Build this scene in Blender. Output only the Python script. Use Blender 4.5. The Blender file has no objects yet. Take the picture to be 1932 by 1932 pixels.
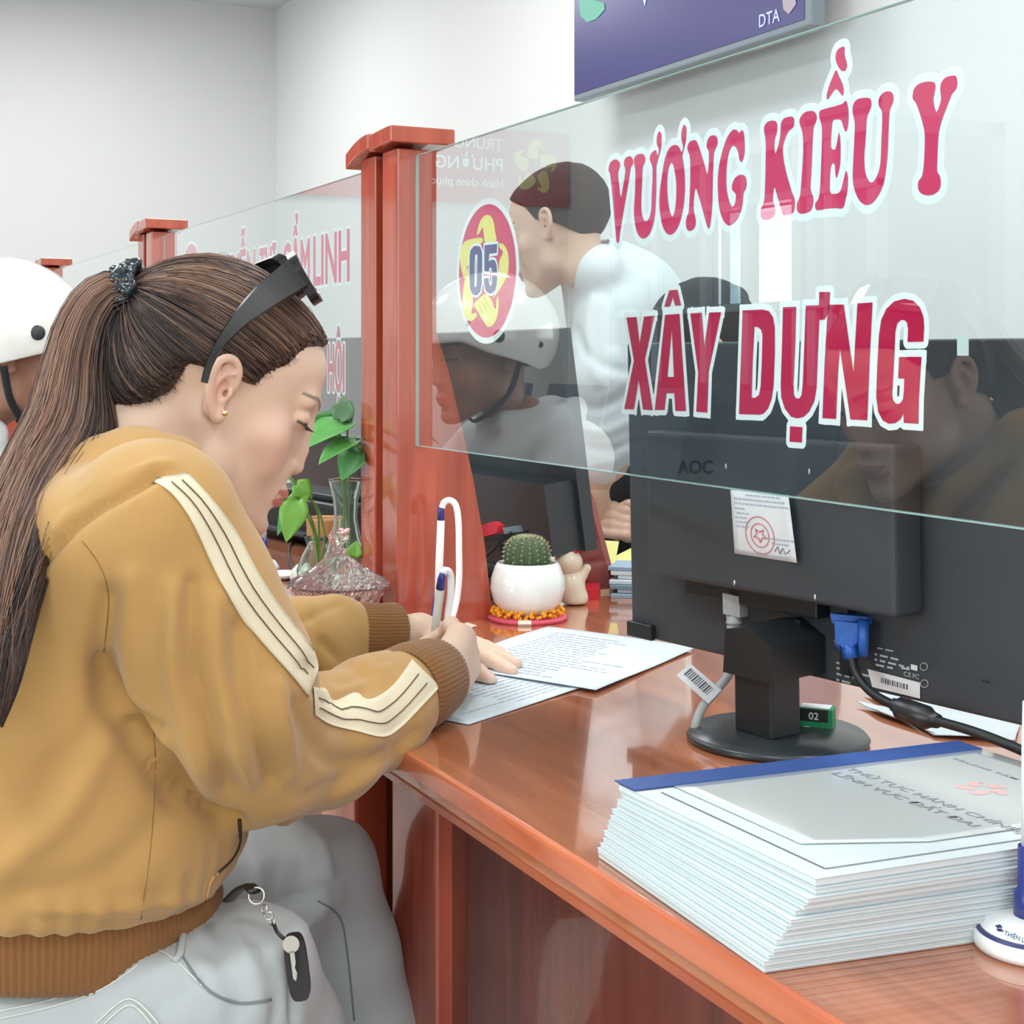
import bpy, bmesh, math, random
import numpy as np
from mathutils import Vector, Matrix, noise
from mathutils.bvhtree import BVHTree

# ---------------------------------------------------------------- camera, world, lights, exposure
EYE = 1.14                       # camera height
FPX = 2800.0                     # focal length in pixels (image 1932 x 1932)
PCX, HZ = 966.0, 675.0           # principal column, horizon row
ALPHA = math.atan(1383 / 2800)   # angle between the view axis and the counter
SA, CA = math.sin(ALPHA), math.cos(ALPHA)
CT = 0.78                        # counter top height
sc = bpy.context.scene
COL = sc.collection

cam_data = bpy.data.cameras.new('camera')
cam = bpy.data.objects.new('camera', cam_data)
COL.objects.link(cam)
sc.camera = cam
cam_data.sensor_width = 36
cam_data.lens = 36 * FPX / 1932
cam_data.shift_y = (HZ - 966) / 1932
cam_data.clip_start = 0.02
cam.matrix_world = Matrix(((SA, 0, CA, 0), (CA, 0, -SA, 0), (0, 1, 0, EYE), (0, 0, 0, 1)))

sc.view_settings.view_transform = 'Standard'
sc.view_settings.look = 'None'
sc.view_settings.gamma = 1
sc.view_settings.use_curve_mapping = False
sc.view_settings.exposure = -0.63

world = bpy.data.worlds.new('daylight')
sc.world = world
world.use_nodes = True
world.node_tree.nodes['Background'].inputs[0].default_value = (0.80, 0.90, 1.0, 1)
world.node_tree.nodes['Background'].inputs[1].default_value = 6.0

XW0, XW1 = -8.92, 2.2            # room extent
YW0, YW1 = -3.3, 2.77
ZC = 3.30

def area(name, loc, rot, sx, sy, power, color=(1, 1, 1)):
    d = bpy.data.lights.new(name, 'AREA')
    d.shape = 'RECTANGLE'; d.size = sx; d.size_y = sy; d.energy = power; d.color = color
    o = bpy.data.objects.new(name, d); COL.objects.link(o)
    o.location = loc; o.rotation_euler = rot
    return o
# daylight entering by the entrance glazing and its windows (customer side), except the last lamp
area('daylight_area', (-6.72, YW0 - 0.35, 1.62), (math.radians(90), 0, 0), 1.3, 0.45, 60, (0.95, 0.98, 1.0))
area('daylight_area', (-1.7, YW0 - 0.35, 1.4), (math.radians(90), 0, 0), 2.7, 1.1, 150, (0.95, 0.98, 1.0))
area('daylight_area', (XW1 - 0.1, -0.6, 1.8), (0, math.radians(90), 0), 1.8, 2.4, 55, (0.96, 0.98, 1.0))  # unseen area light before the solid right wall, standing in for daylight; no window there
CEIL_LAMPS = [(-7.3, -0.6), (-7.3, 1.4), (-4.6, -0.9), (-4.6, 1.5), (-1.9, -1.1), (-1.9, 1.5), (0.7, -0.9), (0.7, 1.4)]
for _x, _y in CEIL_LAMPS:
    area('ceiling_lamp_light', (_x, _y, ZC - 0.07), (0, 0, 0), 1.15, 0.55, 46, (0.975, 0.99, 1.0))

# ---------------------------------------------------------------- pixel helpers (points of the photograph to world points)
def W(px, py, z):
    """world point seen at pixel (px, py) at depth z along the view axis"""
    xc = (px - PCX) / FPX * z
    return Vector((SA * xc - CA * z, CA * xc + SA * z, EYE - (py - HZ) / FPX * z))
def on_z(px, py, h):
    return W(px, py, (EYE - h) * FPX / (py - HZ))
def on_y(px, py, y):
    r = (px - PCX) / FPX
    return W(px, py, y / (CA * r + SA))
def on_x(px, py, x):
    r = (px - PCX) / FPX
    return W(px, py, x / (SA * r - CA))
def px_of(p):
    xc = SA * p[0] + CA * p[1]; z = -CA * p[0] + SA * p[1]
    return PCX + xc / z * FPX, HZ + (EYE - p[2]) / z * FPX, z

# ---------------------------------------------------------------- materials
def lin(c):
    c = c / 255.0
    return c / 12.92 if c <= 0.04045 else ((c + 0.055) / 1.055) ** 2.4
def rgb(r, g, b):
    return (lin(r), lin(g), lin(b), 1.0)
MATS = {}
def mat(name, col, rough=0.5, metal=0.0, bump=None, var=None, coat=0.0, sheen=0.0, sss=0.0, trans=0.0, attr=None, ior=None, emit=None):
    """bump=(scale, strength[, stretch]); var=(scale, amount[, stretch]) colour mottling"""
    if name in MATS: return MATS[name]
    m = bpy.data.materials.new(name); m.use_nodes = True
    nt = m.node_tree; b = nt.nodes['Principled BSDF']
    b.inputs['Base Color'].default_value = col
    b.inputs['Roughness'].default_value = rough
    b.inputs['Metallic'].default_value = metal
    if coat: b.inputs['Coat Weight'].default_value = coat; b.inputs['Coat Roughness'].default_value = 0.06
    if sheen: b.inputs['Sheen Weight'].default_value = sheen; b.inputs['Sheen Roughness'].default_value = 0.5
    if sss:
        b.inputs['Subsurface Weight'].default_value = sss
        b.inputs['Subsurface Radius'].default_value = (1.0, 0.35, 0.2)
        b.inputs['Subsurface Scale'].default_value = 0.008
    if trans: b.inputs['Transmission Weight'].default_value = trans
    if ior: b.inputs['IOR'].default_value = ior
    if emit:
        b.inputs['Emission Color'].default_value = emit[0]; b.inputs['Emission Strength'].default_value = emit[1]
    tc = nt.nodes.new('ShaderNodeTexCoord')
    def vec(stretch):
        mp = nt.nodes.new('ShaderNodeMapping'); mp.inputs['Scale'].default_value = stretch
        nt.links.new(tc.outputs['Object'], mp.inputs['Vector']); return mp.outputs[0]
    src = None
    if attr:
        a = nt.nodes.new('ShaderNodeAttribute'); a.attribute_name = attr; src = a.outputs['Color']
        nt.links.new(src, b.inputs['Base Color'])
    if var:
        n = nt.nodes.new('ShaderNodeTexNoise'); n.inputs['Scale'].default_value = var[0]; n.inputs['Detail'].default_value = 5
        nt.links.new(vec(var[2] if len(var) > 2 else (1, 1, 1)), n.inputs['Vector'])
        r = nt.nodes.new('ShaderNodeMapRange'); r.inputs[1].default_value = 0.3; r.inputs[2].default_value = 0.7
        r.inputs[3].default_value = 1 - var[1]; r.inputs[4].default_value = 1 + var[1] * 0.6
        nt.links.new(n.outputs['Fac'], r.inputs[0])
        mx = nt.nodes.new('ShaderNodeVectorMath'); mx.operation = 'SCALE'
        if src: nt.links.new(src, mx.inputs[0])
        else: mx.inputs[0].default_value = col[:3]
        nt.links.new(r.outputs[0], mx.inputs['Scale'])
        nt.links.new(mx.outputs[0], b.inputs['Base Color'])
    if bump:
        n = nt.nodes.new('ShaderNodeTexNoise'); n.inputs['Scale'].default_value = bump[0]; n.inputs['Detail'].default_value = 3
        nt.links.new(vec(bump[2] if len(bump) > 2 else (1, 1, 1)), n.inputs['Vector'])
        bp = nt.nodes.new('ShaderNodeBump'); bp.inputs['Strength'].default_value = bump[1]; bp.inputs['Distance'].default_value = 0.002
        nt.links.new(n.outputs['Fac'], bp.inputs['Height']); nt.links.new(bp.outputs[0], b.inputs['Normal'])
    MATS[name] = m
    return m
def wood(name, c1, c2, rough=0.2, stretch=(1, 10, 10), scale=3.0, coat=0.6, bump=0.008):
    if name in MATS: return MATS[name]
    m = bpy.data.materials.new(name); m.use_nodes = True
    nt = m.node_tree; b = nt.nodes['Principled BSDF']; b.inputs['Roughness'].default_value = rough
    b.inputs['Coat Weight'].default_value = coat; b.inputs['Coat Roughness'].default_value = 0.05
    tc = nt.nodes.new('ShaderNodeTexCoord'); mp = nt.nodes.new('ShaderNodeMapping'); mp.inputs['Scale'].default_value = stretch
    nt.links.new(tc.outputs['Object'], mp.inputs[0])
    n = nt.nodes.new('ShaderNodeTexNoise'); n.inputs['Scale'].default_value = scale; n.inputs['Detail'].default_value = 8; n.inputs['Roughness'].default_value = 0.6; n.inputs['Distortion'].default_value = 0.6
    nt.links.new(mp.outputs[0], n.inputs['Vector'])
    r = nt.nodes.new('ShaderNodeValToRGB'); r.color_ramp.elements[0].position = 0.3; r.color_ramp.elements[1].position = 0.72
    r.color_ramp.elements[0].color = c1; r.color_ramp.elements[1].color = c2
    nt.links.new(n.outputs['Fac'], r.inputs[0]); nt.links.new(r.outputs[0], b.inputs['Base Color'])
    bp = nt.nodes.new('ShaderNodeBump'); bp.inputs['Strength'].default_value = bump; bp.inputs['Distance'].default_value = 0.002
    nt.links.new(n.outputs['Fac'], bp.inputs['Height']); nt.links.new(bp.outputs[0], b.inputs['Normal'])
    MATS[name] = m
    return m
def pane_glass(name, tint, gain=1.0):
    """thin pane: clear with a Fresnel reflection on its outward faces"""
    if name in MATS: return MATS[name]
    m = bpy.data.materials.new(name); m.use_nodes = True
    nt = m.node_tree; nt.nodes.clear()
    out = nt.nodes.new('ShaderNodeOutputMaterial'); mix = nt.nodes.new('ShaderNodeMixShader')
    tr = nt.nodes.new('ShaderNodeBsdfTransparent'); tr.inputs[0].default_value = tint
    gl = nt.nodes.new('ShaderNodeBsdfGlossy'); gl.inputs['Roughness'].default_value = 0.0; gl.inputs[0].default_value = (1, 1, 1, 1)
    fr = nt.nodes.new('ShaderNodeFresnel'); fr.inputs[0].default_value = 1.5
    geo = nt.nodes.new('ShaderNodeNewGeometry')
    inv = nt.nodes.new('ShaderNodeMath'); inv.operation = 'SUBTRACT'; inv.inputs[0].default_value = 1.0
    mu = nt.nodes.new('ShaderNodeMath'); mu.operation = 'MULTIPLY'
    mg = nt.nodes.new('ShaderNodeMath'); mg.operation = 'MULTIPLY'; mg.inputs[1].default_value = gain; mg.use_clamp = True
    nt.links.new(geo.outputs['Backfacing'], inv.inputs[1])
    nt.links.new(fr.outputs[0], mu.inputs[0]); nt.links.new(inv.outputs[0], mu.inputs[1])
    nt.links.new(mu.outputs[0], mg.inputs[0]); nt.links.new(mg.outputs[0], mix.inputs[0])
    nt.links.new(tr.outputs[0], mix.inputs[1]); nt.links.new(gl.outputs[0], mix.inputs[2]); nt.links.new(mix.outputs[0], out.inputs[0])
    MATS[name] = m
    return m

# ---------------------------------------------------------------- objects
def tagp(o, label=None, cat=None, group=None, kind=None):
    if label: o['label'] = label
    if cat: o['category'] = cat
    if group: o['group'] = group
    if kind: o['kind'] = kind
    return o
def empty(name, loc=(0, 0, 0), rotz=0.0, label=None, cat=None, group=None):
    o = bpy.data.objects.new(name, None); COL.objects.link(o)
    o.location = loc; o.rotation_euler = (0, 0, rotz); o.empty_display_size = 0.05
    return tagp(o, label, cat, group)
def mobj(name, verts, faces, m, parent=None, smooth=False, label=None):
    """a mesh object; the coordinates are world ones unless a parent is given (then they are the parent's local ones)"""
    me = bpy.data.meshes.new(name)
    if isinstance(verts, np.ndarray): verts = verts.tolist()
    if isinstance(faces, np.ndarray): faces = faces.tolist()
    me.from_pydata([tuple(v) for v in verts], [], faces)
    if isinstance(m, (list, tuple)):
        for x in m: me.materials.append(x)
    elif m: me.materials.append(m)
    if smooth: me.polygons.foreach_set('use_smooth', [True] * len(me.polygons))
    me.update()
    o = bpy.data.objects.new(name, me); COL.objects.link(o)
    if parent: o.parent = parent
    if label: o['label'] = label
    return o
class MB:
    """collects shapes as one mesh"""
    def __init__(s): s.v = []; s.f = []; s.mi = []; s.cur = 0; s.sm = []
    def add(s, vs, fs, smooth=False):
        n = len(s.v); s.v += [tuple(x) for x in vs]; s.f += [[n + i for i in f] for f in fs]
        s.mi += [s.cur] * len(fs); s.sm += [smooth] * len(fs); return s
    def box(s, x0, x1, y0, y1, z0, z1, bev=0.0):
        if bev <= 0:
            vs = [(x, y, z) for z in (z0, z1) for y in (y0, y1) for x in (x0, x1)]
            s.add(vs, [(0, 2, 3, 1), (4, 5, 7, 6), (0, 1, 5, 4), (1, 3, 7, 5), (3, 2, 6, 7), (2, 0, 4, 6)])
            return s
        bm = bmesh.new(); bmesh.ops.create_cube(bm, size=1)
        for v in bm.verts: v.co = Vector((x0 + (v.co.x + .5) * (x1 - x0), y0 + (v.co.y + .5) * (y1 - y0), z0 + (v.co.z + .5) * (z1 - z0)))
        bmesh.ops.bevel(bm, geom=bm.edges[:], offset=bev, segments=2, affect='EDGES', profile=0.6)
        return s.bm(bm, False)
    def bm(s, bm, smooth=False):
        bm.verts.ensure_lookup_table(); bm.verts.index_update()
        s.add([v.co[:] for v in bm.verts], [[v.index for v in f.verts] for f in bm.faces], smooth); bm.free(); return s
    def tube(s, pts, r, seg=10, smooth=True, cap=True, flat=None):
        pts = [Vector(p) for p in pts]; n = len(pts)
        rr = r if hasattr(r, '__len__') else [r] * n
        t0 = (pts[1] - pts[0]).normalized(); up = Vector((0, 0, 1)) if abs(t0.z) < .9 else Vector((1, 0, 0))
        a = t0.cross(up).normalized(); vs = []; fs = []
        for i, p in enumerate(pts):
            t = (pts[min(i + 1, n - 1)] - pts[max(i - 1, 0)]).normalized()
            a = (a - t * a.dot(t)).normalized(); b = t.cross(a)
            for k in range(seg):
                w = 2 * math.pi * k / seg
                vs.append(p + (a * math.cos(w) + b * math.sin(w) * (flat or 1)) * rr[i])
        for i in range(n - 1):
            for k in range(seg):
                k2 = (k + 1) % seg
                fs.append((i * seg + k, i * seg + k2, (i + 1) * seg + k2, (i + 1) * seg + k))
        if cap: fs.append(tuple(reversed(range(seg)))); fs.append(tuple((n - 1) * seg + k for k in range(seg)))
        return s.add(vs, fs, smooth)
    def lathe(s, prof, c=(0, 0, 0), seg=32, smooth=True, wob=None, sx=1.0, sy=1.0):
        vs = []; fs = []; n = len(prof)
        for i, (r, z) in enumerate(prof):
            for k in range(seg):
                w = 2 * math.pi * k / seg; q = r * (wob(w, i, z) if wob else 1)
                vs.append((c[0] + math.cos(w) * q * sx, c[1] + math.sin(w) * q * sy, c[2] + z))
        for i in range(n - 1):
            for k in range(seg):
                k2 = (k + 1) % seg; fs.append((i * seg + k, i * seg + k2, (i + 1) * seg + k2, (i + 1) * seg + k))
        fs.append(tuple(reversed(range(seg)))); fs.append(tuple((n - 1) * seg + k for k in range(seg)))
        return s.add(vs, fs, smooth)
    def sphere(s, c, r, seg=16, rings=10):
        r = r if hasattr(r, '__len__') else (r, r, r)
        vs = []; fs = []
        for i in range(rings + 1):
            th = math.pi * i / rings
            for k in range(seg):
                w = 2 * math.pi * k / seg
                vs.append((c[0] + r[0] * math.sin(th) * math.cos(w), c[1] + r[1] * math.sin(th) * math.sin(w), c[2] - r[2] * math.cos(th)))
        for i in range(rings):
            for k in range(seg):
                k2 = (k + 1) % seg; fs.append((i * seg + k, i * seg + k2, (i + 1) * seg + k2, (i + 1) * seg + k))
        return s.add(vs, fs, True)
    def prism(s, poly, thick):
        """poly: list of 3D points (planar), extruded by the vector thick"""
        n = len(poly); t = Vector(thick); poly = [Vector(p) for p in poly]
        vs = poly + [p + t for p in poly]
        return s.add(vs, [tuple(range(n)), tuple(reversed(range(n, 2 * n)))] + [(i, i + n, (i + 1) % n + n, (i + 1) % n) for i in range(n)])
    def build(s, name, m, parent=None, label=None, rel=None):
        v = s.v
        if rel is not None: v = [(a[0] - rel[0], a[1] - rel[1], a[2] - rel[2]) for a in v]
        o = mobj(name, v, s.f, m, parent, False, label)
        me = o.data
        me.polygons.foreach_set('use_smooth', s.sm)
        if isinstance(m, (list, tuple)): me.polygons.foreach_set('material_index', s.mi)
        bm = bmesh.new(); bm.from_mesh(me); bmesh.ops.recalc_face_normals(bm, faces=bm.faces[:]); bm.to_mesh(me); bm.free()
        return o
def copy_tree(o, parent=None):
    c = o.copy(); COL.objects.link(c); c.parent = parent
    for ch in [x for x in bpy.data.objects if x.parent == o]: copy_tree(ch, c)
    return c
def catmull(pts, n=6, closed=False):
    P = [Vector(p) if len(p) == 3 else Vector((p[0], p[1], 0)) for p in pts]; m = len(P); out = []
    rng = range(m) if closed else range(m - 1)
    for i in rng:
        if closed: p0, p1, p2, p3 = P[(i - 1) % m], P[i], P[(i + 1) % m], P[(i + 2) % m]
        else: p0, p1, p2, p3 = P[max(i - 1, 0)], P[i], P[i + 1], P[min(i + 2, m - 1)]
        for k in range(n):
            t = k / n
            out.append(0.5 * ((2 * p1) + (-p0 + p2) * t + (2 * p0 - 5 * p1 + 4 * p2 - p3) * t * t + (-p0 + 3 * p1 - 3 * p2 + p3) * t ** 3))
    if not closed: out.append(P[-1])
    return out
def fill2d(loops):
    """triangulated flat fill of 2D loops with holes: (verts2d, faces)"""
    cu = bpy.data.curves.new('tmp', 'CURVE'); cu.dimensions = '2D'; cu.fill_mode = 'FRONT'
    for lp in loops:
        s = cu.splines.new('POLY'); s.points.add(len(lp) - 1); s.use_cyclic_u = True
        for p, q in zip(s.points, lp): p.co = (q[0], q[1], 0, 1)
    o = bpy.data.objects.new('tmp', cu); me = o.to_mesh()
    v = [(w.co.x, w.co.y) for w in me.vertices]; f = [tuple(p.vertices) for p in me.polygons]
    o.to_mesh_clear(); bpy.data.objects.remove(o); bpy.data.curves.remove(cu)
    return v, f
def text2d(body, bold=0.0, align='LEFT'):
    cu = bpy.data.curves.new('tmp', 'FONT'); cu.body = body; cu.align_x = align; cu.offset = bold; cu.size = 1; cu.fill_mode = 'FRONT'; cu.resolution_u = 3
    o = bpy.data.objects.new('tmp', cu); me = o.to_mesh()
    v = [(w.co.x, w.co.y) for w in me.vertices]; f = [tuple(p.vertices) for p in me.polygons]
    o.to_mesh_clear(); bpy.data.objects.remove(o); bpy.data.curves.remove(cu)
    return v, f
def flat_map(name, vf, fn, m, parent=None, label=None):
    v, f = vf
    return mobj(name, [fn(a, b) for a, b in v], f, m, parent, False, label)
def text_on(name, body, p0, pu, pv, m, parent=None, bold=0.0, width=None, rel=None):
    """text with its baseline starting at p0, unit vectors along pu (reading) and pv (up); pv length = cap height; width fits pu"""
    v, f = text2d(body, bold)
    if not v: return None
    xs = [a for a, b in v]; x0, x1 = min(xs), max(xs); ys = [b for a, b in v]
    p0, pu, pv = Vector(p0), Vector(pu), Vector(pv)
    if width is None: k = pv.length / 0.73; U = pu.normalized() * k
    else: U = pu.normalized() * (width / (x1 - x0))
    V = pv / 0.73
    vs = [p0 + U * (a - x0) + V * b for a, b in v]
    if rel is not None: vs = [q - Vector(rel) for q in vs]
    return mobj(name, vs, f, m, parent)

# ---------------------------------------------------------------- signed distance fields -> smooth closed meshes
class Field:
    def __init__(s, lo, hi, h):
        s.lo = np.array(lo, float); s.h = h
        s.n = np.ceil((np.array(hi, float) - s.lo) / h).astype(int) + 1
        s.ax = [s.lo[i] + np.arange(s.n[i]) * h for i in range(3)]
        s.hi = hi; s.d = np.full(tuple(s.n), 0.3, dtype=np.float32)
    def _sub(s, lo, hi, pad):
        sl = []
        for i in range(3):
            a = int(max(0, math.floor((lo[i] - pad - s.lo[i]) / s.h))); b = int(min(s.n[i], math.ceil((hi[i] + pad - s.lo[i]) / s.h) + 1))
            if b <= a: return None
            sl.append(slice(a, b))
        return tuple(sl)
    def _pts(s, sl):
        return (s.ax[0][sl[0]][:, None, None].astype(np.float32), s.ax[1][sl[1]][None, :, None].astype(np.float32), s.ax[2][sl[2]][None, None, :].astype(np.float32))
    def _comb(s, sl, q, k, op):
        a = s.d[sl]
        if op == 'u':
            h = np.clip(0.5 + 0.5 * (q - a) / k, 0, 1); r = q * (1 - h) + a * h - k * h * (1 - h)
        elif op == 's':
            q = -q; h = np.clip(0.5 - 0.5 * (q - a) / k, 0, 1); r = q * (1 - h) + a * h + k * h * (1 - h)
        else:
            h = np.clip(0.5 - 0.5 * (q - a) / k, 0, 1); r = q * (1 - h) + a * h + k * h * (1 - h)
        s.d[sl] = r
    def cap(s, a, b, ra, rb=None, k=0.01, op='u'):
        rb = ra if rb is None else rb
        a = np.array(a, float); b = np.array(b, float); R = max(ra, rb)
        sl = s._sub(np.minimum(a, b) - R, np.maximum(a, b) + R, k + 3 * s.h)
        if sl is None: return s
        X, Y, Z = s._pts(sl); ab = b - a; L = float(ab @ ab) + 1e-12
        t = np.clip(((X - a[0]) * ab[0] + (Y - a[1]) * ab[1] + (Z - a[2]) * ab[2]) / L, 0, 1)
        q = np.sqrt((X - a[0] - t * ab[0]) ** 2 + (Y - a[1] - t * ab[1]) ** 2 + (Z - a[2] - t * ab[2]) ** 2) - (ra + (rb - ra) * t)
        s._comb(sl, q, k, op); return s
    def chain(s, pts, rs, k=0.01, op='u'):
        for i in range(len(pts) - 1): s.cap(pts[i], pts[i + 1], rs[i], rs[i + 1], k, op)
        return s
    def ell(s, c, r, R=None, k=0.01, op='u'):
        """R: 3x3 whose columns are the ellipsoid's axes"""
        c = np.array(c, float); r = np.array(r, float); m = r.max()
        ext = r if R is None else np.array([m, m, m])
        sl = s._sub(c - ext, c + ext, k + 3 * s.h)
        if sl is None: return s
        X, Y, Z = s._pts(sl); X = X - c[0]; Y = Y - c[1]; Z = Z - c[2]
        if R is not None:
            R = np.array(R, float); X, Y, Z = (X * R[0][0] + Y * R[1][0] + Z * R[2][0], X * R[0][1] + Y * R[1][1] + Z * R[2][1], X * R[0][2] + Y * R[1][2] + Z * R[2][2])
        k0 = np.sqrt((X / r[0]) ** 2 + (Y / r[1]) ** 2 + (Z / r[2]) ** 2) + 1e-9
        k1 = np.sqrt((X / r[0] ** 2) ** 2 + (Y / r[1] ** 2) ** 2 + (Z / r[2] ** 2) ** 2) + 1e-9
        s._comb(sl, k0 * (k0 - 1) / k1, k, op); return s
    def plane(s, p, n, k=0.005):
        """keep the side the normal points away from"""
        p = np.array(p, float); n = np.array(n, float); n /= np.linalg.norm(n)
        sl = (slice(None),) * 3; X, Y, Z = s._pts(sl)
        s._comb(sl, (X - p[0]) * n[0] + (Y - p[1]) * n[1] + (Z - p[2]) * n[2], k, 'i'); return s
    def mesh(s):
        d = s.d.copy()
        d[0] = np.maximum(d[0], 1e-4); d[-1] = np.maximum(d[-1], 1e-4); d[:, 0] = np.maximum(d[:, 0], 1e-4); d[:, -1] = np.maximum(d[:, -1], 1e-4)
        d[:, :, 0] = np.maximum(d[:, :, 0], 1e-4); d[:, :, -1] = np.maximum(d[:, :, -1], 1e-4)
        n = d.shape; S = d < 0; cn = (n[0] - 1, n[1] - 1, n[2] - 1); tot = cn[0] * cn[1] * cn[2]
        ids = []; pos = []; quads = []
        for ax in range(3):
            lo = [slice(None)] * 3; hi = [slice(None)] * 3; lo[ax] = slice(0, -1); hi[ax] = slice(1, None)
            cr = S[tuple(lo)] != S[tuple(hi)]
            I = np.argwhere(cr)
            if len(I) == 0: continue
            J = I.copy(); J[:, ax] += 1
            a = d[I[:, 0], I[:, 1], I[:, 2]]; b = d[J[:, 0], J[:, 1], J[:, 2]]
            P = I.astype(float); P[:, ax] += a / (a - b)
            u, v = (ax + 1) % 3, (ax + 2) % 3; cells = []
            for du, dv in ((-1, -1), (0, -1), (0, 0), (-1, 0)):
                C = I.copy(); C[:, u] += du; C[:, v] += dv
                cells.append((C[:, 0] * cn[1] + C[:, 1]) * cn[2] + C[:, 2])
            for c in cells: ids.append(c); pos.append(P)
            q = np.stack(cells, 1); fl = a > 0
            q[fl] = q[fl][:, ::-1]; quads.append(q)
        ids = np.concatenate(ids); pos = np.concatenate(pos); quads = np.concatenate(quads)
        uq, inv = np.unique(ids, return_inverse=True); cnt = np.bincount(inv)
        V = np.stack([np.bincount(inv, pos[:, i]) / cnt for i in range(3)], 1) * s.h + s.lo
        F = np.searchsorted(uq, quads)
        return V, F
def smooth_mesh(V, F, it=2, lam=0.5):
    E = np.concatenate([F[:, [0, 1]], F[:, [1, 2]], F[:, [2, 3]], F[:, [3, 0]]]); n = len(V)
    for _ in range(it):
        acc = np.zeros_like(V); c = np.bincount(E[:, 0], minlength=n) + np.bincount(E[:, 1], minlength=n)
        for i in range(3): acc[:, i] = np.bincount(E[:, 0], V[E[:, 1], i], n) + np.bincount(E[:, 1], V[E[:, 0], i], n)
        V = V * (1 - lam) + lam * acc / np.maximum(c, 1)[:, None]
    return V
def vnormals(V, F):
    a = V[F[:, 2]] - V[F[:, 0]]; b = V[F[:, 3]] - V[F[:, 1]]; N = np.cross(a, b); out = np.zeros_like(V)
    for k in range(4):
        for i in range(3): out[:, i] += np.bincount(F[:, k], N[:, i], len(V))
    return out / (np.linalg.norm(out, axis=1)[:, None] + 1e-12)
def qobj(name, V, F, m, parent=None, col=None, label=None):
    me = bpy.data.meshes.new(name); n, k = len(V), len(F)
    me.vertices.add(n); me.vertices.foreach_set('co', V.astype(np.float32).ravel())
    me.loops.add(k * 4); me.loops.foreach_set('vertex_index', F.astype(np.int32).ravel())
    me.polygons.add(k); me.polygons.foreach_set('loop_start', np.arange(0, k * 4, 4, dtype=np.int32))
    me.update(calc_edges=True)
    me.polygons.foreach_set('use_smooth', np.ones(k, bool))
    if col is not None:
        a = me.color_attributes.new('Col', 'FLOAT_COLOR', 'POINT')
        c = np.ones((n, 4), np.float32); c[:, :3] = col; a.data.foreach_set('color', c.ravel())
    me.materials.append(m)
    o = bpy.data.objects.new(name, me); COL.objects.link(o)
    if parent: o.parent = parent
    if label: o['label'] = label
    return o
def seg_dist(P, poly):
    """distance of 2D/3D points P to a polyline"""
    best = np.full(len(P), 1e9)
    for a, b in zip(poly[:-1], poly[1:]):
        a = np.array(a, float); b = np.array(b, float); ab = b - a
        t = np.clip(((P - a) @ ab) / (ab @ ab + 1e-12), 0, 1)
        best = np.minimum(best, np.linalg.norm(P - a - t[:, None] * ab, axis=1))
    return best
def project(V):
    xc = SA * V[:, 0] + CA * V[:, 1]; z = -CA * V[:, 0] + SA * V[:, 1]
    return np.stack([PCX + xc / z * FPX, HZ + (EYE - V[:, 2]) / z * FPX], 1), z
# ================================================================ the room
WALLM = mat('wall paint', rgb(216, 217, 216), 0.85, bump=(60, 0.05))
WALLB = mat('wall paint white', rgb(230, 232, 231), 0.85, bump=(60, 0.05))
CEILM = mat('ceiling paint', rgb(205, 212, 216), 0.9)
def struct(name, mb, m, parent=None):
    o = mb.build(name, m, parent)
    if parent is None: o['kind'] = 'structure'
    return o
T = 0.15
floor = struct('floor', MB().box(XW0 - T, XW1 + T, YW0 - T, YW1 + T, -0.1, 0), mat('floor base', rgb(150, 145, 138), 0.5))
# floor tiles (0.6 m) laid with recessed joints
_tm = [mat('floor tile', rgb(205, 200, 190), 0.12, var=(4, 0.05))]
_tme = None
for i in range(int((XW1 - XW0) / 0.6) + 1):
    for j in range(int((YW1 - YW0) / 0.6) + 1):
        x0, y0 = XW0 + i * 0.6, YW0 + j * 0.6
        if x0 + 0.6 > XW1 + 0.3 or y0 + 0.6 > YW1 + 0.3: continue
        if _tme is None:
            t = MB().box(0.002, 0.598, 0.002, 0.598, -0.004, 0.004, 0.0015).build('tile', _tm[0], floor); _tme = t.data
        else:
            t = bpy.data.objects.new('tile', _tme); COL.objects.link(t); t.parent = floor
        t.location = (x0, y0, 0)
struct('ceiling', MB().box(XW0 - T, XW1 + T, YW0 - T, YW1 + T, ZC, ZC + 0.1), CEILM)
struct('wall_left', MB().box(XW0 - T, XW0, YW0 - T, YW1 + T, 0, ZC), WALLM)
struct('wall_right', MB().box(XW1, XW1 + T, YW0 - T, YW1 + T, 0, ZC), WALLB)
struct('wall_back', MB().box(XW0, XW1, YW1, YW1 + T, 0, ZC), WALLB)
struct('baseboard_back', MB().box(XW0, XW1, YW1 - 0.012, YW1, 0.004, 0.1, 0.003), mat('skirting', rgb(140, 80, 60), 0.3))
struct('baseboard_left', MB().box(XW0, XW0 + 0.012, YW0, YW1 - 0.012, 0.004, 0.1, 0.003), mat('skirting', rgb(140, 80, 60), 0.3))
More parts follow.
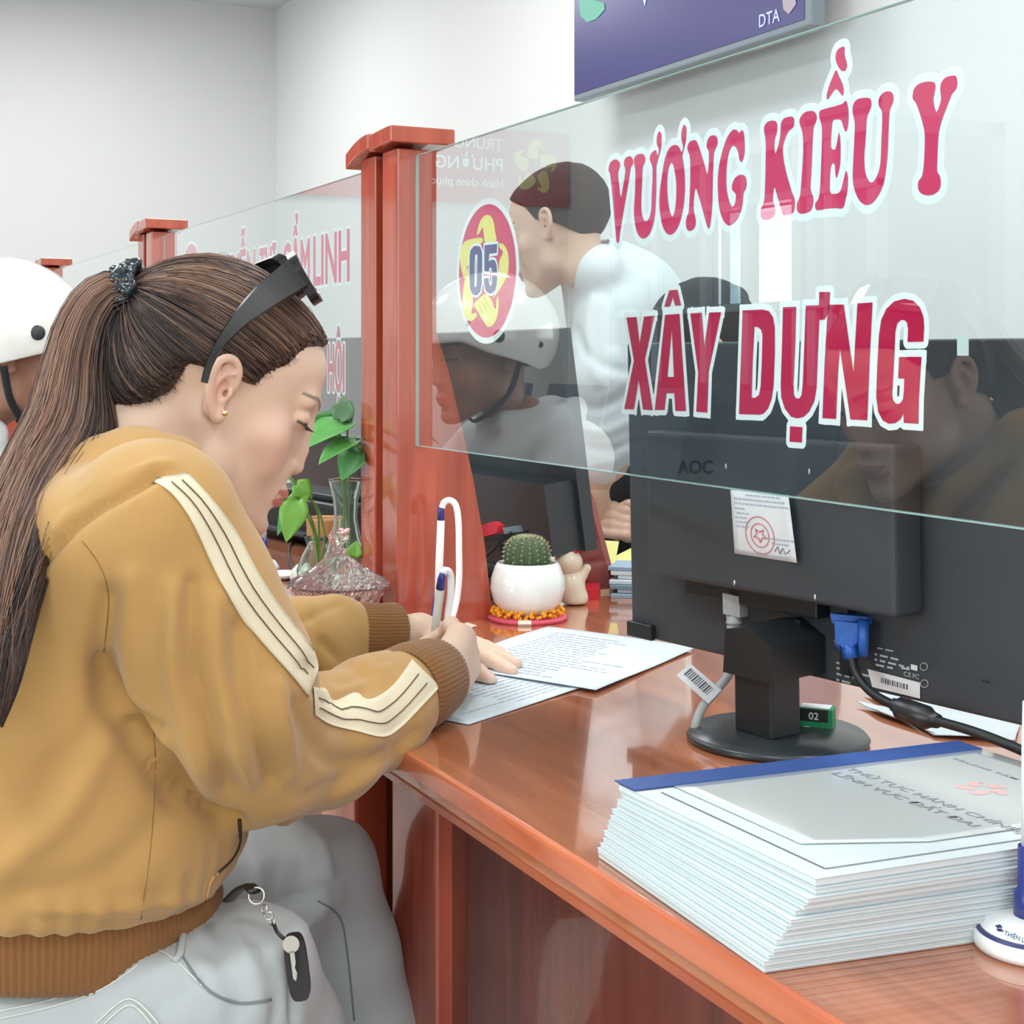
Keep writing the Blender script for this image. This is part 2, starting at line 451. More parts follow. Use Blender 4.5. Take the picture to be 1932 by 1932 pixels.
# customer side wall with the entrance glazing (two openings)
wf = MB()
OP = [(-7.75, -5.70, 0.0, 2.45), (-3.1, -0.3, 0.85, 2.45)]
xs = XW0
for a, b, z0, z1 in OP:
    wf.box(xs, a, YW0 - T, YW0, 0, ZC); wf.box(a, b, YW0 - T, YW0, z1, ZC)
    if z0 > 0: wf.box(a, b, YW0 - T, YW0, 0, z0)
    xs = b
wf.box(xs, XW1, YW0 - T, YW0, 0, ZC)
struct('wall_front', wf, WALLB)
ALU = mat('painted aluminium', rgb(150, 172, 184), 0.35, 0.2)
PG = pane_glass('window glass', (0.93, 0.97, 0.97, 1))
FILMP = mat('frosted film', rgb(152, 172, 184), 0.6)
LOWP = mat('lower door panel', rgb(96, 110, 120), 0.5)
def glazing(name, a, b, z0, z1, cols, transom, film=(), low=0.0):
    root = empty(name, ((a + b) / 2, YW0 - 0.07, z0)); root['kind'] = 'structure'
    o = lambda mb, n, m: mb.build(n, m, root, rel=root.location)
    y0, y1 = YW0 - 0.11, YW0 - 0.03
    fr = MB()
    for u, v, p, q in ((a, b, z1 - 0.06, z1), (a, b, z0, z0 + 0.06), (a, a + 0.06, z0, z1), (b - 0.06, b, z0, z1)):
        fr.box(u, v, y0, y1, p, q, 0.003)
    o(fr, 'window_frame', ALU)
    st = (b - a) / cols
    for i in range(1, cols):
        x = a + st * i; o(MB().box(x - 0.045, x + 0.045, y0 - 0.005, y1 + 0.01, z0, z1, 0.003), 'mullion', ALU)
    o(MB().box(a, b, y0, y1 + 0.006, transom - 0.04, transom + 0.04, 0.003), 'transom', ALU)
    if low: o(MB().box(a, b, y0, y1 + 0.006, low - 0.03, low + 0.03, 0.003), 'middle_rail', ALU)
    for i in range(cols):
        for p, q in (((z0 + 0.06, low - 0.03), (low + 0.03, transom - 0.04)) if low else ((z0 + 0.06, transom - 0.04),)) + ((transom + 0.04, z1 - 0.06),):
            o(MB().box(a + st * i + 0.045, a + st * (i + 1) - 0.045, YW0 - 0.075, YW0 - 0.067, p, q), 'pane', LOWP if q < low else FILMP if (i in film or p > transom) else PG)
    return root
glazing('window_1', *OP[0], 3, 2.0)
glazing('window_2', *OP[1], 4, 2.05)
# street outside: pale ground and a sun-lit pale facade
struct('ground', MB().box(-14, 6, -16, YW0 - T, -0.12, -0.02), mat('pavement', rgb(190, 188, 180), 0.9, var=(3, 0.1)))
fac = MB().box(-16, 8, -12.4, -12, 0, 4.2).build('building', mat('facade', rgb(232, 220, 185), 0.9, var=(0.6, 0.08)))
tagp(fac, 'pale yellow building across the street outside the entrance', 'building')
# ceiling lamps (things)
lampm = mat('lamp diffuser', rgb(255, 255, 250), 0.4, emit=((1, 0.98, 0.94, 1), 3.0)); lampf = mat('lamp frame', rgb(235, 235, 235), 0.4)
l0 = None
for i, (x, y) in enumerate(CEIL_LAMPS):
    if l0 is None:
        l0 = empty('ceiling_light', (x, y, ZC), 0, 'rectangular white ceiling light panel above the counters', 'lamp', 'ceiling light panels')
        f = MB().box(-0.62, 0.62, -0.32, -0.29, -0.05, 0, 0.004).box(-0.62, 0.62, 0.29, 0.32, -0.05, 0, 0.004).box(-0.62, -0.59, -0.3, 0.3, -0.05, 0).box(0.59, 0.62, -0.3, 0.3, -0.05, 0)
        f.build('frame', lampf, l0); MB().box(-0.59, 0.59, -0.29, 0.29, -0.045, -0.03).build('diffuser', lampm, l0)
    else:
        c = copy_tree(l0); c.location = (x, y, ZC)
    (l0 if i == 0 else c)['label'] = 'white ceiling light panel over the %s side, %s from the end wall' % ('customer' if y < 0 else 'staff', ['first', 'second', 'third', 'fourth'][i // 2])

# ---------------------------------------------------------------- the service counter
EY = 0.513                                         # front edge of the counter
TOPW = wood('counter top wood', rgb(160, 92, 60), rgb(200, 126, 86), 0.13, (0.9, 9, 9), 3.2, 1.0)
EDGEW = wood('counter edge wood', rgb(184, 92, 62), rgb(214, 124, 88), 0.2, (0.8, 8, 8), 4, 0.6)
POSTW = wood('post wood', rgb(150, 62, 44), rgb(194, 92, 68), 0.2, (9, 9, 0.8), 3.4, 0.6)
DARKW = wood('dark red wood', rgb(92, 38, 28), rgb(126, 58, 42), 0.24, (9, 9, 0.8), 3.4, 0.5)
counter = empty('service_counter', (-3.2, 0.85, 0), 0, 'long glossy reddish brown wooden service counter with moulded front edge', 'counter')
C0 = counter.location
X0, X1 = -7.2, 0.9
cb = lambda mb, n, m: mb.build(n, m, counter, rel=C0)
cb(MB().box(X0, X1, EY + 0.004, 1.36, CT - 0.03, CT, 0.001), 'worktop', TOPW)
prof = [(EY + 0.004, CT), (EY + 0.001, CT - 0.0015), (EY, CT - 0.004), (EY, CT - 0.019), (EY + 0.003, CT - 0.0215), (EY + 0.006, CT - 0.0225), (EY + 0.007, CT - 0.027), (EY + 0.011, CT - 0.034),
        (EY + 0.019, CT - 0.040), (EY + 0.024, CT - 0.043), (EY + 0.022, CT - 0.0455), (EY + 0.022, CT - 0.052), (EY + 0.026, CT - 0.055), (EY + 0.07, CT - 0.055), (EY + 0.07, CT - 0.03), (EY + 0.006, CT - 0.0295)]
mo = MB(); n = len(prof)
mo.add([(x, y, z) for x in (X0, X1) for y, z in prof], [tuple(range(n)), tuple(reversed(range(n, 2 * n)))] + [(i, i + n, (i + 1) % n + n, (i + 1) % n) for i in range(n)])
cb(mo, 'edge_moulding', EDGEW)
PITCH = 1.457
for k in range(-1, 5):
    g = -1.492 - PITCH * k                          # centre of the open joint between two counter units
    xa, xb = g - PITCH + 0.055, g - 0.055
    if xb < X0 + 0.4 or xa > X1: continue
    xa = max(xa, X0 + 0.02); xb = min(xb, X1 - 0.02)
    for u in (xa, xb - 0.115): cb(MB().box(u, u + 0.115, 0.57, 0.61, 0.004, CT - 0.055, 0.004), 'stile', POSTW)
    cb(MB().box(xa + 0.115, xb - 0.115, 0.572, 0.608, 0.004, 0.12, 0.004), 'bottom_rail', DARKW)
    cb(MB().box(xa + 0.11, xb - 0.11, 0.588, 0.604, 0.10, CT - 0.055, 0.002), 'front_panel', DARKW)
    cb(MB().box(xa, xa + 0.02, 0.61, 1.3, 0.004, CT - 0.031), 'side_panel', DARKW)
    cb(MB().box(xb - 0.02, xb, 0.61, 1.3, 0.004, CT - 0.031), 'side_panel', DARKW)
    cb(MB().box(xb, xb + 0.11, 0.70, 0.715, 0.004, CT - 0.031), 'joint_panel', DARKW)

# ---------------------------------------------------------------- divider posts with double uprights and caps
def make_post(loc, label):
    t = empty('divider_post', loc, 0, label, 'post', 'wooden divider posts along the counter')
    top = 0.640
    MB().box(-0.056, 0, 0, 0.057, 0, top, 0.002).build('upright', POSTW, t)
    MB().box(-0.140, -0.084, 0, 0.057, 0, top, 0.002).build('upright', POSTW, t)
    MB().box(-0.084, -0.056, 0.018, 0.05, 0, top).build('infill_board', DARKW, t)
    # flared board between the uprights, widening to the staff side at its foot
    p = [(-0.002, 0.05, 0.0), (-0.002, 0.142, 0.0), (-0.002, 0.130, 0.10), (-0.002, 0.113, 0.19), (-0.002, 0.094, 0.27), (-0.002, 0.074, 0.345), (-0.002, 0.0555, 0.40), (-0.002, 0.05, 0.40)]
    MB().prism(p, (-0.136, 0, 0)).build('flared_board', POSTW, t)
    for a, b in ((-0.160, -0.072), (-0.068, 0.014)):
        c = MB(); N = 8; A = []; B = []
        for i in range(N + 1):
            s = i / N; x = a + (b - a) * s
            z = top + 0.006 * math.sin(math.pi * 0.5 * (s if a < -0.1 else 1)) - (0.012 * (1 - s) ** 2 if a < -0.1 else 0.004 * (1 - s) ** 2)
            A.append((x, z)); B.append((x, z + 0.022))
        loop = A + B[::-1]; m = len(loop)
        c.add([(x, y, z) for y in (-0.016, 0.078) for x, z in loop], [tuple(range(m)), tuple(reversed(range(m, 2 * m)))] + [(i, i + m, (i + 1) % m + m, (i + 1) % m) for i in range(m)])
        o = c.build('cap', POSTW, t)
        md = o.modifiers.new('bevel', 'BEVEL'); md.width = 0.002; md.segments = 2; md.limit_method = 'ANGLE'
    return t
PX = -1.843
make_post((PX, 0.74, CT), 'reddish wooden double post nearest the camera, left edge of the name screen')
for i, lb in ((1, 'wooden double post behind the writing woman, second along the counter'), (2, 'wooden double post beside the white helmet, third along the counter'), (3, 'wooden double post hidden behind the helmet, far along the counter'), (-1, 'wooden double post at the near end of the counter')):
    make_post((PX - PITCH * i, 0.74, CT), lb)

# ---------------------------------------------------------------- glass screens
GY = 0.768
GL = pane_glass('screen glass', (0.92, 0.965, 0.97, 1), 2.3)
GEDGE = mat('glass edge', rgb(170, 205, 200), 0.15, trans=0.3)
GZ0, GZ1 = 1.0226, 1.411
def glass_screen(xa, xb, label):
    t = empty('glass_screen', (xa, GY, GZ0), 0, label, 'glass screen')
    o = MB().box(0, xb - xa, -0.0025, 0.0025, 0, GZ1 - GZ0).build('pane', GL, t)
    e = MB()
    w = xb - xa; h = GZ1 - GZ0
    e.box(0, w, -0.00255, 0.00255, -0.0007, 0.0004).box(0, w, -0.00255, 0.00255, h - 0.0004, h + 0.0005).box(-0.0004, 0.0006, -0.00255, 0.00255, 0, h)
    e.build('polished_edge', GEDGE, t)
    return t
screen1 = glass_screen(PX + 0.0008, PX + PITCH - 0.141, 'large clear glass screen lettered in red and crimson, right half of the view')
screen2 = glass_screen(PX - PITCH + 0.0008, PX - 0.141, 'clear glass screen with pink lettering behind the sunglasses')
screen3 = glass_screen(PX - 2 * PITCH + 0.0008, PX - PITCH - 0.141, 'plain clear glass screen beyond the hair tie, between the far posts')

# ---------------------------------------------------------------- wall screen (television) high on the wall
tvx0, tvx1, tvz0 = -4.755, -3.365, 2.075
YT = 2.60
tv = empty('wall_television', ((tvx0 + tvx1) / 2, YT + 0.05, tvz0), 0, 'large television with purple blue screen high on the wall', 'television')
tr = tv.location
MB().box(tvx0, tvx1, YT, YT + 0.05, tvz0, tvz0 + 0.80, 0.006).build('casing', mat('tv casing', rgb(120, 132, 140), 0.4), tv, rel=tr)
SCR = mat('tv screen', rgb(44, 42, 92), 0.3, emit=(rgb(84, 82, 160), 0.36))
MB().box(tvx0 + 0.008, tvx1 - 0.03, YT - 0.002, YT + 0.002, tvz0 + 0.022, tvz0 + 0.79).build('display', SCR, tv, rel=tr)
MB().box(tvx0 + 0.4, tvx0 + 1.0, YT + 0.05, YW1, tvz0 + 0.2, tvz0 + 0.5, 0.004).build('wall_bracket', mat('black metal', rgb(30, 34, 36), 0.4, 0.5), tv, rel=tr)
LIT = mat('lit lettering', rgb(170, 175, 215), 0.5, emit=(rgb(165, 172, 215), 0.9))
GRN = mat('lit green', rgb(90, 150, 130), 0.5, emit=(rgb(90, 160, 140), 0.5)); YLW = mat('lit gold', rgb(150, 140, 150), 0.5, emit=(rgb(150, 140, 150), 0.6))
def tvp(px, py, d=0.004): return on_y(px, py, YT - d) - tr
p0 = tvp(1432, 52); text_on('lettering', 'DTA', p0, tvp(1471, 39) - p0, tvp(1432, 27) - tvp(1432, 52), LIT, tv, 0.01, (tvp(1471, 39) - p0).length)
p0 = tvp(1208, 12); text_on('lettering', 'V', p0, tvp(1230, 6) - p0, tvp(1208, -24) - tvp(1208, 12), LIT, tv, 0.01)
flat_map('emblem', fill2d([[(1091, -10), (1140, 6), (1141, 18), (1125, 36), (1108, 42), (1095, 30)]]), lambda a, b: tvp(a, b), GRN, tv)
flat_map('emblem', fill2d([[(1476, 0), (1500, -6), (1502, 8), (1488, 27), (1478, 18)]]), lambda a, b: tvp(a, b), YLW, tv)
cordm = mat('black rubber', rgb(24, 28, 30), 0.5)
cb2 = MB().tube(catmull([on_y(1528, -40, YT + 0.08), on_y(1531, 0, YT + 0.08), on_y(1533, 20, YT + 0.08), on_y(1530, 46, YT + 0.09), on_y(1524, 52, YT + 0.1)], 6), 0.012, 8)
cb2.tube([on_y(1531, -30, YT + 0.08), on_y(1532, 4, YT + 0.08)], 0.017, 8)
tagp(cb2.build('cable', cordm), 'black cable bundle hanging beside the purple television', 'cable')

# ---------------------------------------------------------------- red notice board on the end wall (seen mirrored in the glass)
sb = empty('notice_board', (XW0 + 0.03, -2.75, 2.15), 0, 'red board with yellow emblem and white lettering, reflected in the glass', 'sign')
rr = sb.location; REDB = mat('sign red', rgb(190, 30, 45), 0.4); YEL = mat('sign yellow', rgb(250, 225, 90), 0.5); WHT = mat('sign white', rgb(250, 250, 250), 0.5)
MB().box(XW0 + 0.005, XW0 + 0.05, -3.28, -1.0, 2.16, 2.66, 0.004).build('panel', REDB, sb, rel=rr)
for t_, z_, h_, b_ in (('TRUNG TÂM', 2.52, 0.075, 0.015), ('PHƯỜNG TÂN', 2.38, 0.085, 0.02), ('Hành chính phục vụ', 2.27, 0.055, 0.01)):
    text_on('lettering', t_, Vector((XW0 + 0.053, -2.78, z_)) - rr, (0, 1, 0), (0, 0, h_), WHT, sb, b_)
def emblem_arms(fn, m, parent, name='emblem'):
    """five hands chasing each other round a ring; fn maps unit coordinates to the surface"""
    for k in range(5):
        a0 = math.pi / 2 + k * 2 * math.pi / 5
        pts = []
        for u, v in ((0.30, 0.62), (0.16, 0.88), (-0.04, 1.0), (-0.22, 0.94), (-0.36, 0.70), (-0.30, 0.66), (-0.18, 0.74), (-0.14, 0.40), (-0.02, 0.30), (0.30, 0.34)):
            c, s = math.cos(a0 - math.pi / 2), math.sin(a0 - math.pi / 2)
            pts.append((u * c - v * s, u * s + v * c))
        sm = [(p.x, p.y) for p in catmull(pts, 4, True)]
        flat_map(name, fill2d([sm]), fn, m, parent)
emblem_arms(lambda a, b: Vector((XW0 + 0.0535, -3.02 + a * 0.17, 2.42 + b * 0.19)) - rr, YEL, sb)

# ---------------------------------------------------------------- waiting room furniture on the customer side (mirrored in the screens)
CABM = mat('blue grey steel', rgb(104, 126, 142), 0.4, 0.2)
ves = empty('entrance_vestibule', (-6.0, -2.9, 0), 0, 'pale blue grey aluminium and glass vestibule at the entrance, reflected in the glass', 'vestibule'); VES = ves.location
VF = mat('vestibule frame', rgb(158, 180, 192), 0.35); VP = mat('vestibule panel', rgb(98, 122, 138), 0.35); VL = mat('vestibule low panel', rgb(62, 74, 82), 0.45)
vb = lambda n, m, *a: MB().box(*a).build(n, m, ves, rel=VES)
vx = [-7.10, -6.66, -6.20, -5.85, -5.45, -5.34, -5.22, -4.93]; yv = -2.63
for i, x in enumerate(vx): vb('mullion', VF, x - 0.03, x + 0.03, yv - 0.03, yv + 0.04, 0.004, 2.16, 0.004)
for i, (a_, b_) in enumerate(zip(vx[:-1], vx[1:])):
    vb('low_panel', VL, a_ + 0.03, b_ - 0.03, yv - 0.01, yv + 0.01, 0.004, 1.36); vb('pane', PG if i in (2, 3, 5) else VP, a_ + 0.03, b_ - 0.03, yv - 0.005, yv + 0.005, 1.40, 1.86)
    vb('header_panel', VP, a_ + 0.03, b_ - 0.03, yv - 0.01, yv + 0.01, 1.90, 2.10)
for z0_, z1_ in ((1.36, 1.40), (1.86, 1.90), (2.10, 2.17)): vb('rail', VF, -7.12, -4.90, yv - 0.03, yv + 0.05, z0_, z1_, 0.004)
vb('side_panel', VP, -4.92, -4.90, YW0 + 0.005, yv - 0.03, 0.004, 2.10); vb('side_panel', VP, -7.12, -7.10, YW0 + 0.005, yv - 0.03, 0.004, 2.10)
vb('corner_post', VF, -4.93, -4.885, YW0 + 0.005, YW0 + 0.08, 0.004, 2.17); vb('rail', VF, -4.93, -4.885, YW0 + 0.005, yv, 2.10, 2.17)
CHM = mat('dark blue seat', rgb(70, 86, 104), 0.45); STL = mat('steel tube', rgb(150, 155, 160), 0.3, 0.8)
ch0 = None; kk = 0
for row, y in enumerate((-1.35, -2.1)):
    for i in range(7):
        x = -6.6 + i * 0.72
        if ch0 is None:
            ch0 = empty('waiting_chair', (x, y, 0), 0, 'grey blue waiting chair in the rows facing the counter', 'chair', 'waiting chairs on the customer side')
            MB().box(-0.25, 0.25, -0.22, 0.24, 0.42, 0.46, 0.01).build('seat', CHM, ch0)
            MB().prism([(-0.25, -0.22, 0.5), (0.25, -0.22, 0.5), (0.25, -0.34, 1.02), (-0.25, -0.34, 1.02)], (0, -0.03, -0.006)).build('backrest', CHM, ch0)
            for sx in (-0.22, 0.22):
                for sy in (-0.2, 0.2): MB().tube([(sx, sy, 0.004), (sx, sy, 0.42)], 0.014, 8).build('leg', STL, ch0)
                MB().tube([(sx, -0.2, 0.42), (sx, -0.24, 0.55)], 0.012, 8).build('back_support', STL, ch0)
        else:
            c = copy_tree(ch0); c.location = (x, y, 0)
        (c if row or i else ch0)['label'] = 'grey blue waiting chair in the %s row, %s from the end wall' % (['front', 'rear'][row], ['first', 'second', 'third', 'fourth', 'fifth', 'sixth', 'seventh'][i])
# ================================================================ stickers on the glass screens (flat vinyl on the staff side of the pane)
PINK = mat('vinyl rose red', rgb(232, 46, 104), 0.35)
CRIM = mat('vinyl crimson', rgb(206, 0, 74), 0.3)
WV = mat('vinyl white', rgb(252, 253, 253), 0.4)
YV = mat('vinyl yellow', rgb(255, 238, 130), 0.4)
BV = mat('vinyl blue', rgb(78, 72, 140), 0.4)
def crop(ox, oy, k): return lambda pts: [(ox + x / k, oy + y / k) for x, y in pts]
cA, cB, cC, cD, cE, cF = crop(1130, 220, 6.44), crop(1410, 70, 5.086), crop(1160, 530, 5.853), crop(1460, 530, 5.853), crop(1690, 100, 6.442), crop(850, 360, 6.438)
def gl2(pts):                                       # photograph pixels -> (x, z) on the pane
    return [(p.x, p.z) for p in (on_y(x, y, GY + 0.003) for x, y in pts)]
UP = [[cA([(115,660),(125,590),(155,540),(205,520),(245,550),(255,595),(240,650),(230,700),(245,860),(265,980),(290,860),(320,660),(305,590),(310,530),(340,490),(385,483),(410,520),(412,570),(385,625),(370,720),(330,960),(290,1190),(255,1400),(240,1520),(215,1520),(200,1380),(180,1160),(160,920),(135,700)])],
 [cA([(425,560),(435,490),(475,458),(530,455),(560,500),(555,560),(530,620),(522,800),(512,1000),(515,1150),(540,1250),(570,1270),(605,1240),(635,1130),(640,950),(650,740),(648,610),(622,540),(620,480),(650,430),(690,408),(700,440),(715,470),(728,400),(702,330),(705,240),(730,180),(755,210),(758,300),(748,400),(725,490),(705,560),(695,620),(695,800),(690,1000),(680,1180),(655,1320),(610,1430),(550,1480),(500,1465),(460,1400),(435,1280),(425,1150),(435,950),(442,760),(440,640)])],
 [cA([(760,760),(790,560),(830,430),(880,360),(930,345),(970,370),(1000,430),(1022,390),(1015,330),(998,240),(1010,150),(1035,98),(1060,140),(1060,230),(1045,330),(1030,400),(1012,480),(1030,600),(1042,760),(1040,950),(1020,1120),(985,1270),(930,1390),(860,1435),(800,1390),(760,1280),(735,1100),(738,920)]), cA([(885,560),(915,640),(938,800),(938,980),(925,1120),(895,1212),(865,1170),(840,1040),(828,880),(832,700),(855,600)])],
 [cA([(1075,390),(1085,330),(1120,295),(1165,287),(1190,310),(1240,450),(1290,620),(1315,700),(1330,620),(1335,440),(1308,370),(1318,290),(1350,240),(1400,228),(1435,260),(1435,340),(1400,430),(1388,560),(1380,800),(1375,1050),(1360,1240),(1340,1355),(1310,1320),(1250,1100),(1200,930),(1175,870),(1155,960),(1148,1100),(1160,1190),(1175,1270),(1160,1350),(1105,1390),(1065,1360),(1055,1290),(1070,1210),(1090,1150),(1105,900),(1110,700),(1105,500)])],
 [cA([(1445,900),(1445,720),(1470,540),(1520,350),(1570,230),(1630,160),(1680,170),(1700,200),(1740,165),(1762,230),(1770,400),(1755,500),(1730,555),(1705,510),(1690,430),(1660,370),(1620,355),(1580,430),(1555,560),(1545,720),(1550,880),(1575,1010),(1615,1095),(1650,1060),(1665,960),(1650,925),(1620,890),(1618,830),(1650,750),(1710,708),(1770,720),(1792,790),(1785,870),(1755,930),(1745,1040),(1720,1160),(1670,1260),(1600,1320),(1550,1310),(1500,1240),(1460,1100)])],
 [cB([(160,900),(165,850),(200,810),(260,803),(285,840),(280,920),(262,980),(258,1060),(268,1118),(290,1060),(310,980),(318,900),(325,820),(360,775),(430,765),(448,800),(440,860),(390,910),(355,990),(338,1080),(350,1200),(380,1330),(420,1470),(452,1560),(450,1640),(430,1690),(345,1710),(325,1650),(290,1540),(262,1440),(248,1490),(245,1580),(265,1640),(262,1700),(220,1745),(150,1752),(125,1710),(130,1650),(160,1570),(170,1400),(175,1200),(175,1000)])],
 [cB([(500,820),(515,760),(560,718),(630,710),(662,750),(660,800),(635,870),(625,1000),(615,1250),(605,1450),(628,1530),(630,1600),(600,1670),(520,1695),(480,1670),(475,1600),(505,1520),(520,1350),(535,1100),(530,930)])],
 [cB([(690,770),(695,710),(740,690),(850,660),(910,640),(945,612),(965,680),(970,780),(960,870),(942,908),(920,860),(900,800),(860,790),(820,800),(808,880),(800,1000),(805,1065),(840,1078),(860,1010),(870,950),(880,915),(890,1000),(892,1120),(885,1240),(855,1350),(842,1290),(838,1225),(815,1212),(798,1260),(790,1400),(795,1490),(840,1505),(890,1480),(920,1380),(945,1285),(962,1340),(960,1450),(940,1560),(912,1640),(830,1640),(740,1650),(665,1660),(650,1600),(685,1540),(700,1400),(708,1200),(715,1000),(712,850)])],
 [cB([(850,318),(880,380),(915,460),(922,520),(912,562),(885,530),(848,498),(810,540),(770,600),(760,560),(780,480),(815,390)])],
 [cB([(905,95),(932,100),(930,160),(945,220),(955,270),(940,320),(900,320),(865,270),(845,200),(860,130)])],
 [cB([(1010,720),(1015,650),(1050,600),(1120,583),(1175,590),(1188,650),(1170,710),(1145,780),(1135,950),(1120,1150),(1130,1300),(1165,1380),(1200,1392),(1240,1340),(1275,1220),(1285,1000),(1295,800),(1290,710),(1262,660),(1262,590),(1310,530),(1370,523),(1398,560),(1395,630),(1365,700),(1355,850),(1345,1100),(1325,1300),(1290,1450),(1220,1570),(1150,1612),(1085,1580),(1040,1500),(1012,1380),(1015,1200),(1025,1000),(1030,830)])],
 [cE([(205,520),(220,440),(280,375),(370,350),(455,352),(480,400),(470,480),(455,560),(465,640),(490,715),(520,670),(550,560),(540,450),(550,370),(600,300),(690,275),(730,285),(745,350),(735,430),(680,500),(640,600),(590,730),(545,860),(515,1020),(505,1250),(500,1430),(535,1500),(545,1590),(520,1670),(450,1720),(370,1728),(300,1700),(270,1640),(275,1560),(320,1490),(340,1350),(350,1150),(350,980),(320,830),(280,700),(245,610),(208,560)])]]
LOW = [[cC([(128,405),(238,400),(272,690),(322,395),(435,385),(330,870),(418,1428),(310,1420),(262,1090),(210,1418),(103,1415),(210,880)])],
 [cC([(600,105),(690,97),(730,270),(665,272),(640,180),(605,285),(545,285)])],
 [cC([(555,375),(712,362),(785,1438),(668,1435),(655,1240),(568,1240),(548,1425),(440,1425)]), cC([(628,530),(652,1060),(580,1060)])],
 [cC([(832,358),(958,350),(988,720),(1042,348),(1172,345),(1035,1000),(1020,1455),(898,1445),(920,1010)])],
 [cC([(1410,325),(1630,315),(1700,335),(1745,400),(1765,520),(1765,800),(1752,1150),(1730,1300),(1690,1410),(1640,1465),(1600,1478),(1370,1470)]), cC([(1540,505),(1580,510),(1615,540),(1630,600),(1622,900),(1608,1180),(1590,1260),(1550,1290),(1510,1290),(1520,900)])],
 [cD([(100,290),(245,285),(235,700),(215,1150),(220,1260),(245,1298),(280,1298),(305,1260),(318,1150),(340,600),(352,272),(498,268),(500,122),(620,122),(612,262),(600,350),(560,425),(500,432),(485,800),(470,1180),(445,1330),(390,1440),(330,1500),(260,1518),(190,1500),(120,1410),(80,1280),(75,1150),(90,700)])],
 [cD([(178,1605),(315,1615),(308,1785),(172,1775)])],
 [cD([(600,262),(770,262),(878,1020),(922,248),(1088,238),(1060,800),(1030,1540),(845,1530),(728,740),(708,1000),(685,1525),(535,1515),(560,900),(590,380)])],
 [cD([(1650,670),(1475,675),(1482,540),(1470,460),(1440,432),(1400,432),(1360,470),(1340,560),(1330,800),(1305,1250),(1315,1320),(1350,1358),(1390,1355),(1425,1310),(1435,1220),(1440,1080),(1372,1078),(1382,840),(1628,838),(1600,1300),(1595,1578),(1435,1568),(1430,1465),(1395,1530),(1340,1570),(1270,1578),(1200,1540),(1150,1440),(1130,1280),(1140,950),(1160,600),(1185,430),(1240,310),(1330,225),(1440,198),(1540,220),(1610,290),(1650,400),(1658,500)])]]
def backing(groups, w, square, h=0.0016):
    """2D mesh of everything within w of the letters: contour of a distance grid"""
    P = [[np.array(l, float) for l in g] for g in groups]
    al = np.concatenate([l for g in P for l in g]); lo = al.min(0) - w * 1.6 - h; hi = al.max(0) + w * 1.6 + h
    nx, nz = int((hi[0] - lo[0]) / h) + 2, int((hi[1] - lo[1]) / h) + 2
    G = np.full((nx, nz), w, float)
    for g in P:
        a = np.concatenate(g).min(0) - w * 1.6; b = np.concatenate(g).max(0) + w * 1.6
        i0, j0 = [max(0, int(q)) for q in (a - lo) / h]; i1, j1 = [int(q) + 2 for q in (b - lo) / h]; i1 = min(i1, nx); j1 = min(j1, nz)
        X, Z = np.meshgrid(lo[0] + np.arange(i0, i1) * h, lo[1] + np.arange(j0, j1) * h, indexing='ij')
        D = np.full(X.shape, w, float); ins = np.zeros(X.shape, bool)
        for l in g:
            for k in range(len(l)):
                p, q = l[k], l[(k + 1) % len(l)]; e = q - p; L = np.hypot(*e)
                if L < 1e-9: continue
                u = e / L; s = (X - p[0]) * u[0] + (Z - p[1]) * u[1]; t = np.abs(-(X - p[0]) * u[1] + (Z - p[1]) * u[0])
                if square and L > 0.019: d = np.maximum(np.abs(s - L / 2) - L / 2 - w, t - w)
                else: d = np.hypot(np.maximum(np.abs(s - L / 2) - L / 2, 0), t) - w
                D = np.minimum(D, d)
                cr = (p[1] > Z) != (q[1] > Z)
                with np.errstate(all='ignore'): ins ^= cr & (X < (q[0] - p[0]) * (Z - p[1]) / (q[1] - p[1] + 1e-15) + p[0])
        D[ins] = np.minimum(D[ins], -w)
        G[i0:i1, j0:j1] = np.minimum(G[i0:i1, j0:j1], D)
    S = G < 0; V = []; F = []; cache = {}
    def vid(key, p):
        if key not in cache: cache[key] = len(V); V.append(p)
        return cache[key]
    def gp(i, j): return vid((i, j, 0), (lo[0] + i * h, lo[1] + j * h))
    def ep(i, j, i2, j2):
        if (i2, j2) < (i, j): i, j, i2, j2 = i2, j2, i, j
        t = G[i, j] / (G[i, j] - G[i2, j2])
        return vid((i, j, 1 + (i2 > i)), (lo[0] + (i + (i2 - i) * t) * h, lo[1] + (j + (j2 - j) * t) * h))
    full = S[:-1, :-1] & S[1:, :-1] & S[1:, 1:] & S[:-1, 1:]; anyi = S[:-1, :-1] | S[1:, :-1] | S[1:, 1:] | S[:-1, 1:]
    for i, j in np.argwhere(anyi & ~full):
        c = [(i, j), (i + 1, j), (i + 1, j + 1), (i, j + 1)]; poly = []
        for k in range(4):
            a, b = c[k], c[(k + 1) % 4]
            if S[a]: poly.append(gp(*a))
            if S[a] != S[b]: poly.append(ep(*a, *b))
        if len(poly) > 2: F.append(poly)
    for i in range(full.shape[0]):
        j = 0; row = full[i]
        while j < len(row):
            if row[j]:
                k = j
                while k < len(row) and row[k]: k += 1
                F.append([gp(i, j), gp(i + 1, j), gp(i + 1, k), gp(i, k)]); j = k
            else: j += 1
    return V, F
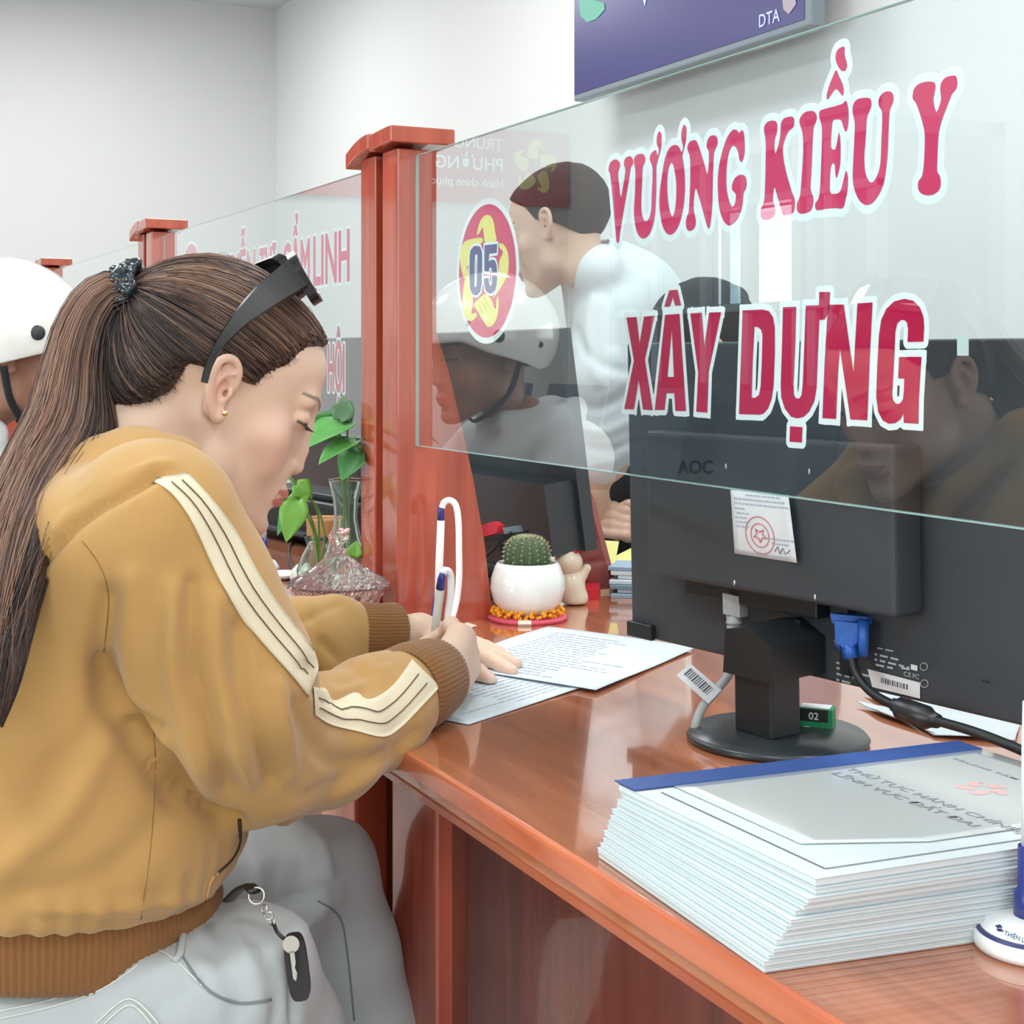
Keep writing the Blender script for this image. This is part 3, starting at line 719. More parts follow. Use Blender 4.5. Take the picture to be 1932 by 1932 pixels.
def sticker(name, groups, w, square, m, screen, label, smooth, d=0.0030, h=0.0013):
    o0 = Vector(screen.location)
    G = []
    for g in groups:
        G.append([[(q[0], q[1]) for q in catmull(l, 4, True)] if smooth else l for l in g])
    v, f = backing(G, w, square, h)
    fn = lambda dd: (lambda a, b: Vector((a, GY + dd, b)) - o0)
    bk = mobj(name, [fn(d + 0.0004)(a, b) for a, b in v], [x[::-1] for x in f], WV, screen, False, label)
    for g in G:
        flat_map('letter', fill2d(g), fn(d), m, bk)
    return bk
nameS = sticker('name_sticker', [[gl2(l) for l in g] for g in UP], 0.0068, False, PINK, screen1, 'rose red serif name lettering with white outline', True)
deptS = sticker('department_sticker', [[gl2(l) for l in g] for g in LOW], 0.0052, True, CRIM, screen1, 'bold crimson lettering with white outline', False, h=0.0009)
# round number sticker 05 with the emblem of joined hands
def disc(cx, cz, r, n=64): return [(cx + r * math.cos(2 * math.pi * k / n), cz + r * math.sin(2 * math.pi * k / n)) for k in range(n)]
s0 = Vector(screen1.location)
fnl = lambda d, o0=s0: (lambda a, b: Vector((a, GY + d, b)) - o0)
NC = (-1.633, 1.2455)
num = flat_map('number_sticker', fill2d([disc(*NC, 0.0885)]), fnl(0.0040), WV, screen1)
flat_map('disc', fill2d([disc(*NC, 0.0810)]), fnl(0.0037), PINK, num, 'rose red disc')
EM = [[(315,530),(345,400),(390,320),(440,292),(490,315),(520,380),(540,500),(550,610),(420,625),(405,560),(395,500),(385,445),(350,510)],
 [(375,570),(370,640),(240,690),(225,800),(225,900),(190,930),(175,1060),(150,1040),(118,900),(112,760),(140,660),(200,600)],
 [(205,930),(230,1100),(260,1250),(270,1330),(250,1490),(295,1480),(320,1510),(280,1565),(230,1582),(180,1540),(148,1420),(142,1280),(165,1100),(180,1000)],
 [(350,1300),(420,1250),(490,1320),(540,1440),(555,1330),(570,1275),(582,1380),(565,1520),(520,1620),(465,1655),(420,1620),(360,1520),(280,1390),(320,1330)],
 [(590,640),(640,650),(690,740),(705,880),(690,1010),(640,1120),(570,1230),(510,1310),(560,1180),(580,1000),(590,850),(635,745),(590,690)]]
for l in EM: flat_map('emblem_hand', fill2d([[(p.x, p.y) for p in catmull(gl2(cF(l)), 3, True)]]), fnl(0.0034), YV, num)
D5 = [[gl2(cF([(232,800),(245,720),(280,675),(320,665),(360,680),(382,740),(385,850),(380,1120),(365,1220),(330,1265),(295,1270),(260,1245),(238,1190),(232,1080)])), gl2(cF([(300,780),(315,770),(327,780),(325,1000),(318,1160),(305,1172),(292,1160),(292,900)]))],
      [gl2(cF([(412,662),(568,645),(562,755),(470,765),(465,860),(500,835),(540,845),(560,900),(568,1000),(562,1130),(545,1210),(500,1248),(455,1240),(420,1195),(408,1110),(408,1065),(465,1060),(468,1120),(485,1160),(502,1140),(508,1040),(500,945),(485,928),(468,950),(465,980),(412,975)]))]]
v, f = backing(D5, 0.0032, False, 0.0012)
mobj('digit_outline', [fnl(0.0031)(a, b) for a, b in v], [x[::-1] for x in f], WV, num)
for g in D5: flat_map('digit', fill2d(g), fnl(0.0028), BV, num)
for l in ([(350,1390),(395,1500)], [(380,1345),(440,1455)], [(400,1290),(460,1400)]):
    a, b = gl2(cF(l)); dx = 0.0009
    flat_map('finger_line', fill2d([[(a[0] - dx, a[1]), (a[0] + dx, a[1]), (b[0] + dx, b[1]), (b[0] - dx, b[1])]]), fnl(0.0032), mat('vinyl tan', rgb(215, 190, 100), 0.5), num)
# lettering on the second screen
def glyph_loops(body):
    v, f = text2d(body, 0.0); key = {}; vid = [key.setdefault((round(x, 5), round(y, 5)), len(key)) for x, y in v]; P = {i: k for k, i in key.items()}
    ed = {}
    for g in f:
        g = [vid[i] for i in g]
        for p, q in zip(g, g[1:] + g[:1]):
            if p != q: ed[(p, q)] = ed.get((p, q), 0) + 1
    nx = {}
    for (p, q) in ed:
        if (q, p) not in ed: nx.setdefault(p, []).append(q)
    loops = []
    while nx:
        s = next(iter(nx)); lp = [s]; c = nx[s].pop()
        if not nx[s]: del nx[s]
        while c != s and c in nx:
            lp.append(c); d = nx[c].pop()
            if not nx[c]: del nx[c]
            c = d
        loops.append([P[i] for i in lp])
    return loops
def word(screen, body, x0, x1, z0, hgt, m, wide, bold=0.0022, d=0.003):
    o0 = Vector(screen.location); L_ = glyph_loops(body); xs = [a for l in L_ for a, b in l]; a0, a1 = min(xs), max(xs)
    kx, kz = (x1 - x0) / (a1 - a0), hgt / 0.73
    G = [[[(x0 + (a - a0) * kx, z0 + b * kz) for a, b in l] for l in L_]]
    v, f = backing(G, wide, False, 0.0012)
    w = mobj('word_sticker', [Vector((a, GY + d + 0.0004, b)) - o0 for a, b in v], [q[::-1] for q in f], WV, screen)
    v, f = backing(G, bold, False, 0.0008)
    mobj('letters', [Vector((a, GY + d, b)) - o0 for a, b in v], [q[::-1] for q in f], m, w)['kind'] = 'stuff'
    return w
zb = 1.2575
word(screen2, 'NGUYỄN', -2.93, -2.61, zb + 0.002, 0.080, PINK, 0.0062)
word(screen2, 'THỊ', -2.58, -2.485, zb + 0.001, 0.080, PINK, 0.0062)
word(screen2, 'CẨM', -2.445, -2.303, zb, 0.080, PINK, 0.0062)
word(screen2, 'LINH', -2.282, -2.116, zb, 0.081, PINK, 0.0062)
word(screen2, 'HỘI', -2.212, -2.138, 1.089, 0.076, CRIM, 0.0055)
s2 = Vector(screen2.location); fn2 = lambda d: fnl(d, s2)
n2 = flat_map('number_sticker', fill2d([disc(-3.078, 1.296, 0.0885)]), fn2(0.0040), WV, screen2)
flat_map('disc', fill2d([disc(-3.078, 1.296, 0.081)]), fn2(0.0037), PINK, n2, 'rose red disc')
for k in range(5):
    a0 = k * 2 * math.pi / 5; pts = []
    for u, w_ in ((0.30, 0.62), (0.16, 0.88), (-0.04, 1.0), (-0.22, 0.94), (-0.36, 0.70), (-0.30, 0.66), (-0.18, 0.74), (-0.14, 0.40), (-0.02, 0.30), (0.30, 0.34)):
        c, s = math.cos(a0), math.sin(a0); pts.append((-3.078 + (u * c - w_ * s) * 0.064, 1.296 + (u * s + w_ * c) * 0.064))
    flat_map('emblem_hand', fill2d([[(p.x, p.y) for p in catmull(pts, 3, True)]]), fn2(0.0034), YV, n2)
# small piece of clear tape holding the glass
for px, py in ((1817, 651),):
    a, b = gl2([(px - 11, py - 20), (px + 11, py + 20)])
    flat_map('tape', fill2d([[(a[0], a[1]), (b[0], a[1] - 0.001), (b[0], b[1]), (a[0], b[1])]]), fnl(0.0028), mat('tape', rgb(215, 222, 222), 0.4), screen1)
# ================================================================ heads: local axes (S = own right side, F = face forward, U = up), origin between the ears
SKIN = mat('skin', rgb(222, 184, 160), 0.48, sss=0.12, attr='Col', bump=(220, 0.04))
def head_field(h, lo=(-0.098, -0.13, -0.15), hi=(0.098, 0.145, 0.145)):
    f = Field(lo, hi, h)
    f.ell((0, -0.010, 0.038), (0.0745, 0.092, 0.080), k=0.01)          # cranium
    f.ell((0, 0.042, 0.050), (0.062, 0.059, 0.052), k=0.02)            # forehead
    f.ell((0, 0.040, -0.012), (0.058, 0.053, 0.070), k=0.02)           # mid face
    for s in (1, -1):
        f.cap((0.050 * s, 0.002, -0.030), (0.044 * s, 0.022, -0.066), 0.015, 0.014, 0.03)   # jaw angle
        f.cap((0.044 * s, 0.022, -0.066), (0.012 * s, 0.082, -0.094), 0.016, 0.016, 0.026)
        f.ell((0.040 * s, 0.066, -0.018), (0.023, 0.019, 0.020), k=0.02)                  # cheekbone
        f.ell((0.027 * s, 0.072, -0.042), (0.024, 0.018, 0.024), k=0.02)                  # cheek
        f.cap((0.010 * s, 0.098, 0.030), (0.040 * s, 0.084, 0.030), 0.009, 0.009, 0.014)  # brow
        f.ell((0.031 * s, 0.100, 0.014), (0.016, 0.013, 0.010), k=0.012, op='s')          # socket
        f.ell((0.031 * s, 0.0845, 0.013), (0.0150, 0.0130, 0.0115), k=0.003)              # lidded eye
    f.ell((0, 0.060, -0.068), (0.035, 0.0495, 0.034), k=0.02)           # mouth mound / chin body
    f.ell((0, 0.098, -0.099), (0.017, 0.0145, 0.0135), k=0.012)        # chin
    f.chain([(0, 0.098, 0.026), (0, 0.103, 0.008), (0, 0.1090, -0.014), (0, 0.1135, -0.0305)], [0.0075, 0.0060, 0.0064, 0.0074], k=0.010)   # nose
    f.ell((0, 0.086, -0.006), (0.027, 0.0215, 0.034), k=0.014); f.ell((0, 0.088, -0.043), (0.026, 0.0205, 0.020), k=0.014)
    for s in (1, -1):
        f.ell((0.0100 * s, 0.1020, -0.0330), (0.0068, 0.0085, 0.0064), k=0.006)            # nostril wings
        f.ell((0.0060 * s, 0.1085, -0.0390), (0.0026, 0.0038, 0.0026), k=0.002, op='s')
    f.chain([(-0.021, 0.0950, -0.0625), (-0.011, 0.1070, -0.0605), (0, 0.1120, -0.0612), (0.011, 0.1070, -0.0605), (0.021, 0.0950, -0.0625)], [0.0020, 0.0042, 0.0046, 0.0042, 0.0020], k=0.008)
    f.chain([(-0.019, 0.0945, -0.0660), (-0.010, 0.1045, -0.0698), (0, 0.1080, -0.0708), (0.010, 0.1045, -0.0698), (0.019, 0.0945, -0.0660)], [0.0020, 0.0046, 0.0052, 0.0046, 0.0020], k=0.008)
    f.chain([(-0.023, 0.1000, -0.0648), (0, 0.1180, -0.0657), (0.023, 0.1000, -0.0648)], [0.0008, 0.0010, 0.0008], k=0.002, op='s')
    f.ell((0, 0.110, -0.0840), (0.014, 0.006, 0.005), k=0.008, op='s')                    # under the lip
    # ears
    _c, _e = f.chain, f.ell
    q_ = lambda p: (p[0], -0.004 + (p[1] + 0.004) * 0.72 - (p[2] - 0.002) * 0.17, 0.002 + (p[2] - 0.002) * 0.90 + (p[1] + 0.004) * 0.13)
    class E_:
        chain = staticmethod(lambda P, r, k=0.01, op='u': _c([q_(p) for p in P], [a * 0.92 for a in r], k, op))
        ell = staticmethod(lambda c, r, k=0.01, op='u': _e(q_(c), (r[0], r[1] * 0.72, r[2] * 0.9), None, k, op))
    hd = f; f = E_
    for s in (1, -1):
        x = 0.0745 * s; o = 0.0120 * s
        f.ell((x * 0.98, -0.004, -0.004), (0.012, 0.016, 0.026), k=0.008)
        rim = [(x, 0.012, 0.004), (x + o * .45, 0.012, 0.020), (x + o * .75, 0.004, 0.031), (x + o, -0.008, 0.033), (x + o * 1.15, -0.0185, 0.026), (x + o * 1.2, -0.0225, 0.012), (x + o * 1.1, -0.020, -0.004), (x + o * .8, -0.012, -0.018), (x + o * .5, -0.002, -0.027), (x + o * .3, 0.005, -0.025)]
        f.chain([catmull([Vector(q) for q in rim], 3)[i][:] for i in range(0, 28)], [0.0038] * 28, k=0.0035)
        f.ell((x + o * .55, -0.008, 0.008), (0.0050, 0.014, 0.020), k=0.004)
        f.chain([(x + o * .9, 0.004, 0.020), (x + o * .95, -0.006, 0.018), (x + o * .95, -0.0135, 0.006), (x + o * .8, -0.011, -0.008)], [0.0028, 0.003, 0.003, 0.003], k=0.003)
        f.ell((x + o * .95, -0.002, 0.001), (0.0065, 0.0085, 0.0105), k=0.003, op='s')
        f.ell((x + o * 1.05, -0.0035, 0.0235), (0.0035, 0.010, 0.0045), k=0.003, op='s')
        f.ell((x + o * .4, 0.003, -0.002), (0.008, 0.0034, 0.0045), k=0.002, op='s')
        f.ell((x + o * .5, 0.0075, -0.002), (0.0045, 0.0035, 0.006), k=0.003)             # tragus
        f.ell((x + o * .42, 0.001, -0.0255), (0.0048, 0.0085, 0.0090), k=0.004)           # lobe
    return hd
def face_colors(V, base, lip, cheek, brow, stub=None):
    """natural colouring of a face in local coordinates"""
    n = len(V); C = np.tile(np.array(base[:3]), (n, 1)); S, F, U = V[:, 0], V[:, 1], V[:, 2]
    def mixc(c, w):
        nonlocal C
        w = np.clip(w, 0, 1)[:, None]; C = C * (1 - w) + np.array(c[:3]) * w
    g = lambda c, r: np.exp(-(((np.abs(S) - c[0]) / r[0]) ** 2 + ((F - c[1]) / r[1]) ** 2 + ((U - c[2]) / r[2]) ** 2))
    mixc(cheek, 0.75 * g((0.045, 0.07, -0.022), (0.024, 0.03, 0.024)))
    mixc(cheek, 0.6 * g((0.085, -0.01, 0.0), (0.012, 0.02, 0.035)))
    mixc(cheek, 0.35 * g((0.0, 0.118, -0.022), (0.014, 0.015, 0.014)))
    lipm = (F > 0.085) & (np.abs(S) < 0.023)
    hl = 0.0072 * np.sqrt(np.clip(1 - (S / 0.0235) ** 2, 0, 1))
    up = np.clip((hl - np.abs(U + 0.0610)) / 0.0012, 0, 1); lo = np.clip((hl * 1.15 - np.abs(U + 0.0712)) / 0.0012, 0, 1)
    mixc(lip, np.where(lipm, np.maximum(up, lo) * 0.85, 0))
    mixc((lip[0] * 0.35, lip[1] * 0.3, lip[2] * 0.3), np.where(lipm, np.clip(1 - np.abs(U + 0.0660) / 0.0011, 0, 1), 0))
    t = (np.abs(S) - 0.012) / 0.040
    bl = 0.0300 + 0.006 * np.sin(np.clip(t, 0, 1) * 2.4)
    mixc(brow, np.where((t > 0) & (t < 1) & (F > 0.055), 0.75 * np.clip((0.0042 * (1 - 0.5 * t) - np.abs(U - bl)) / 0.0015, 0, 1), 0))
    # lash line
    d = np.abs(U - (0.0090 - 0.9 * np.abs(np.abs(S) - 0.031) * 0.12)); mixc(brow, np.where((F > 0.083) & (np.abs(np.abs(S) - 0.031) < 0.0165), 0.95 * np.clip((0.0019 - d) / 0.0008, 0, 1), 0))
    return C
def frame(origin, yaw, pitch, roll=0.0, scale=1.0):
    """matrix of a head whose face points to world azimuth yaw (0 = +Y, counter-clockwise), bent down by pitch"""
    R = Matrix.Rotation(yaw, 4, 'Z') @ Matrix.Rotation(-pitch, 4, 'X') @ Matrix.Rotation(roll, 4, 'Y')
    return Matrix.Translation(origin) @ R @ Matrix.Scale(scale, 4)
def xf(M, V):
    A = np.array(M)[:3]; return V @ A[:, :3].T + A[:, 3]
def strands_mesh(name, curves, rad, m, parent, seed=1, palette=None, taper=True, label=None):
    """many thin hair strands as three-sided tubes; one colour per strand"""
    rnd = np.random.RandomState(seed); K = len(curves); n = curves.shape[1]
    T = np.gradient(curves, axis=1); T /= np.linalg.norm(T, axis=2, keepdims=True) + 1e-9
    ref = rnd.normal(size=(K, 1, 3)); A = np.cross(T, ref); A /= np.linalg.norm(A, axis=2, keepdims=True) + 1e-9; B = np.cross(T, A)
    t = np.linspace(0, 1, n); r = (rad if np.ndim(rad) else np.full(K, rad))[:, None, None] * ((1 - 0.75 * t ** 3)[None, :, None] if taper else 1)
    rings = np.stack([curves + (A * math.cos(w) + B * math.sin(w)) * r for w in (0, 2.094, 4.189)], 2)
    V = rings.reshape(-1, 3)
    base = (np.arange(K)[:, None] * n + np.arange(n - 1)[None, :]) * 3
    F = np.concatenate([np.stack([base + k, base + (k + 1) % 3, base + 3 + (k + 1) % 3, base + 3 + k], -1).reshape(-1, 4) for k in range(3)])
    pal = np.array([c[:3] for c in palette]); idx = rnd.randint(0, len(pal), K)
    c = pal[idx] * rnd.uniform(0.8, 1.2, (K, 1)); C = np.repeat(c, n * 3, axis=0)
    return qobj(name, V, F, m, parent, C, label)
HAIRM = mat('hair', rgb(60, 40, 34), 0.38, attr='Col')
HAIRM.node_tree.nodes['Principled BSDF'].inputs['Anisotropic'].default_value = 0.5
# ================================================================ the writing woman
HM = frame((-1.34, 0.352, 1.110), math.radians(-4), math.radians(26), 0.0, 0.93)
HI = HM.inverted()
woman = empty('person', (-1.34, 0.15, 0), 0, 'woman in a tan hoodie with long ponytail, seated and writing at the counter', 'person')
WR = np.array(woman.location)
SK = rgb(219, 188, 166); LIP = rgb(178, 92, 88); CHK = rgb(216, 160, 144); BROW = rgb(66, 50, 46)
rnd = np.random.RandomState(7)
def join(parts):
    V = []; F = []; C = []; n = 0
    for v, f, c in parts: V.append(v); F.append(f + n); C.append(c); n += len(v)
    return np.concatenate(V), np.concatenate(F), np.concatenate(C)
L = lambda p: tuple(HI @ Vector(p))
nb = Vector((-1.34, 0.235, 1.000))
f = head_field(0.0019, (-0.115, -0.20, -0.235), (0.115, 0.145, 0.145))
f.cap((0, -0.030, -0.030), L(nb), 0.050, 0.060, 0.022)
f.cap((0, 0.008, -0.060), L(nb + Vector((0, 0.055, 0))), 0.036, 0.045, 0.03)
hv, hf_ = f.mesh(); hv = smooth_mesh(hv, hf_, 1, 0.4)
hc = face_colors(hv, SK, LIP, CHK, BROW)
hvw = xf(HM, hv)
# --- hands, forearms and a plain body under the clothes
def skinchain(f, pts, rs, k=0.004): f.chain([tuple(p) for p in pts], rs, k)
rh = [W(790, 1285, 1.455), W(836, 1268, 1.505)]
f = Field((-1.62, 0.44, 0.775), (-1.30, 0.78, 0.90), 0.0016)
wr = W(838, 1266, 1.505)
skinchain(f, [W(760, 1295, 1.43), wr], [0.024, 0.021], 0.01)
M1, M2, M3, M4 = W(864, 1198, 1.572), W(876, 1204, 1.58), W(882, 1232, 1.582), W(882, 1262, 1.578)
for m, r in ((M1, .0125), (M2, .0125), (M3, .012), (M4, .0115)): f.cap(tuple(wr), tuple(m), 0.0185, r, 0.010)
f.cap(tuple(W(862, 1292, 1.520)), tuple(M4), 0.0150, 0.0120, 0.010)
skinchain(f, [M1, W(851, 1180, 1.606), W(834, 1198, 1.632), W(823, 1222, 1.645)], [.0108, .0092, .0082, .0072])
skinchain(f, [M2, W(874, 1196, 1.615), W(850, 1214, 1.645), W(826, 1240, 1.652)], [.0112, .0095, .0083, .0072])
skinchain(f, [M3, W(888, 1232, 1.618), W(868, 1250, 1.645), W(843, 1262, 1.652)], [.0108, .0090, .0080, .0070])
skinchain(f, [M4, W(886, 1268, 1.606), W(872, 1284, 1.622), W(853, 1282, 1.634)], [.0100, .0082, .0072, .0064])
skinchain(f, [W(828, 1262, 1.520), W(806, 1240, 1.565), W(802, 1222, 1.600), W(814, 1206, 1.622)], [.0150, .0118, .0100, .0085], 0.006)
# left hand lying flat on the paper
wl = W(788, 1192, 1.755)
skinchain(f, [W(640, 1205, 1.70), wl], [0.030, 0.0215], 0.01)
N1, N2, N3, N4 = W(880, 1220, 1.735), W(878, 1211, 1.765), W(872, 1204, 1.790), W(864, 1199, 1.812)
for m, r in ((N1, .0112), (N2, .0112), (N3, .0105), (N4, .010)): f.cap(tuple(wl), tuple(m), 0.0175, r, 0.010)
skinchain(f, [N1, W(925, 1243, 1.706), W(948, 1257, 1.688), W(966, 1266, 1.676)], [.0105, .0092, .0083, .0072])
skinchain(f, [N2, W(928, 1234, 1.738), W(953, 1245, 1.722), W(974, 1253, 1.713)], [.0105, .0092, .0083, .0072])
skinchain(f, [N3, W(918, 1223, 1.772), W(940, 1232, 1.764), W(957, 1240, 1.758)], [.0100, .0087, .0078, .0068])
skinchain(f, [N4, W(897, 1212, 1.802), W(912, 1219, 1.798), W(926, 1225, 1.795)], [.0090, .0078, .0070, .0062])
skinchain(f, [W(820, 1212, 1.725), W(872, 1248, 1.672), W(902, 1270, 1.647), W(925, 1284, 1.633)], [.0140, .0112, .0098, .0080], 0.006)
f.plane((0, 0, 0.7825), (0, 0, -1), 0.002)
gv, gf = f.mesh(); gc = np.tile(np.array(SK[:3]), (len(gv), 1))
for tip, nd in ((W(966, 1266, 1.676), W(962, 1258, 1.676)), (W(974, 1253, 1.713), W(970, 1247, 1.713)), (W(925, 1284, 1.633), W(925, 1276, 1.633)), (W(957, 1240, 1.758), W(955, 1235, 1.758))):
    w_ = np.exp(-(np.linalg.norm(gv - np.array(nd), axis=1) / 0.0055) ** 2)[:, None]; gc = gc * (1 - 0.7 * w_) + np.array(rgb(240, 200, 190)[:3]) * 0.7 * w_
for kn in (M1, M2, M3, M4, N1, N2):
    w_ = np.exp(-(np.linalg.norm(gv - np.array(kn), axis=1) / 0.012) ** 2)[:, None]; gc = gc * (1 - 0.35 * w_) + np.array(rgb(226, 166, 146)[:3]) * 0.35 * w_
f = Field((-1.70, -0.02, 0.42), (-1.02, 0.66, 1.08), 0.010)
f.ell((-1.34, 0.16, 0.60), (0.14, 0.10, 0.07), k=0.04); f.ell((-1.34, 0.17, 0.76), (0.12, 0.09, 0.14), k=0.04); f.ell((-1.34, 0.20, 0.92), (0.15, 0.10, 0.12), k=0.04)
f.cap((-1.20, 0.235, 0.985), (-1.48, 0.25, 0.985), 0.045, 0.045, 0.03); f.cap((-1.34, 0.22, 0.95), tuple(nb), 0.06, 0.05, 0.03)
f.chain([(-1.18, 0.235, 0.98), tuple(W(500, 1400, 1.27)), tuple(W(765, 1293, 1.435))], [0.040, 0.034, 0.024], 0.02)
f.chain([(-1.50, 0.25, 0.98), tuple(W(400, 1255, 1.62)), tuple(W(650, 1205, 1.70))], [0.040, 0.034, 0.028], 0.02)
f.cap((-1.25, 0.18, 0.57), (-1.24, 0.22, 0.56), 0.045, 0.04, 0.03); f.cap((-1.43, 0.18, 0.57), (-1.42, 0.26, 0.57), 0.05, 0.045, 0.03)
bv, bf = f.mesh(); bc = np.tile(np.array(SK[:3]), (len(bv), 1))
V, F_, C = join([(hvw, hf_, hc), (gv, gf, gc), (bv, bf, bc)])
qobj('body', V - WR, F_, SKIN, woman, C)
head_bvh = BVHTree.FromPolygons(hvw.tolist(), hf_.tolist())

# --- eye lashes, eyebrow hairs
K = 26; cur = []
for s in (1, -1):
    for i in range(K):
        t = (i / (K - 1) - .5) * 2
        a = np.array([s * (0.031 + 0.0135 * t), 0.0968 - 0.006 * t * t - 0.0015 * abs(t), 0.0085 - 0.0015 * t * t])
        d = np.array([s * 0.25 * t, 1.0, -0.45]); d /= np.linalg.norm(d); q = np.array([0, 0, 0.3])
        cur.append([a + d * u * 0.0110 + q * (u * u) * 0.006 for u in np.linspace(0, 1, 5)])
cur = np.array(cur); cur = np.array([xf(HM, c) for c in cur]) - WR
strands_mesh('eyelashes', cur, 0.00042, HAIRM, woman, 3, [rgb(22, 18, 18)])['kind'] = 'stuff'

# --- hair: smooth cap gathered to the tie, strands combed back over it
TIE = min((HI @ W(248, 551, 1.30 + 0.004 * i) for i in range(40)), key=lambda v: abs(v.x - 0.002)); TIE = np.array(TIE)
f = Field((-0.105, -0.155, -0.115), (0.105, 0.125, 0.155), 0.0022)
f.ell((0, -0.010, 0.041), (0.0810, 0.0985, 0.0865), k=0.01)
f.ell((0, 0.040, 0.056), (0.0660, 0.0615, 0.0555), k=0.02)
f.ell((0.0, -0.050, -0.012), (0.0640, 0.0600, 0.0560), k=0.03)    # nape
X, Y, Z = np.meshgrid(f.ax[0], f.ax[1], f.ax[2], indexing='ij')
tl = np.interp(Z, [-0.12, -0.085, -0.050, -0.037, -0.016, 0.010, 0.014, 0.019, 0.036, 0.050, 0.064, 0.076, 0.086, 0.096, 0.2],
                  [-0.095, -0.085, -0.066, -0.052, -0.040, -0.038, -0.030, 0.030, 0.036, 0.050, 0.055, 0.062, 0.080, 0.110, 0.3])
def smax(a, b, k):
    h_ = np.clip(0.5 - 0.5 * (b - a) / k, 0, 1); return b * (1 - h_) + a * h_ + k * h_ * (1 - h_)
f.d = smax(f.d, (Y - tl).astype(np.float32) * 0.75, 0.018)
lowcut = (-0.070 + 0.35 * np.clip(-(Y + 0.03), 0, 0.1)) - Z
f.d = np.maximum(f.d, lowcut.astype(np.float32))
del X, Y, Z, tl, lowcut
cv, cf = f.mesh(); cv = smooth_mesh(cv, cf, 3, 0.5)
cap_bvh = BVHTree.FromPolygons(cv.tolist(), cf.tolist())
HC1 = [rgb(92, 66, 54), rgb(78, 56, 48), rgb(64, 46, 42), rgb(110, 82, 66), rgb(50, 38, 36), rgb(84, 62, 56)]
hairp = qobj('hair', xf(HM, cv) - WR, cf, HAIRM, woman, np.tile(np.array(rgb(50, 37, 34)[:3]), (len(cv), 1)))
# combed strands: start anywhere on the cap, flow to the tie staying on the surface
N = len(cv); start = cv[rnd.choice(N, 5200)]
n = 13; ts = np.linspace(0, 1, n); cur = np.zeros((len(start), n, 3)); C0_ = np.array([0, -0.012, 0.035])
keep = np.ones(len(start), bool)
for i, p in enumerate(start):
    if np.linalg.norm(p - TIE) < 0.03: keep[i] = False; continue
    d0 = (p - C0_) / np.linalg.norm(p - C0_); d1 = (TIE - C0_) / np.linalg.norm(TIE - C0_); om = math.acos(np.clip(d0 @ d1, -1, 1)); so = math.sin(om) + 1e-6
    sag = rnd.normal(0, 0.04); off = 0.0010 + abs(rnd.normal(0, 0.0011))
    tj = rnd.normal(0, 0.005, 3)
    for k, t in enumerate(ts):
        d = (math.sin((1 - t) * om) * d0 + math.sin(t * om) * d1) / so
        d = d + np.array([0, 0, -1]) * sag * math.sin(math.pi * t) * 0.6; d /= np.linalg.norm(d)
        hit = cap_bvh.ray_cast(Vector(C0_ + d * 0.25), Vector(-d))
        q = np.array(hit[0]) if hit[0] is not None else C0_ + d * 0.1
        cur[i, k] = q + d * off * (0.3 + math.sin(math.pi * min(t * 1.3, 1) * 0.5)) + tj * (t ** 3) * 0.4
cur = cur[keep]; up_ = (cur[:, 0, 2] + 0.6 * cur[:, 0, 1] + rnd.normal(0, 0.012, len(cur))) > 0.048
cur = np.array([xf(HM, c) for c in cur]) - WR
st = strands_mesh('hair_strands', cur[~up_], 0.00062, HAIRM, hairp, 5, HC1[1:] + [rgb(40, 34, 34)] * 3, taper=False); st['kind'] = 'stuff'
st = strands_mesh('crown_strands', cur[up_], 0.00062, HAIRM, hairp, 15, HC1 + [rgb(128, 98, 78), rgb(112, 84, 68), rgb(142, 112, 90)], taper=False); st['kind'] = 'stuff'  # lighter browns on the crown: the hair's sheen painted into the strand colour
# loose flyaway hairs
fl = []
for i in range(120):
    p = start[rnd.randint(len(start))]; d = (p - C0_) / np.linalg.norm(p - C0_)
    t_ = TIE - p; t_ /= np.linalg.norm(t_); l = rnd.uniform(0.03, 0.08); w_ = rnd.normal(0, 0.3, 3)
    fl.append([p + d * (0.002 + 0.010 * math.sin(math.pi * u)) + (t_ + w_ * 0.35) * l * u for u in np.linspace(0, 1, n)])
fl = np.array([xf(HM, np.array(c)) for c in fl]) - WR
strands_mesh('stray_hairs', fl, 0.00022, HAIRM, hairp, 6, [rgb(130, 100, 84), rgb(90, 66, 56)])['kind'] = 'stuff'
# wispy hairs at the nape and temple edge
wi = []
edge = cv[(np.abs(cv[:, 0]) > 0.035)]
for i in range(5200):
    p = edge[rnd.randint(len(edge))]
    if not (p[2] < 0.0 and p[1] > -0.075 or (p[2] < 0.06 and p[1] > 0.02)): continue
    d = (p - C0_) / np.linalg.norm(p - C0_); t_ = p - TIE; t_ /= np.linalg.norm(t_)
    l = rnd.uniform(0.002, 0.010); wi.append([p + d * 0.0006 * (1 - u) + (t_ + rnd.normal(0, .12, 3)) * l * u - d * 0.004 * u for u in np.linspace(0, 1, 6)])
wi = np.array([xf(HM, np.array(c)) for c in wi]) - WR
strands_mesh('hairline_wisps', wi, 0.00022, HAIRM, hairp, 8, [rgb(54, 40, 36), rgb(70, 52, 46)])['kind'] = 'stuff'

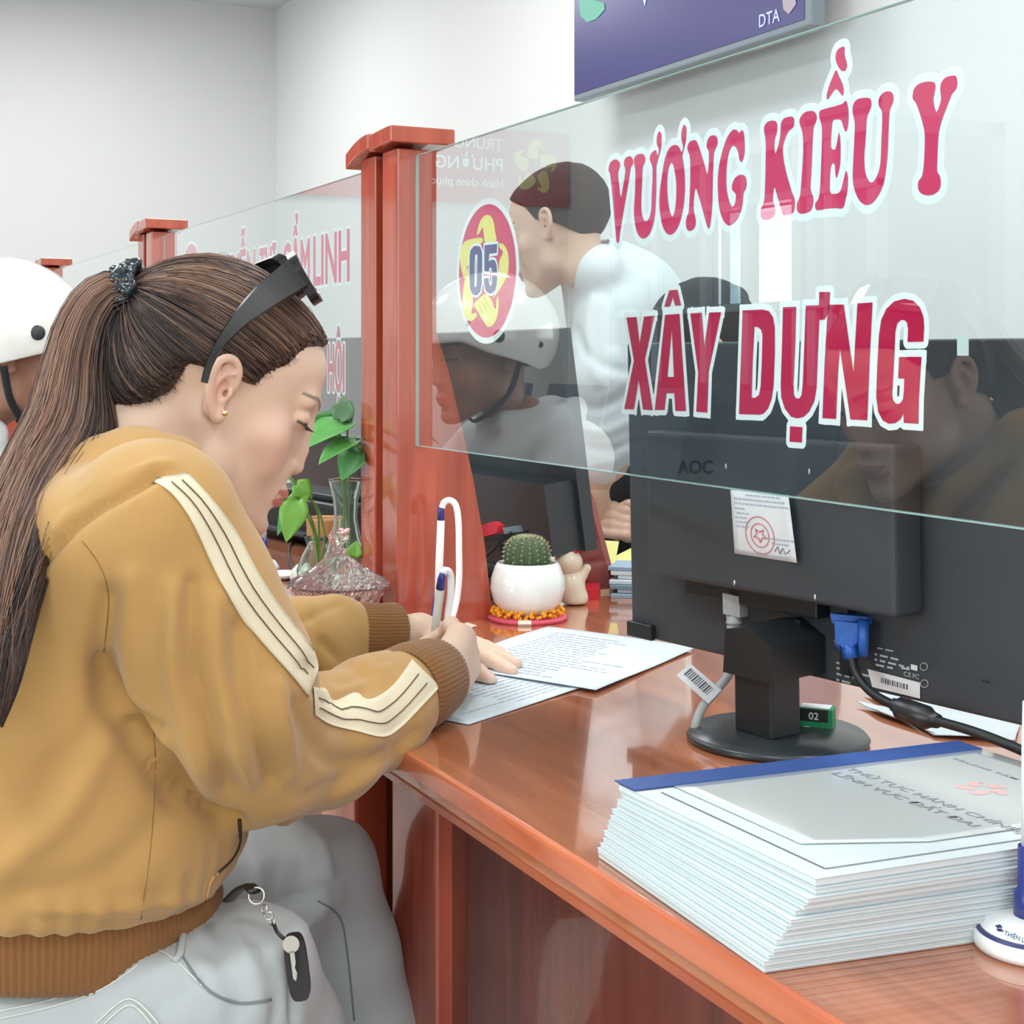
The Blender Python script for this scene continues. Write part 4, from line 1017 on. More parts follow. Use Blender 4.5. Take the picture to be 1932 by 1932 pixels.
# --- ponytail falling over the back
def ribbon(left, right, zs, npt=26):
    A = np.array([(p.x, p.y) for p in catmull(left, 8)]); B = np.array([(p.x, p.y) for p in catmull(right, 8)])
    def res(P, n):
        s = np.r_[0, np.cumsum(np.linalg.norm(np.diff(P, axis=0), axis=1))]; u = np.linspace(0, s[-1], n)
        return np.stack([np.interp(u, s, P[:, 0]), np.interp(u, s, P[:, 1])], 1)
    A, B = res(A, npt), res(B, npt); z = np.interp(np.linspace(0, 1, npt), np.linspace(0, 1, len(zs)), zs)
    return A, B, z
PL = [(236, 516), (190, 516), (142, 548), (105, 610), (80, 690), (55, 770), (14, 850), (-30, 950), (-60, 1080), (-80, 1220), (-70, 1350)]
PR = [(244, 582), (222, 590), (206, 640), (206, 720), (218, 810), (205, 858), (150, 930), (100, 1050), (62, 1180), (34, 1290), (2, 1372)]
PZ = [1.325, 1.32, 1.295, 1.255, 1.205, 1.145, 1.10, 1.07, 1.05, 1.04]
A_, B_, z_ = ribbon(PL, PR, PZ)
NP_ = 26
def tail_curves(K, seed, depth=0.028, mn=0.0, mx=1.0, spread=0.10):
    r = np.random.RandomState(seed); out = np.zeros((K, NP_, 3)); t = np.linspace(0, 1, NP_)
    for i in range(K):
        u0 = r.uniform(mn, mx); ph = r.uniform(0, 6.28); fr = r.uniform(0.8, 2.2); am = spread * r.uniform(0.2, 1)
        u = np.clip(u0 + am * np.sin(ph + fr * 2 * t * 3) * t, -0.04, 1.04) if spread else np.full(NP_, u0)
        v = r.uniform(-1, 1); th = depth * np.sqrt(np.clip(1 - (2 * u - 1) ** 2, 0.02, 1)) * (0.55 + 0.45 * np.minimum(t * 3, 1))
        for k in range(NP_):
            x = A_[k, 0] * (1 - u[k]) + B_[k, 0] * u[k]; y = A_[k, 1] * (1 - u[k]) + B_[k, 1] * u[k]
            out[i, k] = W(x, y, z_[k] + v * th[k])
        if r.rand() < 0.5: out[i] = out[i]
    return out
core = MB(); seg = 14; vs = []; fs = []
for k in range(NP_):
    for j in range(seg):
        w_ = 2 * math.pi * j / seg; u = 0.5 + 0.46 * math.cos(w_); x = A_[k, 0] * (1 - u) + B_[k, 0] * u; y = A_[k, 1] * (1 - u) + B_[k, 1] * u
        vs.append(W(x, y, z_[k] + 0.024 * math.sin(w_) * (0.55 + 0.45 * min(k / 8, 1))))
for k in range(NP_ - 1):
    for j in range(seg): fs.append((k * seg + j, k * seg + (j + 1) % seg, (k + 1) * seg + (j + 1) % seg, (k + 1) * seg + j))
tail = qobj('ponytail', np.array([v[:] for v in vs]) - WR, np.array(fs), HAIRM, woman, np.tile(np.array(rgb(38, 29, 28)[:3]), (len(vs), 1)))
tc_ = tail_curves(2600, 11, mn=0.45) - WR
o = strands_mesh('ponytail_strands', tc_, 0.0006, HAIRM, tail, 12, [rgb(44, 34, 32), rgb(60, 44, 40), rgb(36, 28, 28), rgb(86, 64, 54)], taper=True); o['kind'] = 'stuff'
tc_ = tail_curves(3000, 21, mn=0.0, mx=0.62, depth=0.03) - WR
o = strands_mesh('ponytail_strands', tc_, 0.0006, HAIRM, tail, 22, [rgb(120, 88, 70), rgb(98, 72, 60), rgb(140, 104, 84), rgb(76, 56, 48), rgb(150, 116, 96)], taper=True); o['kind'] = 'stuff'
fly = tail_curves(160, 33, mn=-0.1, mx=1.08, depth=0.05, spread=0.35) - WR
strands_mesh('stray_hairs', fly, 0.00025, HAIRM, tail, 34, [rgb(140, 106, 88), rgb(80, 60, 52)])['kind'] = 'stuff'
# ================================================================ her clothes
FAB = mat('tan fleece', rgb(180, 140, 82), 0.92, bump=(900, 0.10), var=(25, 0.05), sheen=0.25)
RIBM = mat('brown rib knit', rgb(132, 88, 42), 0.9, bump=(900, 0.15), sheen=0.2)
TAPE = mat('cream tape', rgb(222, 212, 184), 0.85, bump=(700, 0.12))
SEAM = mat('seam', rgb(138, 106, 62), 0.9); TLINE = mat('tape line', rgb(96, 84, 64), 0.9)
f = Field((-1.78, -0.12, 0.585), (-1.00, 0.74, 1.10), 0.0044)
K_ = 0.03
f.ell((-1.34, 0.190, 0.740), (0.200, 0.192, 0.115), k=0.05)
f.ell((-1.34, 0.185, 0.82), (0.192, 0.175, 0.15), k=0.06)
f.ell((-1.34, 0.195, 0.93), (0.185, 0.150, 0.125), k=0.06)
f.cap((-1.185, 0.235, 0.985), (-1.495, 0.25, 0.985), 0.070, 0.068, 0.05)
# sleeves, joined to the body with a tight crease under the arm
g2 = Field(f.lo, f.hi, f.h)
g2.chain([W(290, 990, 1.160), W(342, 1140, 1.185), W(412, 1290, 1.205), W(480, 1405, 1.250)], [0.068, 0.072, 0.074, 0.060], 0.03)
g2.chain([W(480, 1405, 1.250), W(606, 1398, 1.325), W(705, 1345, 1.400), W(764, 1304, 1.438)], [0.062, 0.054, 0.049, 0.043], 0.025)
g2.cap(W(520, 1470, 1.285), W(533, 1536, 1.287), 0.034, 0.010, 0.022)
g2.cap(W(395, 1435, 1.235), W(440, 1478, 1.255), 0.032, 0.028, 0.03)
g2.chain([(-1.50, 0.25, 0.975), W(440, 1255, 1.63), W(560, 1218, 1.665), W(648, 1194, 1.700)], [0.066, 0.054, 0.048, 0.039], 0.03)
g2.cap(W(600, 1180, 1.68), W(632, 1160, 1.69), 0.022, 0.022, 0.015)
g2.cap(W(600, 1250, 1.66), W(650, 1230, 1.69), 0.022, 0.020, 0.015)
f._comb((slice(None),) * 3, g2.d, 0.007, 'u'); del g2
# hood lying folded on the back and round the neck
f.chain([W(452, 1085, 1.33), W(415, 1000, 1.295), W(362, 932, 1.255), W(318, 895, 1.235)], [0.014, 0.016, 0.018, 0.024], 0.010)
f.chain([W(330, 885, 1.235), W(255, 890, 1.235), W(185, 935, 1.235), W(128, 1010, 1.235), W(90, 1090, 1.235)], [0.028, 0.036, 0.046, 0.050, 0.040], 0.014)
f.chain([W(250, 868, 1.30), W(170, 920, 1.32), W(90, 1010, 1.33), W(50, 1100, 1.32)], [0.026, 0.046, 0.055, 0.045], 0.02)
f.chain([W(245, 872, 1.30), W(300, 890, 1.40), W(370, 970, 1.44), W(430, 1080, 1.42)], [0.022, 0.022, 0.020, 0.018], 0.015)
# room for the neck
f.cap(tuple(nb + Vector((0, 0.012, 0.01))), tuple(nb + Vector((0, 0.115, 0.105))), 0.062, 0.070, 0.012, 's')
f.plane((0, 0.185, 0.704), (0, -0.16, -1), 0.01)
V, F_ = f.mesh(); V = smooth_mesh(V, F_, 2, 0.5)
# creases and swells of the cloth
def folds(V, F_, lst, depth=None):
    for it in range(1):
        Nn = vnormals(V, F_); P, Z = project(V)
        view = V - np.array([0, 0, EYE]); view /= np.linalg.norm(view, axis=1)[:, None]
        fac = np.clip(-(Nn * view).sum(1) * 2.5, 0, 1)
        D = np.zeros(len(V))
        for pts, w, a in lst:
            d = seg_dist(P, [(p.x, p.y) for p in catmull(pts, 5)]); D += a * np.exp(-(d / w) ** 2) * fac
        V = V + Nn * D[:, None]
    return V
FO = [
 ([(205, 1130), (190, 1250), (215, 1330), (280, 1420), (330, 1500)], 26, -0.010),      # fold between body and sleeve
 ([(250, 1370), (300, 1415), (340, 1475), (390, 1528), (450, 1548)], 11, -0.012),
 ([(250, 1090), (240, 1200), (262, 1320), (300, 1400)], 26, 0.006),
 ([(190, 1260), (230, 1320), (300, 1372)], 12, -0.010),
 ([(330, 1110), (322, 1230), (340, 1340), (390, 1480)], 18, 0.008),
 ([(362, 1100), (362, 1240), (385, 1340), (430, 1480)], 15, -0.008),
 ([(408, 1130), (408, 1240), (430, 1350), (470, 1470)], 16, 0.007),
 ([(450, 1180), (455, 1290), (480, 1380), (510, 1470)], 15, -0.007),
 ([(520, 1290), (540, 1380), (545, 1460)], 16, 0.007),
 ([(560, 1330), (590, 1400), (640, 1440), (740, 1420)], 16, -0.006),
 ([(560, 1530), (680, 1480), (790, 1400)], 13, 0.003), ([(580, 1500), (690, 1450), (780, 1385)], 12, -0.004),
 ([(590, 1262), (600, 1300), (625, 1322), (690, 1300)], 12, -0.008), ([(600, 1268), (660, 1250), (720, 1262)], 14, 0.004), ([(640, 1285), (690, 1270), (740, 1225)], 9, -0.005),
 ([(90, 1460), (180, 1380), (200, 1260)], 30, -0.005), ([(0, 1640), (120, 1540), (195, 1400)], 30, 0.007), ([(20, 1700), (200, 1650), (290, 1560)], 32, -0.005),
 ([(30, 1120), (90, 1050), (150, 985), (240, 930), (300, 895)], 9, -0.009),              # hood edge against the shoulder
 ([(110, 1000), (160, 930), (250, 885), (320, 875)], 10, 0.004),
 ([(130, 960), (190, 910), (270, 872)], 7, -0.003),
 ([(590, 1160), (600, 1230), (570, 1262)], 12, -0.004), ([(560, 1175), (640, 1140)], 8, -0.003), ([(610, 1210), (640, 1245)], 9, -0.005),
 ([(400, 1690), (330, 1700), (200, 1715), (60, 1712)], 12, 0.006), ([(430, 1560), (440, 1640), (400, 1690)], 12, 0.004),
]
V = folds(V, F_, FO)
# gathered wrinkles just above the hem and cuffs
Nn = vnormals(V, F_); ang = np.arctan2(V[:, 1] - 0.19, V[:, 0] + 1.34)
gm = np.exp(-((V[:, 2] - 0.715) / 0.022) ** 2) * (np.abs(np.hypot(V[:, 0] + 1.34, V[:, 1] - 0.19)) > 0.12) * (V[:, 1] < 0.42)
V = V + Nn * (gm * 0.0016 * np.sin(ang * 46 + 2 * np.sin(ang * 9)))[:, None]
V = smooth_mesh(V, F_, 1, 0.3)
hood_bvh = BVHTree.FromPolygons(V.tolist(), F_.tolist())
hoodie = qobj('hoodie', V - WR, F_, FAB, woman, None, 'tan fleece hoodie with cream striped tape down the sleeve')
CAMP = Vector((0, 0, EYE))
def hit(bvh, px, py, zdef=None):
    d = (W(px, py, 1.0) - CAMP).normalized(); h = bvh.ray_cast(CAMP, d)
    return (h[0], h[1]) if h[0] is not None else (None, None)
def tape_strip(name, left, right, bvh, m, parent, off=0.0016, ncol=9, thick=0.0012, lab=None, n=60, base=WR):
    A = [(p.x, p.y) for p in catmull(left, 8)]; B = [(p.x, p.y) for p in catmull(right, 8)]
    def res(P):
        P = np.array(P); s = np.r_[0, np.cumsum(np.linalg.norm(np.diff(P, axis=0), axis=1))]; u = np.linspace(0, s[-1], n)
        return np.stack([np.interp(u, s, P[:, 0]), np.interp(u, s, P[:, 1])], 1)
    A, B = res(A), res(B); G = np.zeros((n, ncol, 3)); last = None
    for i in range(n):
        for j in range(ncol):
            q = A[i] * (1 - j / (ncol - 1)) + B[i] * j / (ncol - 1); p, nn = hit(bvh, q[0], q[1])
            if p is None or (last is not None and (p - last).length > 0.07):
                z = px_of(last)[2] if last is not None else 1.3; p = W(q[0], q[1], z); nn = Vector((0.9, -0.4, 0))
            if nn.dot(CAMP - p) < 0: nn = -nn
            G[i, j] = p + nn * off; last = p
        last = Vector(G[i, 0])
    for _ in range(2): G[1:-1] = 0.5 * G[1:-1] + 0.25 * (G[2:] + G[:-2])
    tow = np.array(CAMP) - G; tow /= np.linalg.norm(tow, axis=2, keepdims=True)
    lo = G - tow * (thick + off + 0.002); vs = np.concatenate([G.reshape(-1, 3), lo.reshape(-1, 3)]) - base; fs = []; M = n * ncol
    for i in range(n - 1):
        for j in range(ncol - 1): a = i * ncol + j; fs.append((a, a + 1, a + ncol + 1, a + ncol))
        for j in (0, ncol - 1): a = i * ncol + j; fs.append((a, a + ncol, a + ncol + M, a + M))
    for i in (0, n - 1):
        for j in range(ncol - 1): a = i * ncol + j; fs.append((a, a + 1, a + 1 + M, a + M))
    o = mobj(name, vs, fs, m, parent, True, lab); return o, A, B
def line_on(name, pts, bvh, m, parent, r=0.0006, off=0.0008, base=WR, seg=5, n=6, zj=0.06):
    out = []; last = None
    for q in catmull(pts, n):
        p, nn = hit(bvh, q.x, q.y)
        if p is None or (last is not None and (p - last).length > zj): continue
        if nn.dot(CAMP - p) < 0: nn = -nn
        out.append(p + nn * off); last = p
    if len(out) < 2: return None
    return MB().tube(out, r, seg).build(name, m, parent, rel=base)
UL = [(284, 908), (322, 932), (360, 985), (395, 1060), (430, 1130), (480, 1198), (535, 1262), (578, 1312)]
UR = [(352, 894), (395, 940), (440, 1000), (480, 1075), (522, 1140), (568, 1200), (598, 1238), (594, 1268)]
tp, A_t, B_t = tape_strip('sleeve_tape', UL, UR, hood_bvh, TAPE, hoodie, 0.0024)
for t in (0.36, 0.66):
    pts = [tuple(a * (1 - t) + b * t) for a, b in zip(A_t[2::6], B_t[2::6])]
    line_on('tape_line', pts, hood_bvh, TLINE, hoodie, 0.00055, 0.0033)
LT = [(588, 1296), (612, 1300), (628, 1322), (668, 1306), (694, 1322), (738, 1296), (776, 1246)]
LB = [(592, 1348), (622, 1368), (672, 1380), (722, 1390), (756, 1370), (792, 1334), (828, 1296)]
tp2, A_t, B_t = tape_strip('sleeve_tape', LT, LB, hood_bvh, TAPE, hoodie)
for t in (0.36, 0.68):
    pts = [tuple(a * (1 - t) + b * t) for a, b in zip(A_t[2::6], B_t[2::6])]
    line_on('tape_line', pts, hood_bvh, TLINE, hoodie, 0.00055, 0.0024)
for nm, pts in (('seam', [(290, 1380), (293, 1440), (290, 1520), (284, 1600), (266, 1735)]), ('seam', [(155, 1020), (190, 1070), (205, 1130), (196, 1230)]),):
    line_on(nm, pts, hood_bvh, SEAM, hoodie, 0.0005, 0.0)
# slanted pocket opening: a dark line paints its shade, thread stitches the end
line_on('pocket_shade', [(452, 1545), (452, 1590), (438, 1620), (412, 1646)], hood_bvh, mat('pocket shadow', rgb(60, 44, 26), 0.9), hoodie, 0.0017, 0.0)
line_on('pocket_stitch', [(412, 1646), (396, 1664), (388, 1700)], hood_bvh, mat('tan thread', rgb(206, 160, 96), 0.8), hoodie, 0.0010, 0.0008)
# ribbed hem band and cuffs
def rib_tube(name, rings, nr, parent, amp=0.0010, lab=None, seg=None, m=None):
    """rings: list of (centre, axis u, axis v, radius u, radius v)"""
    seg = seg or nr * 4; vs = []; fs = []
    for c, u, v, ru, rv in rings:
        for k in range(seg):
            w = 2 * math.pi * k / seg; a = amp * math.cos(nr * w)
            vs.append(Vector(c) + Vector(u) * (ru + a) * math.cos(w) + Vector(v) * (rv + a) * math.sin(w))
    for i in range(len(rings) - 1):
        for k in range(seg): fs.append((i * seg + k, i * seg + (k + 1) % seg, (i + 1) * seg + (k + 1) % seg, (i + 1) * seg + k))
    return mobj(name, [tuple(Vector(v) - Vector(WR)) for v in vs], fs, m or RIBM, parent, True, lab)
def ring_set(p0, p1, prof, up=Vector((0, 0, 1)), sq=1.0):
    ax = (p1 - p0).normalized(); u = ax.cross(up).normalized(); v = u.cross(ax)
    return [(p0.lerp(p1, t), u, v, r, r * sq) for t, r in prof]
pa, pb = W(764, 1304, 1.430), W(822, 1276, 1.494)
rib_tube('cuff', ring_set(pa, pb, [(-0.12, 0.040), (0.0, 0.0435), (0.25, 0.0436), (0.55, 0.0422), (0.85, 0.0395), (0.97, 0.0385), (1.0, 0.0368), (0.97, 0.0350), (0.6, 0.034), (0.2, 0.032)]), 58, hoodie, 0.0006, 'brown ribbed cuff')
pa, pb = W(640, 1194, 1.695), W(748, 1192, 1.738)
rib_tube('cuff', ring_set(pa, pb, [(-0.08, 0.030), (0.0, 0.0350), (0.3, 0.0345), (0.7, 0.0325), (0.96, 0.0335), (1.0, 0.0318), (0.96, 0.0295), (0.6, 0.028)]), 52, hoodie, 0.0006, 'brown ribbed cuff')
rings = []
for z, s in ((0.722, 0.93), (0.708, 0.975), (0.695, 0.985), (0.675, 0.975), (0.660, 0.955), (0.654, 0.94), (0.654, 0.91), (0.668, 0.90)):
    rings.append(((-1.34, 0.185, z), (1, 0, 0), (0, 1, -0.16), 0.186 * s, 0.176 * s))
rib_tube('hem_band', rings, 190, hoodie, 0.0008, 'brown ribbed hem band', seg=760)

# --- jeans
DEN = mat('pale denim', rgb(176, 184, 186), 0.9, bump=(800, 0.12), var=(7, 0.12), sheen=0.1)
f = Field((-1.62, -0.08, 0.02), (-1.02, 0.80, 0.70), 0.0060)
f.ell((-1.34, 0.145, 0.600), (0.180, 0.170, 0.115), k=0.03)
f.ell((-1.25, 0.13, 0.56), (0.100, 0.14, 0.10), k=0.04); f.ell((-1.43, 0.13, 0.56), (0.100, 0.14, 0.10), k=0.04)
kn = W(596, 1648, 1.50)
f.chain([(-1.42, 0.20, 0.575), tuple(W(520, 1668, 1.47)), tuple(kn)], [0.085, 0.072, 0.058], 0.03)
f.chain([tuple(kn), tuple(W(632, 1800, 1.50)), tuple(W(672, 1960, 1.50)), tuple(W(735, 2260, 1.52)), (-1.44, 0.575, 0.10)], [0.060, 0.062, 0.063, 0.062, 0.060], 0.02)
f.chain([(-1.24, 0.19, 0.575), tuple(W(400, 1860, 1.23)), tuple(W(480, 1985, 1.275)), tuple(W(560, 2230, 1.33))], [0.088, 0.082, 0.074, 0.062], 0.03)
f.chain([tuple(W(560, 2230, 1.33)), (-1.22, 0.40, 0.22), (-1.22, 0.36, 0.10)], [0.062, 0.056, 0.056], 0.03)
f.plane((0, 0, 0.668), (0, 0, 1), 0.006)
jv, jf = f.mesh(); jv = smooth_mesh(jv, jf, 2, 0.5)
JF = [([(470, 1575), (490, 1650), (480, 1700)], 12, -0.006), ([(520, 1570), (530, 1620), (520, 1690)], 12, 0.004), ([(560, 1570), (575, 1620), (560, 1700)], 12, -0.005), ([(600, 1590), (620, 1650), (600, 1720)], 12, 0.004),
      ([(520, 1700), (580, 1690), (620, 1670)], 10, -0.006), ([(560, 1760), (610, 1720), (640, 1690)], 12, 0.003),
      ([(400, 1790), (440, 1860), (440, 1925)], 14, -0.005), ([(440, 1760), (480, 1840), (490, 1920)], 14, 0.005), ([(500, 1800), (525, 1870), (520, 1925)], 10, -0.004),
      ([(200, 1880), (320, 1820), (370, 1760)], 16, 0.003), ([(300, 1900), (380, 1850)], 14, -0.003), ([(548, 1790), (556, 1850), (556, 1925)], 8, -0.010)]
jv = folds(jv, jf, JF)
jeans = qobj('jeans', jv - WR, jf, DEN, woman, None, 'pale washed denim jeans')
jb = BVHTree.FromPolygons(jv.tolist(), jf.tolist())
ST = mat('jeans thread', rgb(206, 210, 204), 0.8); ST2 = mat('jeans seam', rgb(120, 128, 132), 0.9)
for pts, r, m in (([(0, 1908), (90, 1888), (180, 1856), (250, 1812)], 0.0008, ST), ([(0, 1922), (90, 1902), (190, 1868), (260, 1822)], 0.0008, ST),
                  ([(340, 1800), (390, 1866), (450, 1892), (510, 1886)], 0.0011, ST2), ([(290, 1790), (330, 1812), (390, 1868)], 0.0009, ST),
                  ([(180, 1932), (244, 1884), (300, 1932)], 0.0010, ST), ([(196, 1932), (246, 1896), (286, 1932)], 0.0009, ST),
                  ([(600, 1700), (640, 1730), (655, 1800), (668, 1925)], 0.0009, ST2), ([(540, 1716), (580, 1706), (604, 1690)], 0.0014, ST2)):
    line_on('stitching', pts, jb, m, jeans, r, 0.0006)
# belt loop
line_on('belt_loop', [(346, 1762), (340, 1800), (330, 1815)], jb, DEN, jeans, 0.0034, 0.001)
# shoes on the floor (below the frame)
SHO = mat('white canvas', rgb(225, 225, 220), 0.7)
for x, y in ((-1.44, 0.60), (-1.22, 0.38)):
    g = Field((x - 0.07, y - 0.10, 0.0), (x + 0.07, y + 0.22, 0.14), 0.005)
    g.ell((x, y + 0.055, 0.045), (0.044, 0.135, 0.045), k=0.02); g.ell((x, y - 0.01, 0.07), (0.040, 0.055, 0.06), k=0.02); g.plane((0, 0, 0.006), (0, 0, -1), 0.003)
    a, b = g.mesh(); qobj('shoe', a - WR, b, SHO, woman)
# stool she sits on
stl = empty('stool', (-1.34, 0.10, 0), 0, 'round backless stool under the seated woman', 'stool')
MB().lathe([(0.02, 0.44), (0.165, 0.44), (0.175, 0.455), (0.175, 0.478), (0.16, 0.487), (0.02, 0.487)], seg=40).build('seat', mat('stool seat', rgb(40, 44, 50), 0.5), stl)
for k in range(4):
    w = math.pi / 4 + k * math.pi / 2
    MB().tube([(0.12 * math.cos(w), 0.12 * math.sin(w), 0.44), (0.17 * math.cos(w), 0.17 * math.sin(w), 0.004)], 0.012, 10).build('leg', STL, stl)

# --- hair tie
TW = HM @ Vector(TIE)
sct = empty('hair_tie', TW, 0, 'dark glossy scrunchie holding the ponytail', 'hair tie')
ax = (W(262, 545, 1.37) - W(228, 550, 1.37)).normalized(); u_ = ax.cross(Vector((0, 0, 1))).normalized(); v_ = ax.cross(u_)
g = Field(tuple(Vector((-0.05, -0.05, -0.05))), (0.05, 0.05, 0.05), 0.0016); r_ = np.random.RandomState(4)
for k in range(90):
    w = 2 * math.pi * k / 45; rr_ = 0.0195 + r_.uniform(-0.003, 0.004); a_ = r_.uniform(-0.010, 0.010)
    p = u_ * rr_ * math.cos(w) * 0.9 + v_ * rr_ * 1.15 * math.sin(w) + ax * a_
    g.ell(p[:], (r_.uniform(.0035, .007), r_.uniform(.0035, .007), r_.uniform(.0035, .007)), k=0.0012)
a, b = g.mesh()
qobj('fabric_ruffle', a, b, mat('scrunchie satin', rgb(24, 40, 48), 0.22, var=(160, 0.8), coat=0.4), sct)
# ================================================================ things she wears or holds
BLK = mat('black acetate', rgb(8, 11, 13), 0.3); BLKM = mat('black plastic', rgb(34, 38, 42), 0.45)
sg = empty('sunglasses', W(470, 590, 1.27), 0, 'black wraparound sunglasses pushed up on her hair', 'sunglasses'); SR = sg.location
def plate(name, pts, half, n_dir, th, m, parent, rel):
    """a strap following pts with half widths half, flat against the normal n_dir"""
    P = catmull(pts, 5); H = np.interp(np.linspace(0, 1, len(P)), np.linspace(0, 1, len(half)), half); vs = []; fs = []; nd = Vector(n_dir).normalized()
    for i, p in enumerate(P):
        t = (P[min(i + 1, len(P) - 1)] - P[max(i - 1, 0)]).normalized(); s = nd.cross(t).normalized()
        for a, b in ((-1, -1), (-0.85, 1), (0.85, 1), (1, -1)): vs.append(p + s * H[i] * a + nd * th * b)
    for i in range(len(P) - 1):
        for k in range(4): fs.append((i * 4 + k, i * 4 + (k + 1) % 4, i * 4 + 4 + (k + 1) % 4, i * 4 + 4 + k))
    fs += [(0, 1, 2, 3), tuple(reversed([len(vs) - 4 + k for k in range(4)]))]
    return MB().add(vs, fs).build(name, m, parent, rel=rel)
nd = Vector((1, -0.10, 0.18))
plate('temple_arm', [W(386, 722, 1.262), W(396, 686, 1.262), W(418, 645, 1.262), W(455, 600, 1.264), W(500, 560, 1.268), W(545, 528, 1.276), W(562, 516, 1.280)], [0.0030, 0.0034, 0.0042, 0.0075, 0.0118, 0.0140, 0.0150], nd, 0.0016, BLK, sg, SR)
nd2 = Vector((-1, 0, 0))
plate('temple_arm', [Vector((-1.425, p.y, p.z)) for p in (W(396, 686, 1.262), W(418, 645, 1.262), W(455, 600, 1.264), W(500, 560, 1.268), W(545, 528, 1.276))], [0.0034, 0.0042, 0.0075, 0.0118, 0.0140], nd2, 0.0016, BLK, sg, SR)
A0, A1 = W(549, 489, 1.282), W(604, 578, 1.290); hv_ = (A1 - A0); hv_.x = 0
fw = (hv_.cross(Vector((1, 0, 0)))).normalized()
if fw.y < 0: fw = -fw
def fpt(u, v): return A0 + Vector((-0.150 * u, 0, 0)) + hv_ * v + fw * (0.020 * math.sin(math.pi * u))
fr = MB()
def rr_loop(u0, u1, v0, v1, r=0.25, n=7):
    out = []
    for cx, cy, a0 in ((u1 - (u1 - u0) * r, v1 - (v1 - v0) * r, 0), (u0 + (u1 - u0) * r, v1 - (v1 - v0) * r, 90), (u0 + (u1 - u0) * r, v0 + (v1 - v0) * r, 180), (u1 - (u1 - u0) * r, v0 + (v1 - v0) * r, 270)):
        for k in range(n):
            a = math.radians(a0 + 90 * k / (n - 1)); out.append((cx + (u1 - u0) * r * math.cos(a), cy + (v1 - v0) * r * math.sin(a)))
    return out
for u0, u1 in ((0.0, 0.44), (0.56, 1.0)):
    O = rr_loop(u0, u1, 0.0, 1.0); I = rr_loop(u0 + 0.045, u1 - 0.045, 0.12, 0.86); n = len(O); vs = []
    for L_, dz in ((O, 0.0045), (I, 0.0045), (I, -0.0045), (O, -0.0045)): vs += [fpt(a, b) + fw * dz for a, b in L_]
    fr.add(vs, [(r * n + k, r * n + (k + 1) % n, ((r + 1) % 4) * n + (k + 1) % n, ((r + 1) % 4) * n + k) for r in range(4) for k in range(n)])
    ln = MB().add([fpt(a, b) for a, b in I], [tuple(range(n))]).build('lens', mat('smoked lens', rgb(60, 72, 76), 0.08, coat=0.5), sg, rel=SR)
fr.tube([fpt(u, 0.22) for u in (0.42, 0.47, 0.5, 0.53, 0.58)], 0.0030, 8)
fr.build('frame', BLK, sg, rel=SR)
er = empty('earring', W(424, 779, 1.252), 0, 'small gold stud in her ear lobe', 'earring')
MB().sphere((0, 0, 0), 0.0030, 12, 8).build('stud', mat('gold', rgb(250, 214, 160), 0.15, 1.0), er)

# desk pens: one standing in its holder behind the hand, one being written with
PENW = mat('pen white plastic', rgb(240, 242, 242), 0.3); PENB = mat('pen blue plastic', rgb(44, 52, 128), 0.3); CORDW = mat('white coil cord', rgb(240, 242, 244), 0.35)
PENT = mat('pen translucent', rgb(214, 212, 204), 0.3, trans=0.2)
b0 = on_z(816, 1190, CT)
dp = empty('desk_pen', b0, 0, 'white and blue desk pen standing in its holder before the wooden post', 'pen')
MB().lathe([(0.002, 0.0), (0.028, 0.0), (0.0285, 0.003), (0.024, 0.007), (0.012, 0.010), (0.002, 0.0105)], seg=32).build('base', PENW, dp)
zz = px_of(b0)[2]
q = lambda px, py, dz=0: W(px, py, zz + dz) - b0
MB().tube([q(822, 1176), q(826, 1130)], [0.0072, 0.0062], 14).build('holder', PENB, dp)
MB().tube([q(826, 1150), q(829, 1060), q(832, 982)], [0.0050, 0.0052, 0.0050], 14).build('barrel', PENW, dp)
MB().tube([q(832, 982), q(832, 960), q(833, 956)], [0.0045, 0.0043, 0.0030], 14).build('cap', PENB, dp)
MB().tube(catmull([q(834, 958), q(838, 948), q(849, 944), q(860, 954), q(865, 985), q(866, 1040), q(866, 1090), q(862, 1130), q(852, 1168, -0.01), q(840, 1185, -0.01)], 8), 0.0043, 10).build('cord', CORDW, dp)
hp = empty('ballpoint_pen', W(833, 1084, 1.622), 0, 'pale ballpoint pen with blue clip held in her writing hand', 'pen'); HR = hp.location
tipp = W(810, 1272, 1.664); top_ = W(834, 1086, 1.622); tipp.z = max(tipp.z, CT + 0.003)
dir_ = (top_ - tipp).normalized()
MB().tube([tipp, tipp + dir_ * 0.012, tipp + dir_ * 0.03, top_ - dir_ * 0.012], [0.0008, 0.0030, 0.0047, 0.0048], 14).build('barrel', PENT, hp, rel=HR)
MB().tube([top_ - dir_ * 0.016, top_ - dir_ * 0.004, top_ + dir_ * 0.003], [0.0050, 0.0046, 0.0030], 14).build('cap', PENB, hp, rel=HR)
MB().tube(catmull([top_ + dir_ * 0.002, W(839, 1076, 1.628), W(847, 1079, 1.632), W(851, 1092, 1.635), W(850, 1125, 1.635), W(845, 1160, 1.635), W(846, 1188, 1.63)], 8), 0.0040, 10).build('cord', CORDW, hp, rel=HR)

